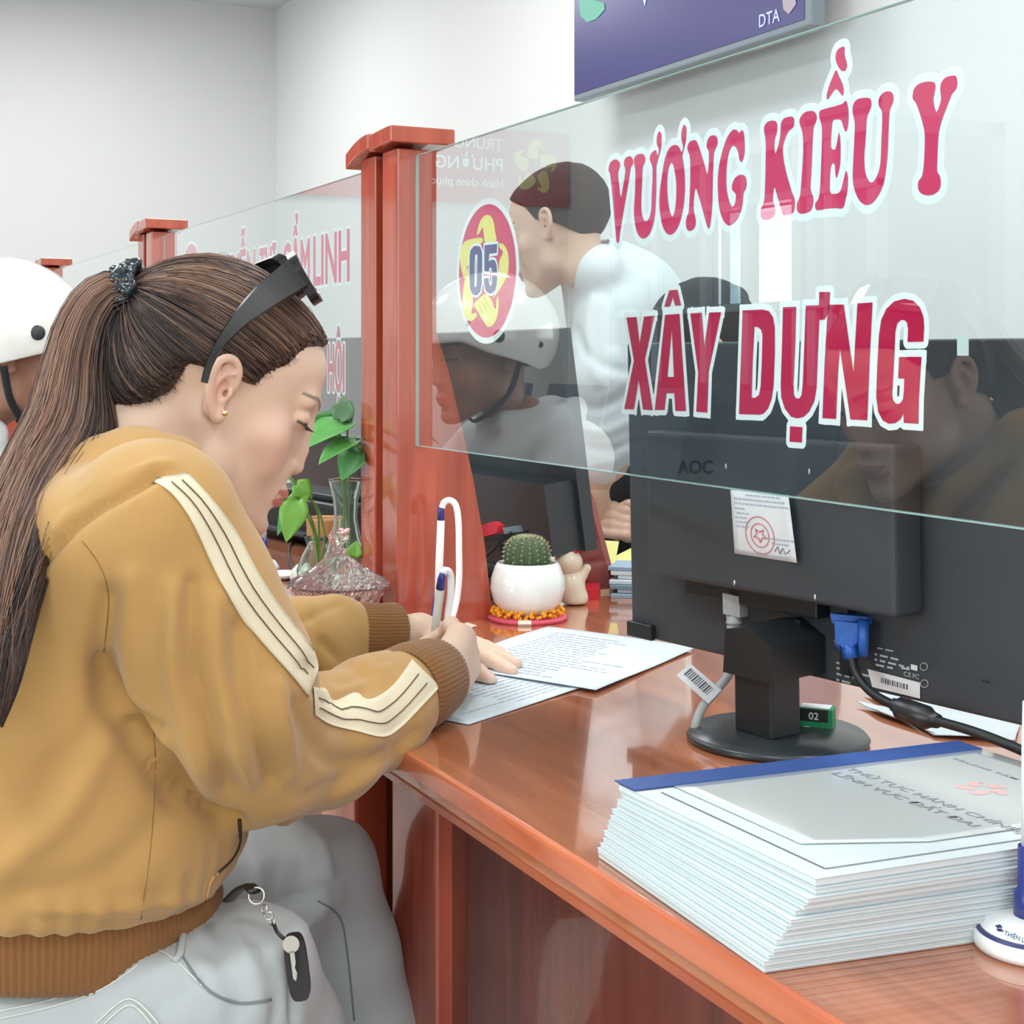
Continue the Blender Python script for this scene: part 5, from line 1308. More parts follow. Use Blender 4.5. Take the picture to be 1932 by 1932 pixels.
# keys hanging at her hip
kc = empty('keychain', W(487, 1688, 1.18), 0, 'bunch of keys with black leather tag hanging at her hip', 'keys'); KR = kc.location
SIL = mat('silver metal', rgb(205, 200, 194), 0.25, 0.9); LEA = mat('black leather', rgb(26, 26, 28), 0.4, bump=(300, 0.1))
_kz = min(px_of(h_)[2] for h_ in (hit(jb, *p_)[0] for p_ in ((540, 1800), (525, 1760), (505, 1730), (545, 1850), (490, 1700))) if h_ is not None) - 0.012
kz = lambda px, py, z=1.235: W(px, py, z - 1.235 + _kz)
def ring(c, r, th, ax, m, name):
    ax = Vector(ax).normalized(); u = ax.orthogonal().normalized(); v = ax.cross(u)
    pts = [Vector(c) + (u * math.cos(w) + v * math.sin(w)) * r for w in [2 * math.pi * k / 24 for k in range(25)]]
    return MB().tube(pts, th, 7, cap=False).build(name, m, kc, rel=KR)
ring(kz(484, 1690), 0.0062, 0.0009, (0.8, -0.4, 0.3), SIL, 'split_ring')
ring(kz(499, 1716), 0.0035, 0.0008, (0.3, -0.9, 0.1), SIL, 'link'); ring(kz(507, 1728), 0.0030, 0.0008, (0.9, -0.2, 0.1), SIL, 'link'); ring(kz(514, 1739), 0.0030, 0.0008, (0.2, -0.9, 0.3), SIL, 'link')
MB().tube(catmull([kz(432, 1698, 1.28), kz(452, 1678, 1.26), kz(470, 1672, 1.245), kz(480, 1682)], 5), [0.006] * 16, 8, flat=0.4).build('strap', LEA, kc, rel=KR)
MB().tube(catmull([kz(516, 1742), kz(524, 1760, 1.225), kz(540, 1772, 1.225), kz(560, 1762)], 5), 0.0016, 7).build('cord', LEA, kc, rel=KR)
ax_a, ax_b = kz(552, 1765, 1.23), kz(568, 1886, 1.225); dd = (ax_b - ax_a).normalized(); sd = dd.cross(Vector((0.9, -0.4, 0))).normalized()
tg = []
for w in range(24):
    a = 2 * math.pi * w / 24; ca_, sa_ = math.cos(a), math.sin(a)
    tg.append(ax_a.lerp(ax_b, 0.5) + dd * (0.0262 * (abs(ca_) ** 0.55) * (1 if ca_ > 0 else -1)) + sd * (0.0088 * (abs(sa_) ** 0.55) * (1 if sa_ > 0 else -1)))
MB().prism(tg, dd.cross(sd) * 0.005).build('leather_tag', LEA, kc, rel=KR)
kt = MB(); kc0 = kz(549, 1782, 1.219)
kt.prism([kc0 + (dd * math.cos(a) + sd * math.sin(a)) * 0.0066 for a in [2 * math.pi * k / 20 for k in range(20)]], dd.cross(sd) * 0.0014)
kt.prism([kc0 + dd * 0.005 + sd * 0.0018, kc0 + dd * 0.026 + sd * 0.0018, kc0 + dd * 0.028, kc0 + dd * 0.026 - sd * 0.0010, kc0 + dd * 0.022 - sd * 0.0018, kc0 + dd * 0.018 - sd * 0.0006, kc0 + dd * 0.014 - sd * 0.0018, kc0 + dd * 0.005 - sd * 0.0018], dd.cross(sd) * 0.0014)
kt.build('key', SIL, kc, rel=KR)
# ================================================================ things on the counter
PAPER = mat('paper', rgb(206, 218, 224), 0.75); INK = mat('grey ink', rgb(172, 184, 202), 0.8); REDI = mat('red ink', rgb(214, 120, 128), 0.8); DKI = mat('dark ink', rgb(80, 84, 96), 0.8)
def quadpt(c, u, v):
    return (c[0] * (1 - u) + c[1] * u) * (1 - v) + (c[3] * (1 - u) + c[2] * u) * v
def sheet(name, c, z, label, curl=0.002, m=None, th=0.0005, group=None, seed=0, cat='paper', lift=None):
    c = [Vector(p) for p in c]; o = c[0].copy(); o.z = CT
    t = empty(name, o, 0, label, cat, group); N = 16; vs = []; fs = []
    for lay in (0, 1):
        for j in range(N + 1):
            for i in range(N + 1):
                u, v = i / N, j / N; p = quadpt(c, u, v)
                e = max(abs(2 * u - 1), abs(2 * v - 1)); h = curl * max(0, e - 0.75) * 4 * (0.5 + 0.5 * math.sin(3 * u + 5 * v + seed))
                if lift: h += lift(u, v)
                vs.append((p.x - o.x, p.y - o.y, z - CT + h + lay * th))
    M = (N + 1) ** 2
    for j in range(N):
        for i in range(N): a = j * (N + 1) + i; fs += [(a, a + N + 1, a + N + 2, a + 1), (M + a, M + a + 1, M + a + N + 2, M + a + N + 1)]
    for i in range(N):
        for a, b in ((i, i + 1), (N * (N + 1) + i + 1, N * (N + 1) + i), ((i + 1) * (N + 1), i * (N + 1)), (i * (N + 1) + N, (i + 1) * (N + 1) + N)): fs.append((a, b, b + M, a + M))
    mobj('page', vs, fs, m or PAPER, t, True)
    def at(u, v, d=0.0003):
        p = quadpt(c, u, v); e = max(abs(2 * u - 1), abs(2 * v - 1)); h = curl * max(0, e - 0.75) * 4 * (0.5 + 0.5 * math.sin(3 * u + 5 * v + seed)) + (lift(u, v) if lift else 0)
        return Vector((p.x - o.x, p.y - o.y, z - CT + h + th + d))
    return t, at
def print_lines(t, at, rows, u0, u1, m=INK, seed=1, hgt=0.006, along='u'):
    r = random.Random(seed); mb = MB()
    for v in rows:
        u = u0
        while u < u1 - 0.02:
            w = r.uniform(0.02, 0.07)
            if u + w > u1 - (r.random() < 0.3) * 0.3: break
            P = [(u, v - hgt), (u + w, v - hgt), (u + w, v + hgt), (u, v + hgt)]
            if along == 'v': P = [(b, a) for a, b in P]
            mb.add([at(a, b) for a, b in P], [(0, 1, 2, 3)]); u += w + r.uniform(0.008, 0.016)
    o = mb.build('printed_text', m, t); o['kind'] = 'stuff'
zc = lambda px, py: on_z(px, py, CT)
a_, b_, c_ = zc(1034, 1187), zc(1312, 1227), zc(1124, 1310)
tA, atA = sheet('form_sheet', [a_, b_, c_, a_ + c_ - b_], CT + 0.0022, 'upper printed form sheet, its corner reaching toward the monitor', 0.0022)
print_lines(tA, atA, [0.10 + 0.045 * k for k in range(19)], 0.12, 0.9, seed=4)
c0, c1 = zc(884, 1369), zc(1080, 1306); d1 = (c1 - c0).normalized(); d2 = Vector((-d1.y, d1.x, 0)); 
tB, atB = sheet('form_sheet', [c0 + d1 * 0.26, c0, c0 + d2 * 0.20, c0 + d2 * 0.20 + d1 * 0.26], CT + 0.0008, 'lower printed form sheet under her writing hand', 0.0018, seed=2)
print_lines(tB, atB, [0.10 + 0.05 * k for k in range(16)], 0.1, 0.9, seed=9)
scr = MB().prism([zc(866, 1181) + Vector((0, 0, 0.0008)), zc(882, 1177) + Vector((0, 0, 0.0015)), zc(900, 1182) + Vector((0, 0, 0.0008)), zc(884, 1188) + Vector((0, 0, 0.001))], (0, 0, 0.0006)).build('paper_scrap', mat('scrap', rgb(225, 200, 185), 0.8))
tagp(scr, 'tiny torn paper scrap on the counter beside the post foot', 'paper')

# ---------------------------------------------------------------- cactus in a white pot on a pink coaster
pc = Vector((-1.824, 0.925, CT))
co = empty('coaster', pc, 0, 'round pink coaster with a band of white tape under the cactus pot', 'coaster')
MB().lathe([(0.003, 0.0), (0.0535, 0.0), (0.0555, 0.003), (0.0535, 0.0062), (0.003, 0.0064)], seg=48).build('disc', mat('pink foam', rgb(214, 84, 108), 0.6), co)
tv_ = (Vector((0, 0, EYE)) - pc); tv_.z = 0; tv_.normalize(); sd_ = Vector((-tv_.y, tv_.x, 0)); tq = MB()
pts = [tv_ * r + Vector((0, 0, z)) for r, z in ((0.046, 0.0068), (0.0542, 0.0066), (0.0562, 0.003), (0.0540, 0.0002))]
pts = [p + sd_ * (-0.004) for p in pts]
tq.add([p - sd_ * 0.009 for p in pts] + [p + sd_ * 0.009 for p in pts], [(i, i + 1, i + 5, i + 4) for i in range(3)])
tq.build('tape', mat('masking tape', rgb(232, 222, 206), 0.7), co)
gar = empty('flower_garland', pc + Vector((0, 0, 0.0064)), 0, 'orange crocheted ring round the foot of the cactus pot', 'garland')
gm = MB(); r_ = random.Random(5)
for k in range(150):
    a = 2 * math.pi * k / 50 + r_.uniform(-.05, .05); rr = 0.0445 + 0.0045 * math.cos(k * 2.4); z = 0.0055 + 0.0040 * math.sin(k * 2.4)
    gm.sphere((rr * math.cos(a), rr * math.sin(a), z), (r_.uniform(.0026, .0042), r_.uniform(.0026, .0042), r_.uniform(.002, .0034)), 7, 5)
g_ = gm.build('petals', mat('orange yarn', rgb(244, 162, 40), 0.8, var=(240, 0.35)), gar); g_['kind'] = 'stuff'
cp = empty('cactus_pot', pc + Vector((0, 0, 0.0064)), 0, 'round glossy white ceramic pot with small cactus on the coaster', 'potted plant')
MB().lathe([(0.002, 0.0), (0.030, 0.0), (0.038, 0.006), (0.0475, 0.020), (0.0520, 0.037), (0.0505, 0.052), (0.0455, 0.066), (0.0425, 0.0715), (0.0405, 0.0725), (0.0385, 0.071), (0.040, 0.064), (0.042, 0.056), (0.002, 0.056)], seg=56).build('pot', mat('white ceramic', rgb(236, 242, 240), 0.12, coat=0.5), cp)
MB().lathe([(0.002, 0.055), (0.0405, 0.055), (0.0405, 0.0625), (0.002, 0.065)], seg=32).build('soil', mat('dark soil', rgb(62, 66, 58), 0.9, var=(200, 0.5)), cp)
cc = Vector((0.0, -0.001, 0.074)); rib = lambda w, i, z: 1 + 0.05 * math.cos(18 * w)
prof = [(0.002, -0.026), (0.022, -0.024), (0.0285, -0.012), (0.0305, 0.002), (0.0300, 0.014), (0.0262, 0.024), (0.0190, 0.0305), (0.010, 0.0330), (0.001, 0.0325)]
cact = MB().lathe(prof, tuple(cc), seg=108, wob=rib).build('cactus', mat('cactus green', rgb(72, 92, 62), 0.7, var=(200, 0.3)), cp)
sp = MB(); r_ = random.Random(8)
for k in range(18):
    w = 2 * math.pi * k / 18
    for i in range(15):
        t = (i + 0.5 * (k % 2)) / 15.0; s = t * (len(prof) - 1); j = min(int(s), len(prof) - 2); fr_ = s - j
        r = (prof[j][0] * (1 - fr_) + prof[j + 1][0] * fr_) * 1.05; z = prof[j][1] * (1 - fr_) + prof[j + 1][1] * fr_
        if z < -0.012: continue
        p = cc + Vector((r * math.cos(w), r * math.sin(w), z)); nn = Vector((math.cos(w) * r * 30, math.sin(w) * r * 30, z * 40)).normalized()
        for q_ in range(6):
            d = (nn + Vector((r_.uniform(-1, 1), r_.uniform(-1, 1), r_.uniform(-1, 1))) * 0.75).normalized(); e = d.orthogonal().normalized() * 0.00035
            f2 = d.cross(e); sp.add([p + e, p - e * .5 + f2, p - e * .5 - f2, p + d * r_.uniform(0.0035, 0.0055)], [(0, 1, 3), (1, 2, 3), (2, 0, 3)])
sp_ = sp.build('spines', mat('pale spines', rgb(205, 204, 168), 0.7), cp); sp_['kind'] = 'stuff'

# ---------------------------------------------------------------- leaning red frame, figurine and papers behind the pot
Zt = 2.27
lf = empty('picture_stand', on_z(1112, 1117, CT), 0, 'dark red board leaning on a bright red foot behind the pot', 'stand'); LR = lf.location
pl = [(1088, 950), (1090, 934), (1098, 927), (1107, 932), (1113, 948), (1151, 1092), (1152, 1104), (1146, 1111), (1132, 1112), (1100, 1110), (1078, 1100)]
MB().prism([W(x, y, Zt) for x, y in pl], Vector((-0.35, 0.93, 0)) * 0.012).build('board', wood('lacquered red', rgb(120, 40, 34), rgb(158, 62, 50), 0.25), lf, rel=LR)
g = MB(); p0 = on_z(1068, 1134, CT); 
g.prism([on_z(1070, 1136, CT), on_z(1130, 1132, CT), on_z(1133, 1118, CT), on_z(1078, 1121, CT)], (0, 0, 0.016)).build('foot', mat('bright red plastic', rgb(196, 24, 44), 0.35), lf, rel=LR)
fg = empty('figurine', on_z(1078, 1140, CT), 0, 'small cream figurine raising one arm, half hidden by the cactus pot', 'figurine'); FR_ = fg.location; Zf = px_of(FR_)[2]
F1 = Field(tuple(FR_ + Vector((-0.06, -0.06, 0))), tuple(FR_ + Vector((0.06, 0.06, 0.10))), 0.0018)
F1.ell(W(1078, 1105, Zf), (0.020, 0.020, 0.026), k=0.006); F1.cap(W(1072, 1100, Zf), W(1084, 1128, Zf), 0.017, 0.020, 0.006)
F1.chain([W(1086, 1095, Zf), W(1098, 1085, Zf), W(1107, 1072, Zf)], [0.010, 0.007, 0.0065], 0.005); F1.plane((0, 0, CT + 0.001), (0, 0, -1))
V, F_ = F1.mesh(); CREAM = mat('cream ceramic', rgb(222, 208, 186), 0.3, coat=0.3); qobj('body', V - np.array(FR_), F_, CREAM, fg)
MB().sphere(W(1073, 1061, Zf) - FR_, (0.0205, 0.0205, 0.0200), 24, 16).build('head', CREAM, fg)
MB().sphere(W(1086, 1042, Zf) - FR_ + Vector((0.004, -0.004, 0)), (0.006, 0.004, 0.005), 12, 8).build('red_mark', mat('bright red plastic', rgb(196, 24, 44), 0.35), fg)
BKS = [mat('blue paper', rgb(150, 176, 196), 0.7), mat('white paper edge', rgb(214, 222, 228), 0.7), mat('teal paper', rgb(120, 150, 160), 0.7)]
bz = CT
for k in range(7):
    c = on_z(1152 + (k % 3) * 3, 1128 - k, CT); h = 0.0062
    o = MB().box(0, 0.21, 0, 0.15, 0, h - 0.0006, 0.0008).build('file_folder', BKS[k % 3] if k % 2 == 0 else BKS[1]); o.location = (c.x, c.y + 0.01 * math.sin(k * 2), bz); o.rotation_euler = (0, 0, math.radians(52 + 4 * math.sin(k * 3)))
    tagp(o, '%s file in the pile beside the clasped hands, %s' % (['blue grey', 'white', 'teal'][k % 3] if k % 2 == 0 else 'white', ['at the bottom', 'second from the bottom', 'third from the bottom', 'in the middle', 'third from the top', 'second from the top', 'at the top'][k]), 'file', 'pile of files behind the red board'); bz += h
YN = mat('yellow note', rgb(240, 236, 150), 0.7)
for k, (pts, lb) in enumerate((([(1138, 1062), (1140, 1020), (1168, 1022), (1160, 1066)], 'yellow sticky note standing up at the edge of the file pile'), ([(1160, 1050), (1196, 1032), (1222, 1040), (1216, 1066), (1150, 1068)], 'yellow sticky note lying on top of the file pile'))):
    o = MB().prism([W(x, y, 2.30 + 0.02 * k + (1066 - y) * 0.0006) for x, y in pts], (0.0004, -0.0004, 0.0006)).build('sticky_note', YN)
    tagp(o, lb, 'sticky note')

# ---------------------------------------------------------------- far computer monitor (back seen)
MBK = mat('monitor back', rgb(52, 60, 66), 0.42, bump=(500, 0.05)); MSD = mat('monitor dark plastic', rgb(30, 36, 40), 0.4)
def far_monitor(loc, label, mir=False):
    t = empty('computer_monitor', loc, 0, label, 'monitor'); w, h = 0.52, 0.325
    up = Vector((0, -math.sin(math.radians(8)), math.cos(math.radians(8)))); bk = Vector((0, -math.cos(math.radians(8)), -math.sin(math.radians(8))))
    o = Vector((0, 0, 0.079)); P = lambda s, z, d: o + Vector((-s, 0, 0)) + up * z + bk * d
    def bx(s0, s1, z0, z1, da, db): 
        vs = [P(s, z, d) for d in (da, db) for z in (z0, z1) for s in (s0, s1)]
        return MB().add(vs, [(0, 2, 3, 1), (4, 5, 7, 6), (0, 1, 5, 4), (1, 3, 7, 5), (3, 2, 6, 7), (2, 0, 4, 6)])
    bx(0, w, 0, h, 0, -0.020).build('panel', MBK, t); bx(0.012, w - 0.012, 0.012, h - 0.004, -0.0203, -0.0215).build('screen', mat('monitor screen', rgb(20, 24, 30), 0.2), t)
    bx(0.012, w - 0.03, 0.0, 0.105, 0.0, 0.048).build('rear_housing', MBK, t)
    bx(w / 2 - 0.03, w / 2 + 0.03, -0.07, 0.05, 0.0, 0.03).build('stand_neck', MSD, t)
    MB().lathe([(0.004, 0.0), (0.09, 0.0), (0.092, 0.004), (0.07, 0.011), (0.004, 0.012)], (-w / 2, 0.03, 0.0005), 40).build('stand_base', MSD, t)
    return t
far_monitor((-1.884, 1.05, CT), 'dark computer monitor seen from behind beyond the wooden post')
m3 = far_monitor((-2.86, 1.12, CT - 0.0), 'dark computer monitor behind the glass vase and trailing leaves')
# sticks and plugs under the rear housing of the far monitor, desk telephone below
fm = [o for o in bpy.data.objects if o.name == 'computer_monitor'][0]; FL_ = fm.location
fz = px_of(W(920, 1000, 2.14))[2]; pp = lambda x, y, z=fz: W(x, y, z) - FL_
MB().prism([pp(898, 994), pp(926, 985), pp(938, 992), pp(936, 1006), pp(908, 1014), pp(900, 1006)], (-0.004, 0.014, 0)).build('usb_stick', mat('red plastic', rgb(214, 50, 66), 0.35), fm)
MB().prism([pp(948, 996), pp(972, 992), pp(976, 1004), pp(952, 1008)], (-0.004, 0.012, 0)).build('plug', mat('plug steel', rgb(130, 145, 155), 0.3, 0.6), fm)
MB().prism([pp(915, 1012, fz + .01), pp(985, 1002, fz + .01), pp(990, 1016, fz + .01), pp(918, 1024, fz + .01)], (-0.004, 0.012, 0)).build('port_strip', MSD, fm)
MB().tube(catmull([pp(966, 1004), pp(948, 1020), pp(925, 1042), pp(905, 1060)], 6), 0.0022, 8).build('cable', cordm, fm)
tel = empty('desk_telephone', on_z(926, 1120, CT), math.radians(20), 'low black desk telephone base between the post and the cactus', 'telephone')
MB().prism([(-0.05, -0.04, 0.001), (0.05, -0.04, 0.001), (0.05, 0.06, 0.001), (-0.05, 0.06, 0.001)], (0, 0, 0.030)).build('base', MSD, tel)
MB().box(-0.045, 0.045, -0.03, 0.0, 0.0312, 0.050, 0.006).build('handset', MSD, tel)
tN, _ = sheet('note_sheet', [zc(903, 1075), zc(960, 1062), zc(990, 1085), zc(930, 1100)], CT + 0.001, 'white note sheet on the desk behind the cactus', 0.001)

# ---------------------------------------------------------------- near computer monitor (back seen), local frame: s = left along the panel, d = toward the camera
ML, MBv, M0 = Vector((-0.9872, -0.1582, 0)), Vector((0.158, -0.987, 0)), Vector((-1.158, 0.862, 0))
ti = math.radians(1.3); MU = Vector((0, 0, math.cos(ti))) + MBv * math.sin(ti)
mon = empty('computer_monitor', M0 + Vector((0, 0, CT)), 0, 'large black computer monitor seen from behind, right of the paper forms', 'monitor'); MR = mon.location
def MP(s, z, d): return M0 + ML * s + Vector((0, 0, 0.841)) + MU * (z - 0.841) + MBv * d - MR
def onM(px, py, d):
    """point on the monitor's back plane shifted by d"""
    o = CAMP; r = (W(px, py, 1.0) - CAMP); p = M0 + Vector((0, 0, 0.841)) + MBv * d; n = ML.cross(MU).normalized()
    return CAMP + r * ((p - o).dot(n) / r.dot(n)) - MR
WEAVE = mat('monitor woven back', rgb(58, 64, 70), 0.5, bump=(420, 0.35, (1, 1, 6)), var=(260, 0.10, (1, 1, 8)))
def mbox(s0, s1, z0, z1, d0, d1, bev=0.0):
    bm = bmesh.new(); bmesh.ops.create_cube(bm, size=1)
    if bev: bmesh.ops.scale(bm, vec=(abs(s1 - s0), abs(d1 - d0), abs(z1 - z0)), verts=bm.verts); bmesh.ops.bevel(bm, geom=bm.edges[:], offset=bev, segments=3, affect='EDGES', profile=0.5); bmesh.ops.scale(bm, vec=(1 / abs(s1 - s0), 1 / abs(d1 - d0), 1 / abs(z1 - z0)), verts=bm.verts)
    for v in bm.verts: v.co = MP((s0 + s1) / 2 + v.co.x * (s1 - s0), (z0 + z1) / 2 + v.co.z * (z1 - z0), (d0 + d1) / 2 + v.co.y * (d1 - d0))
    return MB().bm(bm)
mbox(-0.300, 0.226, 0.841, 1.156, -0.022, 0.0, 0.003).build('panel', WEAVE, mon)
mbox(-0.296, 0.222, 0.850, 1.150, -0.0235, -0.0215).build('screen', mat('monitor screen', rgb(20, 24, 30), 0.2), mon)
mbox(-0.168, 0.154, 0.918, 1.066, -0.001, 0.038, 0.005).build('rear_housing', WEAVE, mon)
mbox(0.186, 0.2262, 0.8405, 0.857, 0.0, 0.007, 0.0015).build('corner_block', MSD, mon)
mbox(-0.092, -0.082, 0.853, 0.919, 0.0, 0.012).build('port_rib', MSD, mon)
mbox(-0.060, 0.120, 0.900, 0.920, 0.0, 0.018, 0.002).build('port_bay', MSD, mon)
# stand: wedge head, column, round foot
bm_ = MB(); sh = [(-0.052, 0.838), (-0.052, 0.868), (-0.040, 0.886), (0.000, 0.892), (0.022, 0.882), (0.022, 0.846), (0.012, 0.838)]
sh = [(-0.050, 0.845), (-0.050, 0.878), (-0.020, 0.892), (0.010, 0.886), (0.014, 0.845)]
bm_.add([MP(s, z, 0.066) for s, z in sh] + [MP(s - 0.004, z + 0.004, 0.0) for s, z in sh], [tuple(range(5)), tuple(reversed(range(5, 10)))] + [(i, i + 5, (i + 1) % 5 + 5, (i + 1) % 5) for i in range(5)])
bm_.build('stand_head', MSD, mon)
mbox(-0.0430, 0.0065, 0.7905, 0.850, 0.022, 0.060, 0.003).build('stand_column', MSD, mon)
bc_ = on_z(1467, 1396, CT) - MR
MB().lathe([(0.004, 0.0006), (0.084, 0.0006), (0.0855, 0.004), (0.082, 0.008), (0.050, 0.0115), (0.004, 0.0125)], (bc_.x, bc_.y, 0), 64).build('stand_base', mat('monitor satin', rgb(46, 52, 56), 0.3), mon)
for px, py in ((1370, 880), (1527, 890), (1386, 1100), (1538, 1127)):
    MB().sphere(onM(px, py, 0.038), (0.0014, 0.0014, 0.003), 8, 6).build('screw', mat('steel screw', rgb(200, 205, 208), 0.3, 0.8), mon)
p0 = onM(1278, 893, 0.0385); text_on('logo', 'AOC', p0, onM(1345, 893, 0.0385) - p0, onM(1278, 868, 0.0385) - p0, mat('logo grey', rgb(26, 30, 34), 0.25), mon, 0.02, (onM(1345, 893, 0.0385) - p0).length)
# rating plate print, stickers
LG = mat('label grey print', rgb(176, 182, 186), 0.6); LW = mat('label white', rgb(224, 228, 230), 0.5)
def bars(o, ux, uy, n, m, name='barcode', seed=3, parent=None):
    r = random.Random(seed); mb = MB(); x = 0.0
    while x < 1:
        w = r.choice((0.03, 0.03, 0.055)); mb.add([o + ux * x, o + ux * min(x + w, 1), o + ux * min(x + w, 1) + uy, o + ux * x + uy], [(0, 1, 2, 3)]); x += w + r.choice((0.035, 0.05))
    k = mb.build(name, m, parent); k['kind'] = 'stuff'; return k
def tiny_text(rows, d, m=LG, seed=2):
    r = random.Random(seed); mb = MB()
    for x0, y0, x1, y1, h in rows:
        n = int(abs(x1 - x0) / 5); i = 0
        while i < n:
            w = r.randint(1, 3); a, b = i / n, min((i + w) / n, 1)
            X0, Y0, X1, Y1 = x0 + (x1 - x0) * a, y0 + (y1 - y0) * a, x0 + (x1 - x0) * b, y0 + (y1 - y0) * b
            mb.add([onM(X0, Y0, d), onM(X1, Y1, d), onM(X1, Y1 - h, d), onM(X0, Y0 - h, d)], [(0, 1, 2, 3)]); i += w + 1
    k = mb.build('rating_text', m, mon); k['kind'] = 'stuff'
tiny_text([(1578, 1252, 1612, 1262, 4), (1578, 1262, 1640, 1278, 4), (1578, 1273, 1618, 1283, 4), (1578, 1284, 1604, 1291, 4), (1650, 1236, 1700, 1248, 4), (1650, 1246, 1716, 1262, 4), (1652, 1256, 1690, 1264, 4), (1700, 1262, 1722, 1266, 4), (1655, 1224, 1690, 1231, 3)], 0.0009)
MB().prism([onM(x, y, 0.0008) for x, y in ((1637, 1262), (1736, 1288), (1736, 1318), (1646, 1296))], MBv * 0.0003).build('label', LW, mon, 'white barcode label')
o_ = onM(1662, 1288, 0.0014); bars(o_, onM(1714, 1302, 0.0014) - o_, onM(1662, 1278, 0.0014) - o_, 20, DKI, parent=mon)
for tx, x, y, w_, h in (('CE', 1705, 1275, 14, 9), ('FC', 1722, 1279, 12, 9)):
    p0 = onM(x, y, 0.0009); text_on('mark', tx, p0, onM(x + w_, y + w_ * .22, 0.0009) - p0, onM(x, y - h, 0.0009) - p0, LG, mon, 0.01, (onM(x + w_, y + w_ * .22, 0.0009) - p0).length)
MB().prism([onM(x, y, 0.0008) for x, y in ((1719, 1253), (1731, 1256), (1731, 1266), (1719, 1263))], MBv * 0.0003).build('label', LW, mon)
for x, y, r in ((1743, 1258, 7), (1744, 1290, 7)):
    c = onM(x, y, 0.001); e1 = onM(x + r, y, 0.001) - c; e2 = onM(x, y - r, 0.001) - c
    MB().tube([c + e1 * math.cos(a) + e2 * math.sin(a) for a in [2 * math.pi * k / 20 for k in range(21)]], 0.0004, 5, cap=False).build('mark', LG, mon)
MB().prism([onM(x, y, 0.0004) for x, y in ((1853, 1282), (1868, 1285), (1868, 1289), (1853, 1286))], MBv * 0.0004).build('slot', MSD, mon)
MB().prism([onM(x, y, 0.0126) for x, y in ((1499, 1168), (1510, 1170), (1510, 1184), (1499, 1182))], MBv * 0.0004).build('slot', MSD, mon)
# slip of paper taped on the housing
nt = empty('paper_note', MR + onM(1440, 990, 0.040), 0, 'small white stamped slip taped to the back of the big monitor', 'paper'); NR = nt.location - MR
npx = [(1378, 924), (1487, 934), (1503, 1062), (1386, 1044)]; N = 10; vs = []; fs = []
def nxy(u, v):
    x = (npx[0][0] * (1 - u) + npx[1][0] * u) * (1 - v) + (npx[3][0] * (1 - u) + npx[2][0] * u) * v; y = (npx[0][1] * (1 - u) + npx[1][1] * u) * (1 - v) + (npx[3][1] * (1 - u) + npx[2][1] * u) * v
    return x, y
def npnt(u, v, e=0.0): x, y = nxy(u, v); return onM(x, y, 0.0392 + 0.010 * max(0, u - 0.8) * 3 + 0.001 * math.sin(4 * v) + e) - NR
for j in range(N + 1):
    for i in range(N + 1): vs.append(npnt(i / N, j / N))
for j in range(N):
    for i in range(N): a = j * (N + 1) + i; fs.append((a, a + N + 1, a + N + 2, a + 1))
o = mobj('slip', vs, fs, mat('slip paper', rgb(226, 232, 236), 0.8), nt, True); md = o.modifiers.new('thickness', 'SOLIDIFY'); md.thickness = 0.0003
mb = MB(); r_ = random.Random(12)
for v, u0, u1 in ((0.07, 0.25, 0.8), (0.14, 0.05, 0.9), (0.21, 0.05, 0.95), (0.29, 0.05, 0.2), (0.36, 0.08, 0.25), (0.43, 0.05, 0.25), (0.50, 0.06, 0.24), (0.57, 0.05, 0.24), (0.70, 0.55, 0.98), (0.77, 0.62, 0.85), (0.97, 0.05, 0.85)):
    u = u0
    while u < u1: w = r_.uniform(0.03, 0.08); mb.add([npnt(min(a, 1), b, 0.0005) for a, b in ((u, v), (u + w, v), (u + w, v - 0.022), (u, v - 0.022))], [(0, 1, 2, 3)]); u += w + 0.015
k = mb.build('printed_text', INK, nt); k['kind'] = 'stuff'
for rr in (0.30, 0.19):
    MB().tube([npnt(0.44 + rr * 0.78 * math.cos(a), 0.66 + rr * math.sin(a) * 0.95, 0.0006) for a in [2 * math.pi * q_ / 28 for q_ in range(29)]], 0.00045, 5, cap=False).build('stamp_ring', REDI, nt)
MB().tube([npnt(0.44 + rr * math.cos(a), 0.66 + rr * math.sin(a), 0.0006) for a, rr in [(2 * math.pi * q_ / 10 + math.pi / 2, 0.11 if q_ % 2 == 0 else 0.05) for q_ in range(11)]], 0.0006, 5, cap=False).build('stamp_star', REDI, nt)
MB().tube(catmull([npnt(0.66, 0.88, 0.0006), npnt(0.72, 0.80, 0.0006), npnt(0.74, 0.90, 0.0006), npnt(0.80, 0.81, 0.0006), npnt(0.83, 0.89, 0.0006), npnt(0.92, 0.82, 0.0006)], 5), 0.0004, 5).build('signature', mat('pen ink', rgb(120, 130, 150), 0.7), nt)

# cables of the monitor
GRY = mat('grey plastic', rgb(168, 172, 174), 0.45); BLU = mat('connector blue', rgb(40, 98, 186), 0.35)
pw = empty('power_cable', W(1384, 1140, 1.455), 0, 'grey power cable with a barcode flag plugged into the big monitor', 'cable'); PR_ = pw.location
wz = lambda px, py, z: W(px, py, z) - PR_
MB().prism([wz(1363, 1119, 1.448), wz(1395, 1126, 1.442), wz(1396, 1166, 1.442), wz(1364, 1158, 1.448)], (-0.006, 0.014, 0)).build('plug', GRY, pw)
bt = MB(); bt.tube([wz(1384, 1160, 1.452), wz(1387, 1206, 1.452)], [0.0075, 0.0055], 12)
for k in range(4): bt.tube([wz(1385 + k, 1172 + k * 9, 1.452), wz(1385 + k, 1176 + k * 9, 1.452)], [0.0082 - k * 0.0004] * 2, 12)
bt.build('strain_relief', GRY, pw)
e_ = on_z(1316, 1376, CT); 
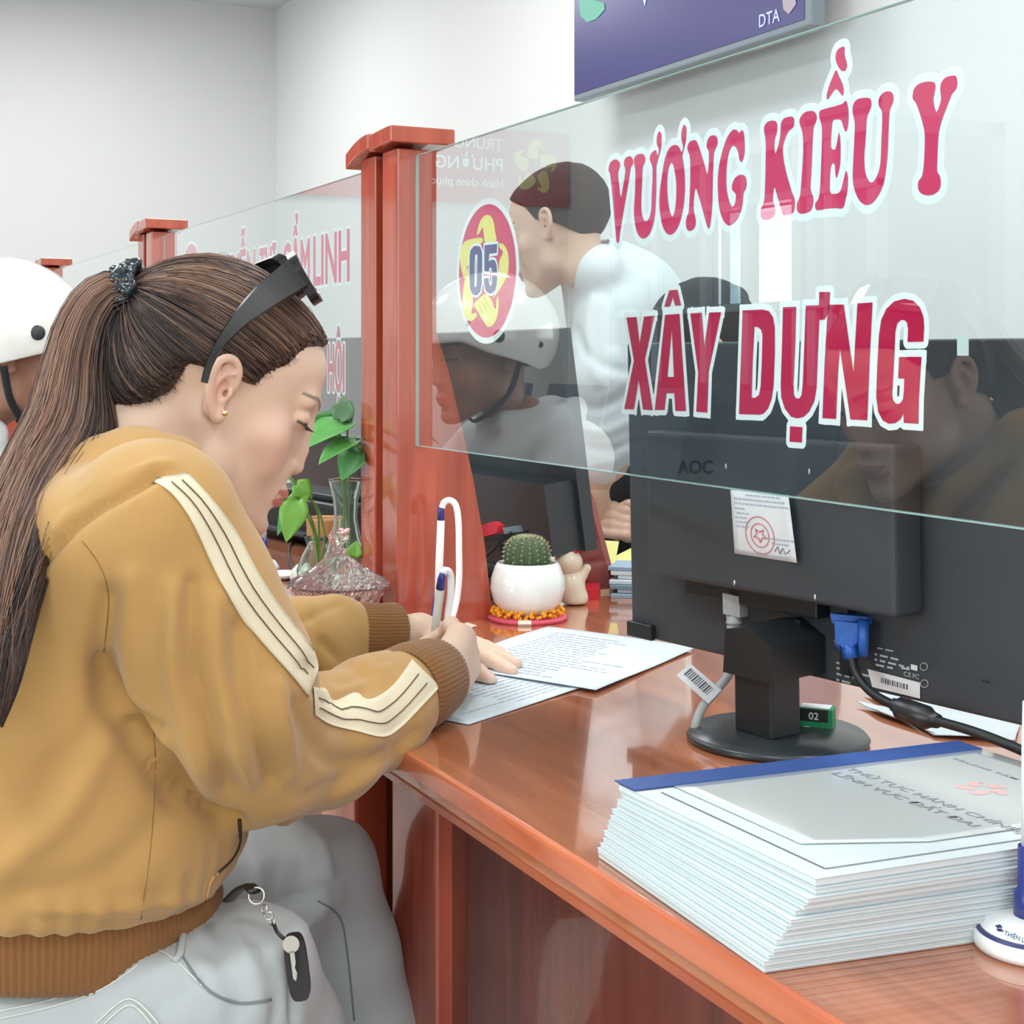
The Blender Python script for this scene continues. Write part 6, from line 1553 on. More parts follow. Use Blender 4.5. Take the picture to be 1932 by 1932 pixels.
MB().tube(catmull([wz(1387, 1200, 1.452), wz(1388, 1232, 1.450), wz(1378, 1268, 1.445), wz(1352, 1302, 1.435), wz(1328, 1330, 1.425), wz(1315, 1358, 1.415), wz(1309, 1385, 1.413), wz(1312, 1400, 1.413)], 8), 0.0043, 12).build('cable', GRY, pw)
fl_ = [wz(x, y, z) for x, y, z in ((1277, 1274, 1.42), (1303, 1252, 1.43), (1362, 1302, 1.430), (1337, 1328, 1.420))]
MB().prism(fl_, (0.0003, -0.0006, 0.0002)).build('flag', LW, pw, 'white barcode flag')
o_ = fl_[0].lerp(fl_[1], 0.35).lerp(fl_[3], 0.10) + Vector((0.0008, -0.0012, 0.0005)); bars(o_, (fl_[3] - fl_[0]) * 0.72, (fl_[1] - fl_[0]) * 0.52, 20, DKI, parent=pw, seed=6)
vg = empty('video_cable', W(1600, 1200, 1.33), 0, 'blue connector and black cable with a bulge, plugged into the big monitor', 'cable'); VR = vg.location
vz = lambda px, py, z=1.325: W(px, py, z) - VR
MB().prism([vz(1566, 1158), vz(1636, 1164), vz(1634, 1180), vz(1570, 1176)], (-0.003, 0.014, 0)).build('connector_shell', BLU, vg)
MB().prism([vz(1574, 1172, 1.322), vz(1618, 1176, 1.318), vz(1617, 1212, 1.318), vz(1606, 1222, 1.318), vz(1590, 1222, 1.32), vz(1576, 1208, 1.322)], (-0.003, 0.015, 0)).build('connector_body', BLU, vg)
MB().tube([vz(1629, 1170, 1.318), vz(1629, 1208, 1.318), vz(1629, 1238, 1.318)], [0.0050, 0.0050, 0.0042], 12).build('thumb_screw', BLU, vg)
MB().tube([vz(1581, 1206, 1.325), vz(1583, 1226, 1.325)], [0.0040, 0.0036], 10).build('thumb_screw', mat('dark blue', rgb(36, 60, 120), 0.4), vg)
bt = MB().tube([vz(1600, 1216, 1.325), vz(1607, 1243, 1.32)], [0.0066, 0.0050], 12)
for k in range(3): bt.tube([vz(1601 + k * 2, 1222 + k * 7, 1.325), vz(1602 + k * 2, 1225 + k * 7, 1.324)], [0.0072] * 2, 12)
bt.build('strain_relief', BLU, vg)
MB().tube(catmull([vz(1606, 1240, 1.32), vz(1612, 1262, 1.315), vz(1628, 1290, 1.30), vz(1655, 1314, 1.28), vz(1690, 1332, 1.255), vz(1730, 1348, 1.23), vz(1775, 1362, 1.21), vz(1830, 1378, 1.185), vz(1890, 1400, 1.165), vz(1960, 1430, 1.15)], 8), 0.0040, 10).build('cable', cordm, vg)
MB().tube([vz(1684, 1329, 1.257), vz(1690, 1331, 1.255), vz(1700, 1336, 1.25), vz(1748, 1354, 1.224), vz(1758, 1357, 1.22), vz(1770, 1361, 1.214)], [0.0055, 0.0060, 0.0098, 0.0100, 0.0070, 0.0058], 18).build('ferrite_core', mat('cable black', rgb(36, 38, 40), 0.35), vg)

# green clip box, yellow note and loose papers under the monitor
gb = empty('clip_box', on_z(1542, 1396, CT), math.radians(42), 'small green paper clip box with black label beside the monitor stand', 'box'); GRN2 = mat('green card', rgb(24, 130, 84), 0.5)
MB().box(-0.0180, 0.0140, 0, 0.020, 0.001, 0.0290, 0.0006).build('carton', GRN2, gb)
MB().box(-0.0175, 0.0100, -0.0004, -0.0001, 0.0170, 0.0285).build('black_label', mat('label black', rgb(28, 32, 32), 0.5), gb)
MB().box(-0.017, 0.011, 0.002, 0.018, 0.0291, 0.0298).build('white_top', LW, gb)
text_on('lettering', '02', (-0.0080, -0.0008, 0.0190), (1, 0, 0), (0, 0, 0.0070), LW, gb, 0.01)
MB().tube(catmull([Vector((-0.012, -0.0012, 0.0040)), Vector((0.002, -0.0012, 0.0058)), Vector((0.008, -0.0012, 0.0080)), Vector((0.002, -0.0012, 0.0102)), Vector((-0.012, -0.0012, 0.0120)), Vector((-0.0135, -0.0012, 0.008)), Vector((-0.011, -0.0012, 0.0062)), Vector((-0.002, -0.0012, 0.0075))], 6), 0.00045, 6).build('clip_picture', LW, gb)
tY, _ = sheet('sticky_note', [zc(1490, 1372), zc(1596, 1378), zc(1642, 1405), zc(1512, 1414)], CT + 0.001, 'pale yellow note lying under the green clip box', 0.001, mat('pale yellow note', rgb(222, 220, 160), 0.7), cat='sticky note')
tP, _ = sheet('loose_sheet', [zc(1630, 1308), zc(1925, 1368), zc(1915, 1404), zc(1762, 1392)], CT + 0.0012, 'white loose sheet lying behind the stack under the monitor', 0.003, seed=1)
tP2, _ = sheet('loose_sheet', [zc(1616, 1330), zc(1700, 1345), zc(1764, 1390), zc(1660, 1352)], CT + 0.0030, 'small folded white sheet beneath the black cable', 0.002, seed=3)

# ---------------------------------------------------------------- stack of thick booklets
cam_dir = lambda xc, z: Vector((SA * xc - CA * z, CA * xc + SA * z, 0))
C_b, C_t = cam_dir(0.1477, 0.8667), cam_dir(0.1807, 0.871)
L_b, L_t = cam_dir(0.0592, 1.0758), cam_dir(0.077, 1.0675)
e2b, e2t = cam_dir(0.950, 0.312).normalized(), cam_dir(0.930, 0.367).normalized()
PAGE = mat('booklet pages', rgb(208, 218, 221), 0.75, bump=(700, 0.15, (0.02, 0.02, 1)), var=(900, 0.06, (0.02, 0.02, 1))); COVR = mat('booklet cover', rgb(216, 228, 231), 0.5)
SHRD = mat('booklet shaded pages', rgb(206, 214, 218), 0.75, bump=(700, 0.5, (0.02, 0.02, 1)))
NB = 13; z = CT + 0.0003; r_ = random.Random(3); order = ['at the very bottom', 'second from the bottom', 'third from the bottom', 'fourth from the bottom', 'fifth from the bottom', 'sixth from the bottom', 'in the middle', 'sixth from the top', 'fifth from the top', 'fourth from the top', 'third from the top', 'second from the top', 'on top']
def booklet(k, z, h, top=False):
    t_ = k / (NB - 1); s = t_ ** 1.5; c = C_b.lerp(C_t, s); l = L_b.lerp(L_t, s); u = (l - c); L = 0.218; u.normalize(); e = e2b.lerp(e2t, s).normalized()
    j = Vector((r_.uniform(-1, 1), r_.uniform(-1, 1), 0)) * 0.0022; c = c + j; ln = 0.30
    o = Vector((c.x, c.y, z)); lb = 'thick white booklet, %s of the stack' % order[k] if not top else 'top booklet with clear film cover and blue binding strip'
    t = empty('booklet', o, 0, lb, 'booklet', 'stack of thick white booklets')
    N = 10; vs = []; fs = []
    def P(a, b, zz):                                  # a: along the short edge, b: along the long one
        dz = -0.0010 * (1 - a) ** 2 * t_ + (0.0012 * math.sin(a * 5 + k) * 0.5)
        return u * (a * L + 0.0002 * math.sin(zz * 2500)) + e * (b * ln) + Vector((0, 0, zz + 0 * dz))
    lv = 4
    for q_ in range(lv + 1):
        for (a, b) in ((0, 0), (1, 0), (1, 1), (0, 1)):
            ins = 0.0 if q_ in (1, 2, 3) else 0.003
            vs.append(P(a + (ins if a == 0 else -ins), b + (ins * .6 if b == 0 else -ins * .6), h * (0.03 + 0.90 * q_ / lv)))
    for q_ in range(lv):
        for i in range(4): fs.append((q_ * 4 + i, q_ * 4 + (i + 1) % 4, q_ * 4 + 4 + (i + 1) % 4, q_ * 4 + 4 + i))
    fs += [(0, 1, 2, 3), tuple(reversed([lv * 4 + i for i in range(4)]))]
    MB().add(vs, fs).build('page_block', PAGE, t)
    cv_ = MB(); q = [P(-0.004, -0.002, h * 0.94), P(1.002, -0.002, h * 0.94), P(1.002, 1.0, h * 0.94), P(-0.004, 1.0, h * 0.94)]
    cv_.prism(q, (0, 0, h * 0.05)); cv_.build('cover', COVR, t)
    return t, (lambda a, b, zz: P(a, b, zz))
for k in range(NB):
    h = 0.0040 + r_.uniform(-0.0006, 0.0008) + (0.0010 if k == NB - 1 else 0); tb, PF = booklet(k, z, h, k == NB - 1); z += h + 0.00005
htop = h + 0.0002
bs = MB().prism([PF(a, b, htop + 0.0008) for a, b in ((0.90, -0.004), (1.02, -0.004), (1.02, 1.0), (0.90, 1.0))], (0, 0, 0.0008)).build('binding_strip', mat('blue binding', rgb(54, 86, 152), 0.4), tb)
FILM = mat('clear film', rgb(208, 216, 215), 0.10, coat=0.6)
N = 18; vs = []; fs = []
for j in range(N + 1):
    for i in range(N + 1):
        a, b = 0.13 + 0.77 * i / N, 0.10 + 0.90 * j / N
        bow = 0.12 * max(0, 1 - ((a - 0.13) / 0.77 / 0.75)) * max(0, 1 - (b - 0.1) / 0.25)
        vs.append(PF(a + bow, b, htop + 0.0007 + 0.0 * noise.noise(Vector((a * 5, b * 5, 0)))))
for j in range(N):
    for i in range(N): q_ = j * (N + 1) + i; fs.append((q_, q_ + 1, q_ + N + 2, q_ + N + 1))
fo = mobj('film_cover', vs, fs, FILM, tb, True); md = fo.modifiers.new('t', 'SOLIDIFY'); md.thickness = 0.0002
def frame_lines(pts, w=0.0006, zz=0.0003):
    mb = MB()
    for (a0, b0), (a1, b1) in zip(pts[:-1], pts[1:]):
        p, q = PF(a0, b0, htop + zz), PF(a1, b1, htop + zz); d = (q - p).normalized(); n = Vector((-d.y, d.x, 0)) * w; mb.add([p + n, q + n, q - n, p - n], [(0, 1, 2, 3)])
    mb.build('border_line', mat('border ink', rgb(110, 116, 120), 0.7), tb)
frame_lines([(0.86, 0.05), (0.05, 0.05), (0.05, 0.95)])
TXT = mat('cover print', rgb(128, 136, 142), 0.6)
def cov_text(body, a0, a1, b, hgt, m=TXT, bold=0.01):
    p0 = PF(a0, b, htop + 0.0011); p1 = PF(a1, b, htop + 0.0011); up = PF(a0, b + hgt, htop + 0.0011) - p0
    text_on('lettering', body, p0, p1 - p0, up, m, tb, bold, (p1 - p0).length)
cov_text('THỦ TỤC HÀNH CHÍNH', 0.86, 0.10, 0.555, 0.026); cov_text('LĨNH VỰC ĐẤT ĐAI', 0.83, 0.19, 0.500, 0.026)
cov_text('TRUNG TÂM PHỤC VỤ', 0.84, 0.30, 0.86, 0.014)
emblem_arms(lambda a, b: PF(0.50 + a * 0.085, 0.735 + b * 0.062, htop + 0.0011), mat('emblem pink', rgb(206, 168, 168), 0.6), tb)

# ---------------------------------------------------------------- pen stand at the right edge
pb_ = on_z(1948, 1788, CT); ps = empty('desk_pen', pb_, 0, 'blue and white desk pen on an oval base in the lower right corner', 'pen')
sc_ = (1.0, 0.98)
MB().lathe([(0.002, 0.001), (0.0345, 0.001), (0.0352, 0.004), (0.0345, 0.0105), (0.002, 0.0105)], seg=64).build('base', PENW, ps)
MB().lathe([(0.030, 0.0100), (0.0335, 0.0100), (0.0330, 0.0120), (0.0310, 0.0126), (0.030, 0.0110)], seg=64).build('blue_ring', mat('ring navy', rgb(52, 60, 110), 0.35), ps)
dome = lambda r: 0.0115 + 0.0120 * math.sqrt(max(0, 1 - (r / 0.0312) ** 2)) * 0.75
MB().lathe([(0.0312, 0.0105)] + [(0.0308 * math.cos(math.pi / 2 * k / 9) + 0.0003, 0.0115 + 0.009 * math.sin(math.pi / 2 * k / 9)) for k in range(10)], seg=64).build('dome', PENW, ps)
MB().lathe([(0.002, 0.018), (0.0112, 0.018), (0.0108, 0.034), (0.0088, 0.036), (0.0085, 0.062), (0.0075, 0.0625), (0.002, 0.0625)], seg=32).build('holder', PENB, ps)
MB().lathe([(0.002, 0.060), (0.0066, 0.060), (0.0064, 0.120), (0.0058, 0.150), (0.002, 0.151)], seg=32).build('barrel', PENW, ps)
# maker's lettering printed on the dome
def on_dome(px, py, lift=0.0003):
    r = W(px, py, 1.0) - CAMP; o = CAMP - (pb_ + Vector((0, 0, 0.0115))); R = (0.0311 + lift, 0.0311 + lift, 0.0090 + lift)
    a = sum((r[i] / R[i]) ** 2 for i in range(3)); b = 2 * sum(o[i] * r[i] / R[i] ** 2 for i in range(3)); c = sum((o[i] / R[i]) ** 2 for i in range(3)) - 1
    D = max(b * b - 4 * a * c, 0.0); t = (-b - math.sqrt(D)) / (2 * a); return CAMP + r * t - pb_
v, f = text2d('THIÊN LONG', 0.012); xs = [a for a, b in v]; x0_, x1_ = min(xs), max(xs)
vs = [on_dome(1894 + (a - x0_) / (x1_ - x0_) * 62 + b * 2, 1764 + (a - x0_) / (x1_ - x0_) * 24 - b * 13) for a, b in v]
mobj('lettering', vs, f, mat('teal print', rgb(40, 96, 120), 0.5), ps)
for q_ in (((1877, 1746), (1887, 1744), (1892, 1750), (1882, 1751)), ((1879, 1752), (1890, 1752), (1894, 1758), (1883, 1757))):
    mobj('logo', [on_dome(x, y) for x, y in q_], [(0, 1, 2, 3)], mat('navy print', rgb(36, 44, 96), 0.5), ps)

# ---------------------------------------------------------------- cut glass jar, vases and trailing plant beyond the woman
CRY = mat('crystal', rgb(252, 240, 240), 0.03, trans=0.95, ior=1.45)
jc = Vector((-1.868, 0.665, CT)); jr = empty('candy_jar', jc, 0, 'faceted cut glass candy jar with pointed lid beside the post', 'glass jar')
fac_ = lambda n, a: (lambda w, i, z: 1 + a * (abs(((w * n / (2 * math.pi) + 0.5 * (i % 2)) % 1) - 0.5) * 2 - 0.5))
MB().lathe([(0.002, 0.001), (0.034, 0.001), (0.036, 0.006), (0.044, 0.018), (0.052, 0.032), (0.058, 0.046), (0.0665, 0.058), (0.062, 0.0605), (0.050, 0.045), (0.040, 0.028), (0.030, 0.012), (0.002, 0.009)], seg=72, wob=fac_(18, 0.07), smooth=False).build('bowl', CRY, jr)
MB().lathe([(0.060, 0.0600), (0.0675, 0.0612), (0.060, 0.0665), (0.050, 0.0720), (0.040, 0.0780), (0.030, 0.0850), (0.020, 0.0930), (0.011, 0.0990), (0.0085, 0.1010), (0.002, 0.1010)], seg=72, wob=fac_(18, 0.06), smooth=False).build('lid', CRY, jr)
MB().lathe([(0.002, 0.1008), (0.012, 0.1015), (0.013, 0.105), (0.007, 0.108), (0.006, 0.111), (0.0125, 0.117), (0.0135, 0.123), (0.009, 0.130), (0.002, 0.132)], seg=20, wob=fac_(10, 0.08), smooth=False).build('knob', CRY, jr)
fb = MB()
for k in range(6):
    a = 2 * math.pi * k / 6; fb.sphere((0.010 + 0.004 * math.cos(a), 0.006 + 0.004 * math.sin(a), 0.131 + 0.002 * math.sin(a * 2)), (0.0035, 0.0035, 0.002), 8, 6)
fb.build('pink_flower', mat('pink petals', rgb(250, 198, 204), 0.6), jr)
VGL = mat('vase glass', rgb(226, 238, 232), 0.04, trans=0.95, ior=1.25)
WTR = mat('stem green', rgb(116, 158, 84), 0.5)
vc = on_z(652, 1146, CT); va = empty('glass_vase', vc, 0, 'tall waisted clear glass vase holding the trailing green plant', 'vase')
def hollow(pr, th=0.0022): return pr + [(max(r - th, 0.001), z) for r, z in reversed(pr[1:])] 
MB().lathe(hollow([(0.002, 0.001), (0.030, 0.001), (0.036, 0.020), (0.038, 0.040), (0.033, 0.068), (0.022, 0.100), (0.0165, 0.128), (0.018, 0.155), (0.024, 0.182), (0.0245, 0.186)]), seg=40).build('glass', VGL, va)
v2c = on_z(598, 1122, CT); v2 = empty('glass_vase', v2c, 0, 'short round clear glass vase with thin stems beside the candy jar', 'vase')
MB().lathe(hollow([(0.002, 0.001), (0.024, 0.001), (0.030, 0.018), (0.031, 0.040), (0.022, 0.062), (0.015, 0.075), (0.019, 0.088)]), seg=36).build('glass', VGL, v2)
v3c = on_z(572, 1100, CT); v3 = MB().lathe([(0.002, 0.001), (0.018, 0.001), (0.022, 0.010), (0.018, 0.022), (0.010, 0.030), (0.002, 0.033)], seg=28).build('shell_ornament', mat('pearly white', rgb(222, 226, 214), 0.25, bump=(90, 0.5)), None); v3.location = v3c
tagp(v3, 'small pearly white shell ornament behind the candy jar', 'ornament')
plant = empty('trailing_plant', vc + Vector((0, 0, 0.186)), 0, 'green trailing plant with heart shaped leaves in the glass vases', 'plant'); PLR = plant.location
LEAF = [mat('leaf green', rgb(96, 168, 82), 0.4, var=(40, 0.15)), mat('leaf mid green', rgb(74, 142, 72), 0.4, var=(40, 0.15)), mat('leaf dark green', rgb(84, 122, 84), 0.45, var=(40, 0.15)), mat('leaf bright green', rgb(106, 160, 54), 0.4, var=(40, 0.15))]
def leaf(base, tip, width, up, m, fold=0.25):
    base, tip, up = Vector(base), Vector(tip), Vector(up).normalized(); d = tip - base; L = d.length; d.normalize(); s = d.cross(up).normalized(); up = s.cross(d)
    N = 9; vs = []; fs = []
    for i in range(N + 1):
        t = i / N; w = 1.28 * width * (math.sin(math.pi * min(1, t * 0.97 + 0.03) ** 0.62)) ** 0.85 * (1 - 0.25 * t) if i < N else 0.0
        if i == 0: w = width * 0.42
        back = -0.14 * L if i == 0 else 0
        for q_ in (-1, -0.5, 0, 0.5, 1): vs.append(base + d * (t * L + back * abs(q_)) + s * w * q_ + up * (fold * w * abs(q_) - 0.10 * L * t * t) - PLR)
    for i in range(N):
        for k in range(4): a = i * 5 + k; fs.append((a, a + 1, a + 6, a + 5))
    o = mobj('leaf', vs, fs, m, plant, True); md = o.modifiers.new('t', 'SOLIDIFY'); md.thickness = 0.0006; return o
for b, t, w, u, mi, z1, z2 in (((655, 800), (572, 838), 0.032, (0.3, -0.7, 0.8), 0, 2.12, 2.08), ((672, 832), (598, 868), 0.026, (0.2, -0.6, 0.9), 0, 2.10, 2.06), ((640, 812), (590, 785), 0.022, (0.2, -0.8, 0.5), 1, 2.16, 2.14),
        ((655, 800), (640, 745), 0.016, (0.5, -0.8, 0.2), 2, 2.13, 2.15), ((640, 790), (664, 752), 0.015, (0.8, -0.6, 0.2), 2, 2.12, 2.14), ((678, 855), (640, 905), 0.026, (0.3, -0.8, 0.4), 1, 2.10, 2.09), ((676, 842), (655, 880), 0.020, (0.6, -0.7, 0.3), 3, 2.12, 2.1),
        ((576, 932), (530, 972), 0.013, (0.5, -0.8, 0.3), 3, 2.14, 2.12), ((562, 945), (538, 1022), 0.018, (0.8, -0.5, 0.1), 3, 2.12, 2.10), ((556, 945), (520, 1008), 0.011, (0.6, -0.7, 0.2), 1, 2.14, 2.12), ((560, 915), (590, 940), 0.014, (0.5, -0.6, 0.6), 3, 2.14, 2.14), ((668, 1050), (672, 1020), 0.010, (0.8, -0.5, 0.1), 3, 2.1, 2.1)):
    leaf(W(*b, z1), W(*t, z2), w, u, LEAF[mi])
for pts in ([(655, 1040, 2.15), (652, 960, 2.15), (652, 890, 2.15), (656, 805, 2.12)], [(660, 1060, 2.15), (658, 940, 2.15), (660, 880, 2.14), (674, 840, 2.11)], [(648, 1050, 2.15), (648, 930, 2.15), (640, 860, 2.15), (634, 805, 2.15)],
            [(600, 1090, 2.2), (596, 1010, 2.19), (575, 950, 2.15), (548, 905, 2.14)], [(604, 1090, 2.2), (590, 1000, 2.18), (566, 950, 2.15), (556, 938, 2.13)], [(598, 1085, 2.2), (602, 1000, 2.19), (592, 950, 2.16), (545, 898, 2.14)], [(594, 1090, 2.2), (612, 1020, 2.19), (600, 960, 2.18), (580, 940, 2.16)]):
    MB().tube(catmull([W(*p) for p in pts], 6), 0.0016, 7).build('stem', WTR, plant, rel=PLR)
prn = empty('printer', on_z(560, 1018, CT), math.radians(8), 'low black printer on the desk beyond the trailing leaves', 'printer')
MB().box(-0.20, 0.20, -0.02, 0.10, 0.004, 0.085, 0.008).build('body', MSD, prn); MB().box(-0.17, 0.17, 0.0, 0.09, 0.085, 0.098, 0.004).build('lid', MSD, prn); MB().box(-0.12, 0.12, -0.045, 0.0, 0.018, 0.026, 0.002).build('paper_tray', MBK, prn)
cup = empty('wooden_cup', on_z(612, 1098, CT), 0, 'tan wooden cup standing behind the vases', 'cup')
MB().lathe(hollow([(0.002, 0.001), (0.026, 0.001), (0.029, 0.10), (0.0295, 0.104)]), seg=32).build('body', mat('tan wood', rgb(188, 140, 92), 0.5), cup)
p3 = on_z(497, 1076, CT); d3 = empty('desk_pen', p3, 0, 'white and navy desk pen on a round base just in front of her chin', 'pen')
MB().lathe([(0.002, 0.001), (0.026, 0.001), (0.027, 0.006), (0.020, 0.016), (0.008, 0.022), (0.002, 0.0225)], seg=36).build('base', PENW, d3)
MB().lathe([(0.002, 0.020), (0.0078, 0.020), (0.0070, 0.055), (0.002, 0.055)], seg=20).build('holder', PENB, d3)
MB().lathe([(0.002, 0.054), (0.0055, 0.054), (0.0050, 0.140), (0.002, 0.141)], seg=20).build('barrel', PENW, d3)
sd2 = empty('white_saucer', on_z(532, 1092, CT), 0, 'small white oval dish beside the navy desk pen', 'dish')
MB().lathe([(0.002, 0.001), (0.020, 0.001), (0.034, 0.009), (0.032, 0.010), (0.018, 0.004), (0.002, 0.003)], seg=36).build('dish', PENW, sd2)
MB().tube(catmull([zc(560, 1100) + Vector((0, 0, 0.003)), zc(545, 1040) + Vector((0, 0, 0.003)), zc(570, 1005) + Vector((0, 0, 0.004)), zc(600, 1020) + Vector((0, 0, 0.003)), zc(640, 1060) + Vector((0, 0, 0.003))], 8), 0.0022, 8).build('cable', cordm)
_c = bpy.data.objects[[o.name for o in bpy.data.objects if o.name.startswith('cable') and o.parent is None][-1]]; tagp(_c, 'thin black cable curling on the counter behind the leaves', 'cable')
# ================================================================ the clerk behind the glass and the helmeted visitor
def person_head(root, M, h, col, hairc, hair_fn, name='head'):
    f = head_field(h); f.cap((0, -0.025, -0.04), (0, -0.016, -0.085), 0.044, 0.044, 0.02)
    V, F_ = f.mesh(); C = face_colors(V, col, rgb(170, 100, 94), rgb(204, 148, 128), rgb(50, 40, 36)); return xf(M, V), F_, C
HAIRS = mat('short hair', rgb(44, 39, 38), 0.8, bump=(260, 0.9, (1, 1, 0.3)))
def _sh(root, V, F_): return qobj('hair', V - np.array(root.location), F_, HAIRS, root)
def short_hair(M, h, root, tl_z, tl_f, grow=0.0):
    f = Field((-0.1, -0.14, -0.08), (0.1, 0.13, 0.15), h)
    f.ell((0, -0.012, 0.040), (0.080 + grow, 0.100 + grow, 0.090 + grow)); f.ell((0, 0.040, 0.054), (0.066, 0.064, 0.058), k=0.02)
    X, Y, Z = np.meshgrid(f.ax[0], f.ax[1], f.ax[2], indexing='ij'); tl = np.interp(Z, tl_z, tl_f)
    f.d = np.maximum(f.d, (Y - tl).astype(np.float32) * 0.8); V, F_ = f.mesh(); V = smooth_mesh(V, F_, 2)
    n_ = np.array([noise.noise(Vector(v) * 60) for v in V]); V = V * (1 + 0.012 * n_[:, None])
    return qobj('hair', xf(M, V) - np.array(root.location), F_, HAIRM, root, np.tile(np.array(rgb(46, 40, 40)[:3]), (len(V), 1)), None) if False else _sh(root, xf(M, V), F_)
# clerk
clerk = empty('person', W(1150, 900, 3.05), 0, 'clerk in a white shirt sitting behind the glass, facing left with hands clasped', 'person'); clerk.location.z = 0; CR = np.array(clerk.location)
CMx = frame(tuple(W(1062, 432, 2.95)), math.radians(126), math.radians(16), 0, 1.0)
hv2, hf2, hc2 = person_head(clerk, CMx, 0.0032, rgb(226, 190, 168), None, None)
f = Field(tuple(W(1150, 700, 3.05) - Vector((0.55, 0.6, 0.50))), tuple(W(1150, 700, 3.05) + Vector((0.5, 0.5, 0.35))), 0.0075)
f.chain([W(1160, 580, 3.02), W(1185, 720, 3.08), W(1185, 900, 3.10)], [0.07, 0.08, 0.08], 0.03)
f.chain([W(1160, 610, 2.97), W(1145, 760, 2.90), W(1150, 870, 2.88)], [0.045, 0.042, 0.034], 0.03); f.chain([W(1150, 870, 2.88), W(1118, 905, 2.90), W(1128, 960, 2.93)], [0.034, 0.030, 0.026], 0.02)
bv2, bf2 = f.mesh()
f = Field(tuple(W(1160, 985, 2.9) - Vector((0.13, 0.13, 0.07))), tuple(W(1160, 985, 2.9) + Vector((0.13, 0.13, 0.08))), 0.003)
f.chain([W(1120, 925, 2.90), W(1128, 958, 2.92), W(1136, 978, 2.93)], [0.030, 0.026, 0.026], 0.01)
for i, (y0, y1) in enumerate(((958, 968), (972, 985), (988, 1000), (1003, 1013))):
    f.chain([W(1134, y0, 2.93 - i * 0.006), W(1158, y0 - 2 + i * 2, 2.90 - i * 0.006), W(1180, y1 - 4, 2.885 - i * 0.006), W(1196, y1 + 4, 2.90)], [0.012, 0.0105, 0.0098, 0.009], 0.004)
f.chain([W(1230, 985, 2.93), W(1205, 990, 2.93), W(1185, 1005, 2.92)], [0.030, 0.028, 0.020], 0.01)
for i, (y0, y1) in enumerate(((962, 952), (975, 966), (990, 984), (1006, 1004))): f.chain([W(1210, y0, 2.93), W(1186, y1, 2.94), W(1164, y1 + 8, 2.945)], [0.012, 0.010, 0.009], 0.004)
gv2, gf2 = f.mesh()
SKC = np.array(rgb(224, 188, 166)[:3])
V, F_, C = join([(hv2, hf2, hc2), (bv2, bf2, np.tile(SKC, (len(bv2), 1))), (gv2, gf2, np.tile(SKC, (len(gv2), 1)))])
qobj('body', V - CR, F_, SKIN, clerk, C)
short_hair(CMx, 0.003, clerk, [-0.08, -0.03, 0.0, 0.02, 0.05, 0.08, 0.1, 0.2], [-0.08, -0.05, -0.02, 0.02, 0.035, 0.075, 0.10, 0.3])
SHI = mat('white shirt', rgb(226, 232, 234), 0.8, bump=(500, 0.05))
f = Field(tuple(W(1150, 700, 3.05) - Vector((0.55, 0.6, 0.55))), tuple(W(1150, 700, 3.05) + Vector((0.5, 0.5, 0.42))), 0.008)
f.chain([W(1165, 560, 3.02), W(1180, 700, 3.08), W(1185, 900, 3.12)], [0.105, 0.118, 0.120], 0.04)
f.chain([W(1195, 555, 3.06), W(1235, 590, 3.10)], [0.085, 0.07], 0.04)
f.chain([W(1150, 600, 2.93), W(1138, 720, 2.89), W(1142, 840, 2.88), W(1132, 870, 2.88)], [0.072, 0.066, 0.056, 0.048], 0.012)
f.cap(W(1116, 508, 2.98), W(1150, 560, 3.01), 0.070, 0.098, 0.02); f.cap(W(1150, 500, 3.02), W(1165, 560, 3.04), 0.05, 0.09, 0.03); f.cap(W(1170, 575, 2.97), W(1215, 575, 3.06), 0.080, 0.085, 0.03)
f.cap(W(1080, 450, 2.97), W(1106, 494, 2.98), 0.060, 0.058, 0.006, 's')
f.cap(W(1128, 514, 2.925), W(1172, 575, 3.02), 0.056, 0.092, 0.012)
V, F_ = f.mesh(); V = smooth_mesh(V, F_, 2)
V = folds(V, F_, [([(1085, 620), (1120, 680), (1180, 700)], 10, -0.006), ([(1075, 760), (1130, 770), (1190, 740)], 9, -0.008), ([(1080, 800), (1140, 815), (1195, 790)], 9, 0.006), ([(1090, 840), (1150, 850), (1200, 830)], 8, -0.006), ([(1120, 560), (1110, 640), (1130, 720)], 10, 0.006), ([(1150, 560), (1160, 650)], 10, -0.006), ([(1095, 880), (1160, 870)], 6, 0.004), ([(1190, 600), (1200, 700)], 8, 0.006)])
qobj('shirt', V - CR, F_, SHI, clerk)
lg_ = Field(tuple(W(1190, 1000, 3.1) - Vector((0.5, 0.5, 0.4))), tuple(W(1190, 1000, 3.1) + Vector((0.4, 0.4, 0.3))), 0.012)
lg_.chain([W(1190, 910, 3.12), W(1170, 950, 3.12)], [0.13, 0.13], 0.03); lg_.cap(W(1150, 940, 3.12), W(1150, 1000, 3.14), 0.11, 0.10, 0.03); lg_.chain([W(1190, 940, 3.12), W(1120, 960, 3.2), W(1120, 1250, 3.2)], [0.09, 0.075, 0.06], 0.03); lg_.chain([W(1200, 950, 3.05), W(1130, 980, 3.05)], [0.09, 0.075], 0.03)
V, F_ = lg_.mesh(); qobj('trousers', V - CR, F_, mat('black trousers', rgb(28, 30, 34), 0.85), clerk)
oc = empty('office_chair', (W(1215, 900, 3.22).x, W(1215, 900, 3.22).y, 0), math.radians(-40), 'black office chair under the clerk in the white shirt', 'chair')
BF = mat('black fabric', rgb(24, 27, 30), 0.8)
MB().box(-0.24, 0.24, -0.23, 0.23, 0.42, 0.48, 0.02).build('seat', BF, oc); MB().box(-0.22, 0.22, 0.22, 0.27, 0.50, 0.98, 0.02).build('backrest', BF, oc)
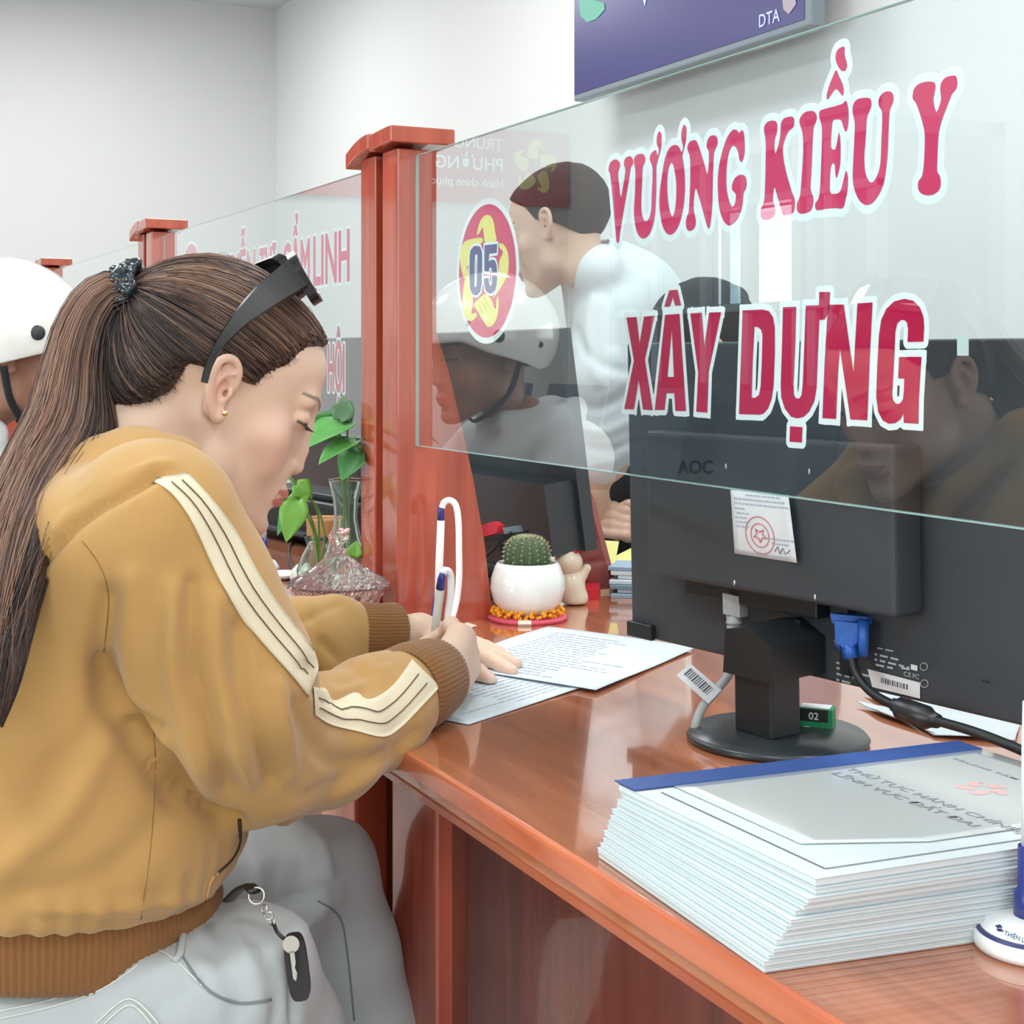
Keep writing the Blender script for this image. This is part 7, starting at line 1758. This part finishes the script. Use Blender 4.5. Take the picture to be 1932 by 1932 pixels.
MB().tube([(0, 0, 0.08), (0, 0, 0.42)], 0.03, 14).build('column', BLKM, oc)
for k in range(5): w = 2 * math.pi * k / 5; MB().tube([(0, 0, 0.09), (0.27 * math.cos(w), 0.27 * math.sin(w), 0.05), (0.27 * math.cos(w), 0.27 * math.sin(w), 0.004)], 0.018, 10).build('leg', BLKM, oc)

# colleague bending behind the big monitor, only dark hair showing above it
col_ = empty('person', W(1350, 700, 2.35), 0, 'black haired colleague bending low behind the big monitor', 'person'); col_.location.z = 0; KR_ = np.array(col_.location)
KM = frame(tuple(W(1345, 668, 2.55)), math.radians(150), math.radians(48), 0, 0.98)
h4, q4, c4 = person_head(col_, KM, 0.004, rgb(222, 184, 162), None, None)
f = Field(tuple(W(1400, 760, 2.42) - Vector((0.4, 0.4, 0.45))), tuple(W(1400, 760, 2.42) + Vector((0.4, 0.4, 0.2))), 0.010)
f.chain([W(1385, 720, 2.60), W(1440, 800, 2.65), W(1450, 1000, 2.55)], [0.06, 0.11, 0.12], 0.04); b4, e4 = f.mesh()
V, F_, C = join([(h4, q4, c4), (b4, e4, np.tile(np.array(rgb(222, 184, 162)[:3]), (len(b4), 1)))]); qobj('body', V - KR_, F_, SKIN, col_, C)
short_hair(KM, 0.004, col_, [-0.08, -0.03, 0.0, 0.03, 0.06, 0.09, 0.2], [0.00, 0.01, 0.02, 0.03, 0.05, 0.09, 0.3], 0.004)
g = Field((-0.06, -0.06, -0.06), (0.06, 0.06, 0.06), 0.004); g.ell((0, 0, 0), (0.034, 0.034, 0.028)); V, F_ = g.mesh(); qobj('hair_bun', V + np.array(W(1376, 566, 2.56)) - KR_, F_, HAIRS, col_)
f = Field(tuple(W(1400, 760, 2.42) - Vector((0.45, 0.45, 0.48))), tuple(W(1400, 760, 2.42) + Vector((0.45, 0.45, 0.22))), 0.011)
f.chain([W(1392, 732, 2.61), W(1440, 800, 2.65), W(1450, 1000, 2.55)], [0.075, 0.125, 0.135], 0.04); V, F_ = f.mesh(); qobj('shirt', V - KR_, F_, mat('grey blouse', rgb(120, 128, 138), 0.85), col_)

# visitor with the white helmet
vis = empty('person', (-2.56, 0.12, 0), 0, 'visitor in a white motorcycle helmet and white shirt, behind her ponytail', 'person'); VRr = np.array(vis.location)
VMx = frame((-2.53, 0.335, 1.145), math.radians(-4), math.radians(10), 0, 1.0)
hv3, hf3, hc3 = person_head(vis, VMx, 0.0032, rgb(150, 108, 88), None, None)
f = Field((-2.95, -0.2, 0.35), (-2.12, 0.72, 1.10), 0.009)
f.ell((-2.56, 0.15, 0.58), (0.15, 0.11, 0.12), k=0.04); f.cap((-2.54, 0.18, 0.7), (-2.54, 0.26, 1.0), 0.11, 0.07, 0.04); f.cap((-2.38, 0.24, 0.96), (-2.72, 0.24, 0.96), 0.05, 0.05, 0.03)
f.chain([(-2.36, 0.25, 0.95), (-2.32, 0.38, 0.80), (-2.40, 0.60, 0.822)], [0.045, 0.038, 0.026], 0.02); f.chain([(-2.74, 0.25, 0.95), (-2.78, 0.38, 0.80), (-2.66, 0.60, 0.822)], [0.045, 0.038, 0.026], 0.02)
bv3, bf3 = f.mesh()
f = Field((-2.72, 0.55, 0.78), (-2.34, 0.74, 0.86), 0.0035)
for sx, s in ((-2.40, 1), (-2.66, -1)):
    f.ell((sx - 0.005 * s, 0.64, 0.800), (0.034, 0.045, 0.016), k=0.01)
    for i in range(4): x = sx - 0.024 + 0.016 * i; f.chain([(x, 0.665, 0.802), (x - 0.002, 0.695, 0.800), (x - 0.002, 0.715, 0.790)], [0.009, 0.008, 0.0075], 0.004)
    f.chain([(sx - 0.025 * s, 0.63, 0.80), (sx - 0.048 * s, 0.66, 0.797), (sx - 0.052 * s, 0.68, 0.792)], [0.012, 0.010, 0.009], 0.005)
gv3, gf3 = f.mesh(); SKV = np.array(rgb(150, 108, 88)[:3])
V, F_, C = join([(hv3, hf3, hc3), (bv3, bf3, np.tile(SKV, (len(bv3), 1))), (gv3, gf3, np.tile(SKV, (len(gv3), 1)))])
qobj('body', V - VRr, F_, SKIN, vis, C)
short_hair(VMx, 0.004, vis, [-0.08, -0.05, 0.0, 0.03, 0.06, 0.2], [-0.06, -0.04, -0.02, 0.03, 0.06, 0.1], -0.002)
f = Field((-2.98, -0.25, 0.52), (-2.10, 0.75, 1.10), 0.008)
f.ell((-2.56, 0.17, 0.66), (0.19, 0.15, 0.14), k=0.05); f.cap((-2.55, 0.18, 0.72), (-2.55, 0.22, 0.93), 0.150, 0.13, 0.06); f.cap((-2.38, 0.23, 0.955), (-2.72, 0.23, 0.955), 0.075, 0.075, 0.05)
f.chain([(-2.35, 0.25, 0.94), (-2.31, 0.38, 0.81), (-2.37, 0.52, 0.832)], [0.065, 0.055, 0.045], 0.02); f.chain([(-2.75, 0.25, 0.94), (-2.79, 0.38, 0.81), (-2.69, 0.52, 0.832)], [0.065, 0.055, 0.045], 0.02)
f.chain([(-2.62, 0.22, 1.03), (-2.58, 0.17, 1.045), (-2.48, 0.17, 1.045), (-2.44, 0.24, 1.03), (-2.50, 0.31, 1.02), (-2.58, 0.31, 1.02), (-2.62, 0.22, 1.03)], [0.018] * 7, 0.02)
V, F_ = f.mesh(); V = smooth_mesh(V, F_, 2); qobj('shirt', V - VRr, F_, SHI, vis)
f = Field((-2.90, -0.1, 0.02), (-2.20, 0.62, 0.66), 0.010)
f.ell((-2.56, 0.15, 0.57), (0.17, 0.16, 0.10), k=0.04); f.chain([(-2.46, 0.2, 0.55), (-2.44, 0.46, 0.56), (-2.44, 0.45, 0.08)], [0.085, 0.065, 0.055], 0.03); f.chain([(-2.66, 0.2, 0.55), (-2.68, 0.46, 0.56), (-2.68, 0.45, 0.08)], [0.085, 0.065, 0.055], 0.03)
V, F_ = f.mesh(); qobj('trousers', V - VRr, F_, mat('dark trousers', rgb(52, 58, 70), 0.85), vis)
hl = empty('helmet', VMx @ Vector((0, 0, 0.05)), 0, 'white open motorcycle helmet worn by the visitor at the left edge', 'helmet'); HLR = np.array(hl.location)
f = Field((-0.15, -0.17, -0.10), (0.15, 0.17, 0.19), 0.0035)
f.ell((0, -0.012, 0.035), (0.118, 0.140, 0.122)); f.ell((0, -0.012, 0.030), (0.106, 0.128, 0.110), k=0.003, op='s')
X, Y, Z = np.meshgrid(f.ax[0], f.ax[1], f.ax[2], indexing='ij')
rim = np.interp(Y, [-0.2, -0.15, -0.06, 0.0, 0.05, 0.09, 0.2], [-0.045, -0.045, -0.038, -0.010, 0.012, 0.040, 0.045]); f.d = np.maximum(f.d, (rim - Z).astype(np.float32) * 0.8)
V, F_ = f.mesh(); V = smooth_mesh(V, F_, 1)
qobj('shell', xf(VMx, V) - HLR, F_, mat('white helmet shell', rgb(236, 240, 236), 0.15, coat=0.8), hl)
f = Field((-0.15, -0.17, -0.10), (0.15, 0.17, 0.19), 0.004); f.ell((0, -0.012, 0.034), (0.1055, 0.1275, 0.110)); f.ell((0, -0.010, 0.030), (0.092, 0.115, 0.100), k=0.003, op='s'); f.d = np.maximum(f.d, (rim_ := np.interp(f.ax[1][None, :, None] + 0 * f.ax[0][:, None, None] + 0 * f.ax[2][None, None, :], [-0.2, -0.15, -0.06, 0.0, 0.05, 0.09, 0.2], [-0.040, -0.040, -0.034, -0.006, 0.016, 0.044, 0.049]) - f.ax[2][None, None, :]).astype(np.float32) * 0.8)
V, F_ = f.mesh(); qobj('lining', xf(VMx, V) - HLR, F_, mat('helmet lining', rgb(30, 34, 36), 0.8), hl)
for s in (1, -1):
    for (ff, u), r in (((0.03, 0.040), 0.012), ((-0.055, 0.010), 0.006), ((0.075, 0.070), 0.006)):
        x = 0.118 * math.sqrt(max(0, 1 - ((ff + 0.012) / 0.14) ** 2 - ((u - 0.035) / 0.122) ** 2))
        p = VMx @ Vector((s * x, ff, u)) - Vector(HLR); MB().sphere(p, (r * 0.35, r, r), 14, 8).build('rivet', mat('helmet rivet', rgb(44, 52, 54), 0.4), hl)
    st_ = [VMx @ Vector((s * 0.098, -0.01, -0.02)), VMx @ Vector((s * 0.080, 0.01, -0.07)), VMx @ Vector((s * 0.04, 0.04, -0.105)), VMx @ Vector((0.0, 0.05, -0.118))]
    MB().tube([p - Vector(HLR) for p in catmull(st_, 5)], 0.006, 6, flat=0.35).build('strap', mat('helmet lining', rgb(30, 34, 36), 0.8), hl)
s2_ = copy_tree(stl); s2_.location = (-2.56, 0.08, 0); s2_['label'] = 'round backless stool under the helmeted visitor'
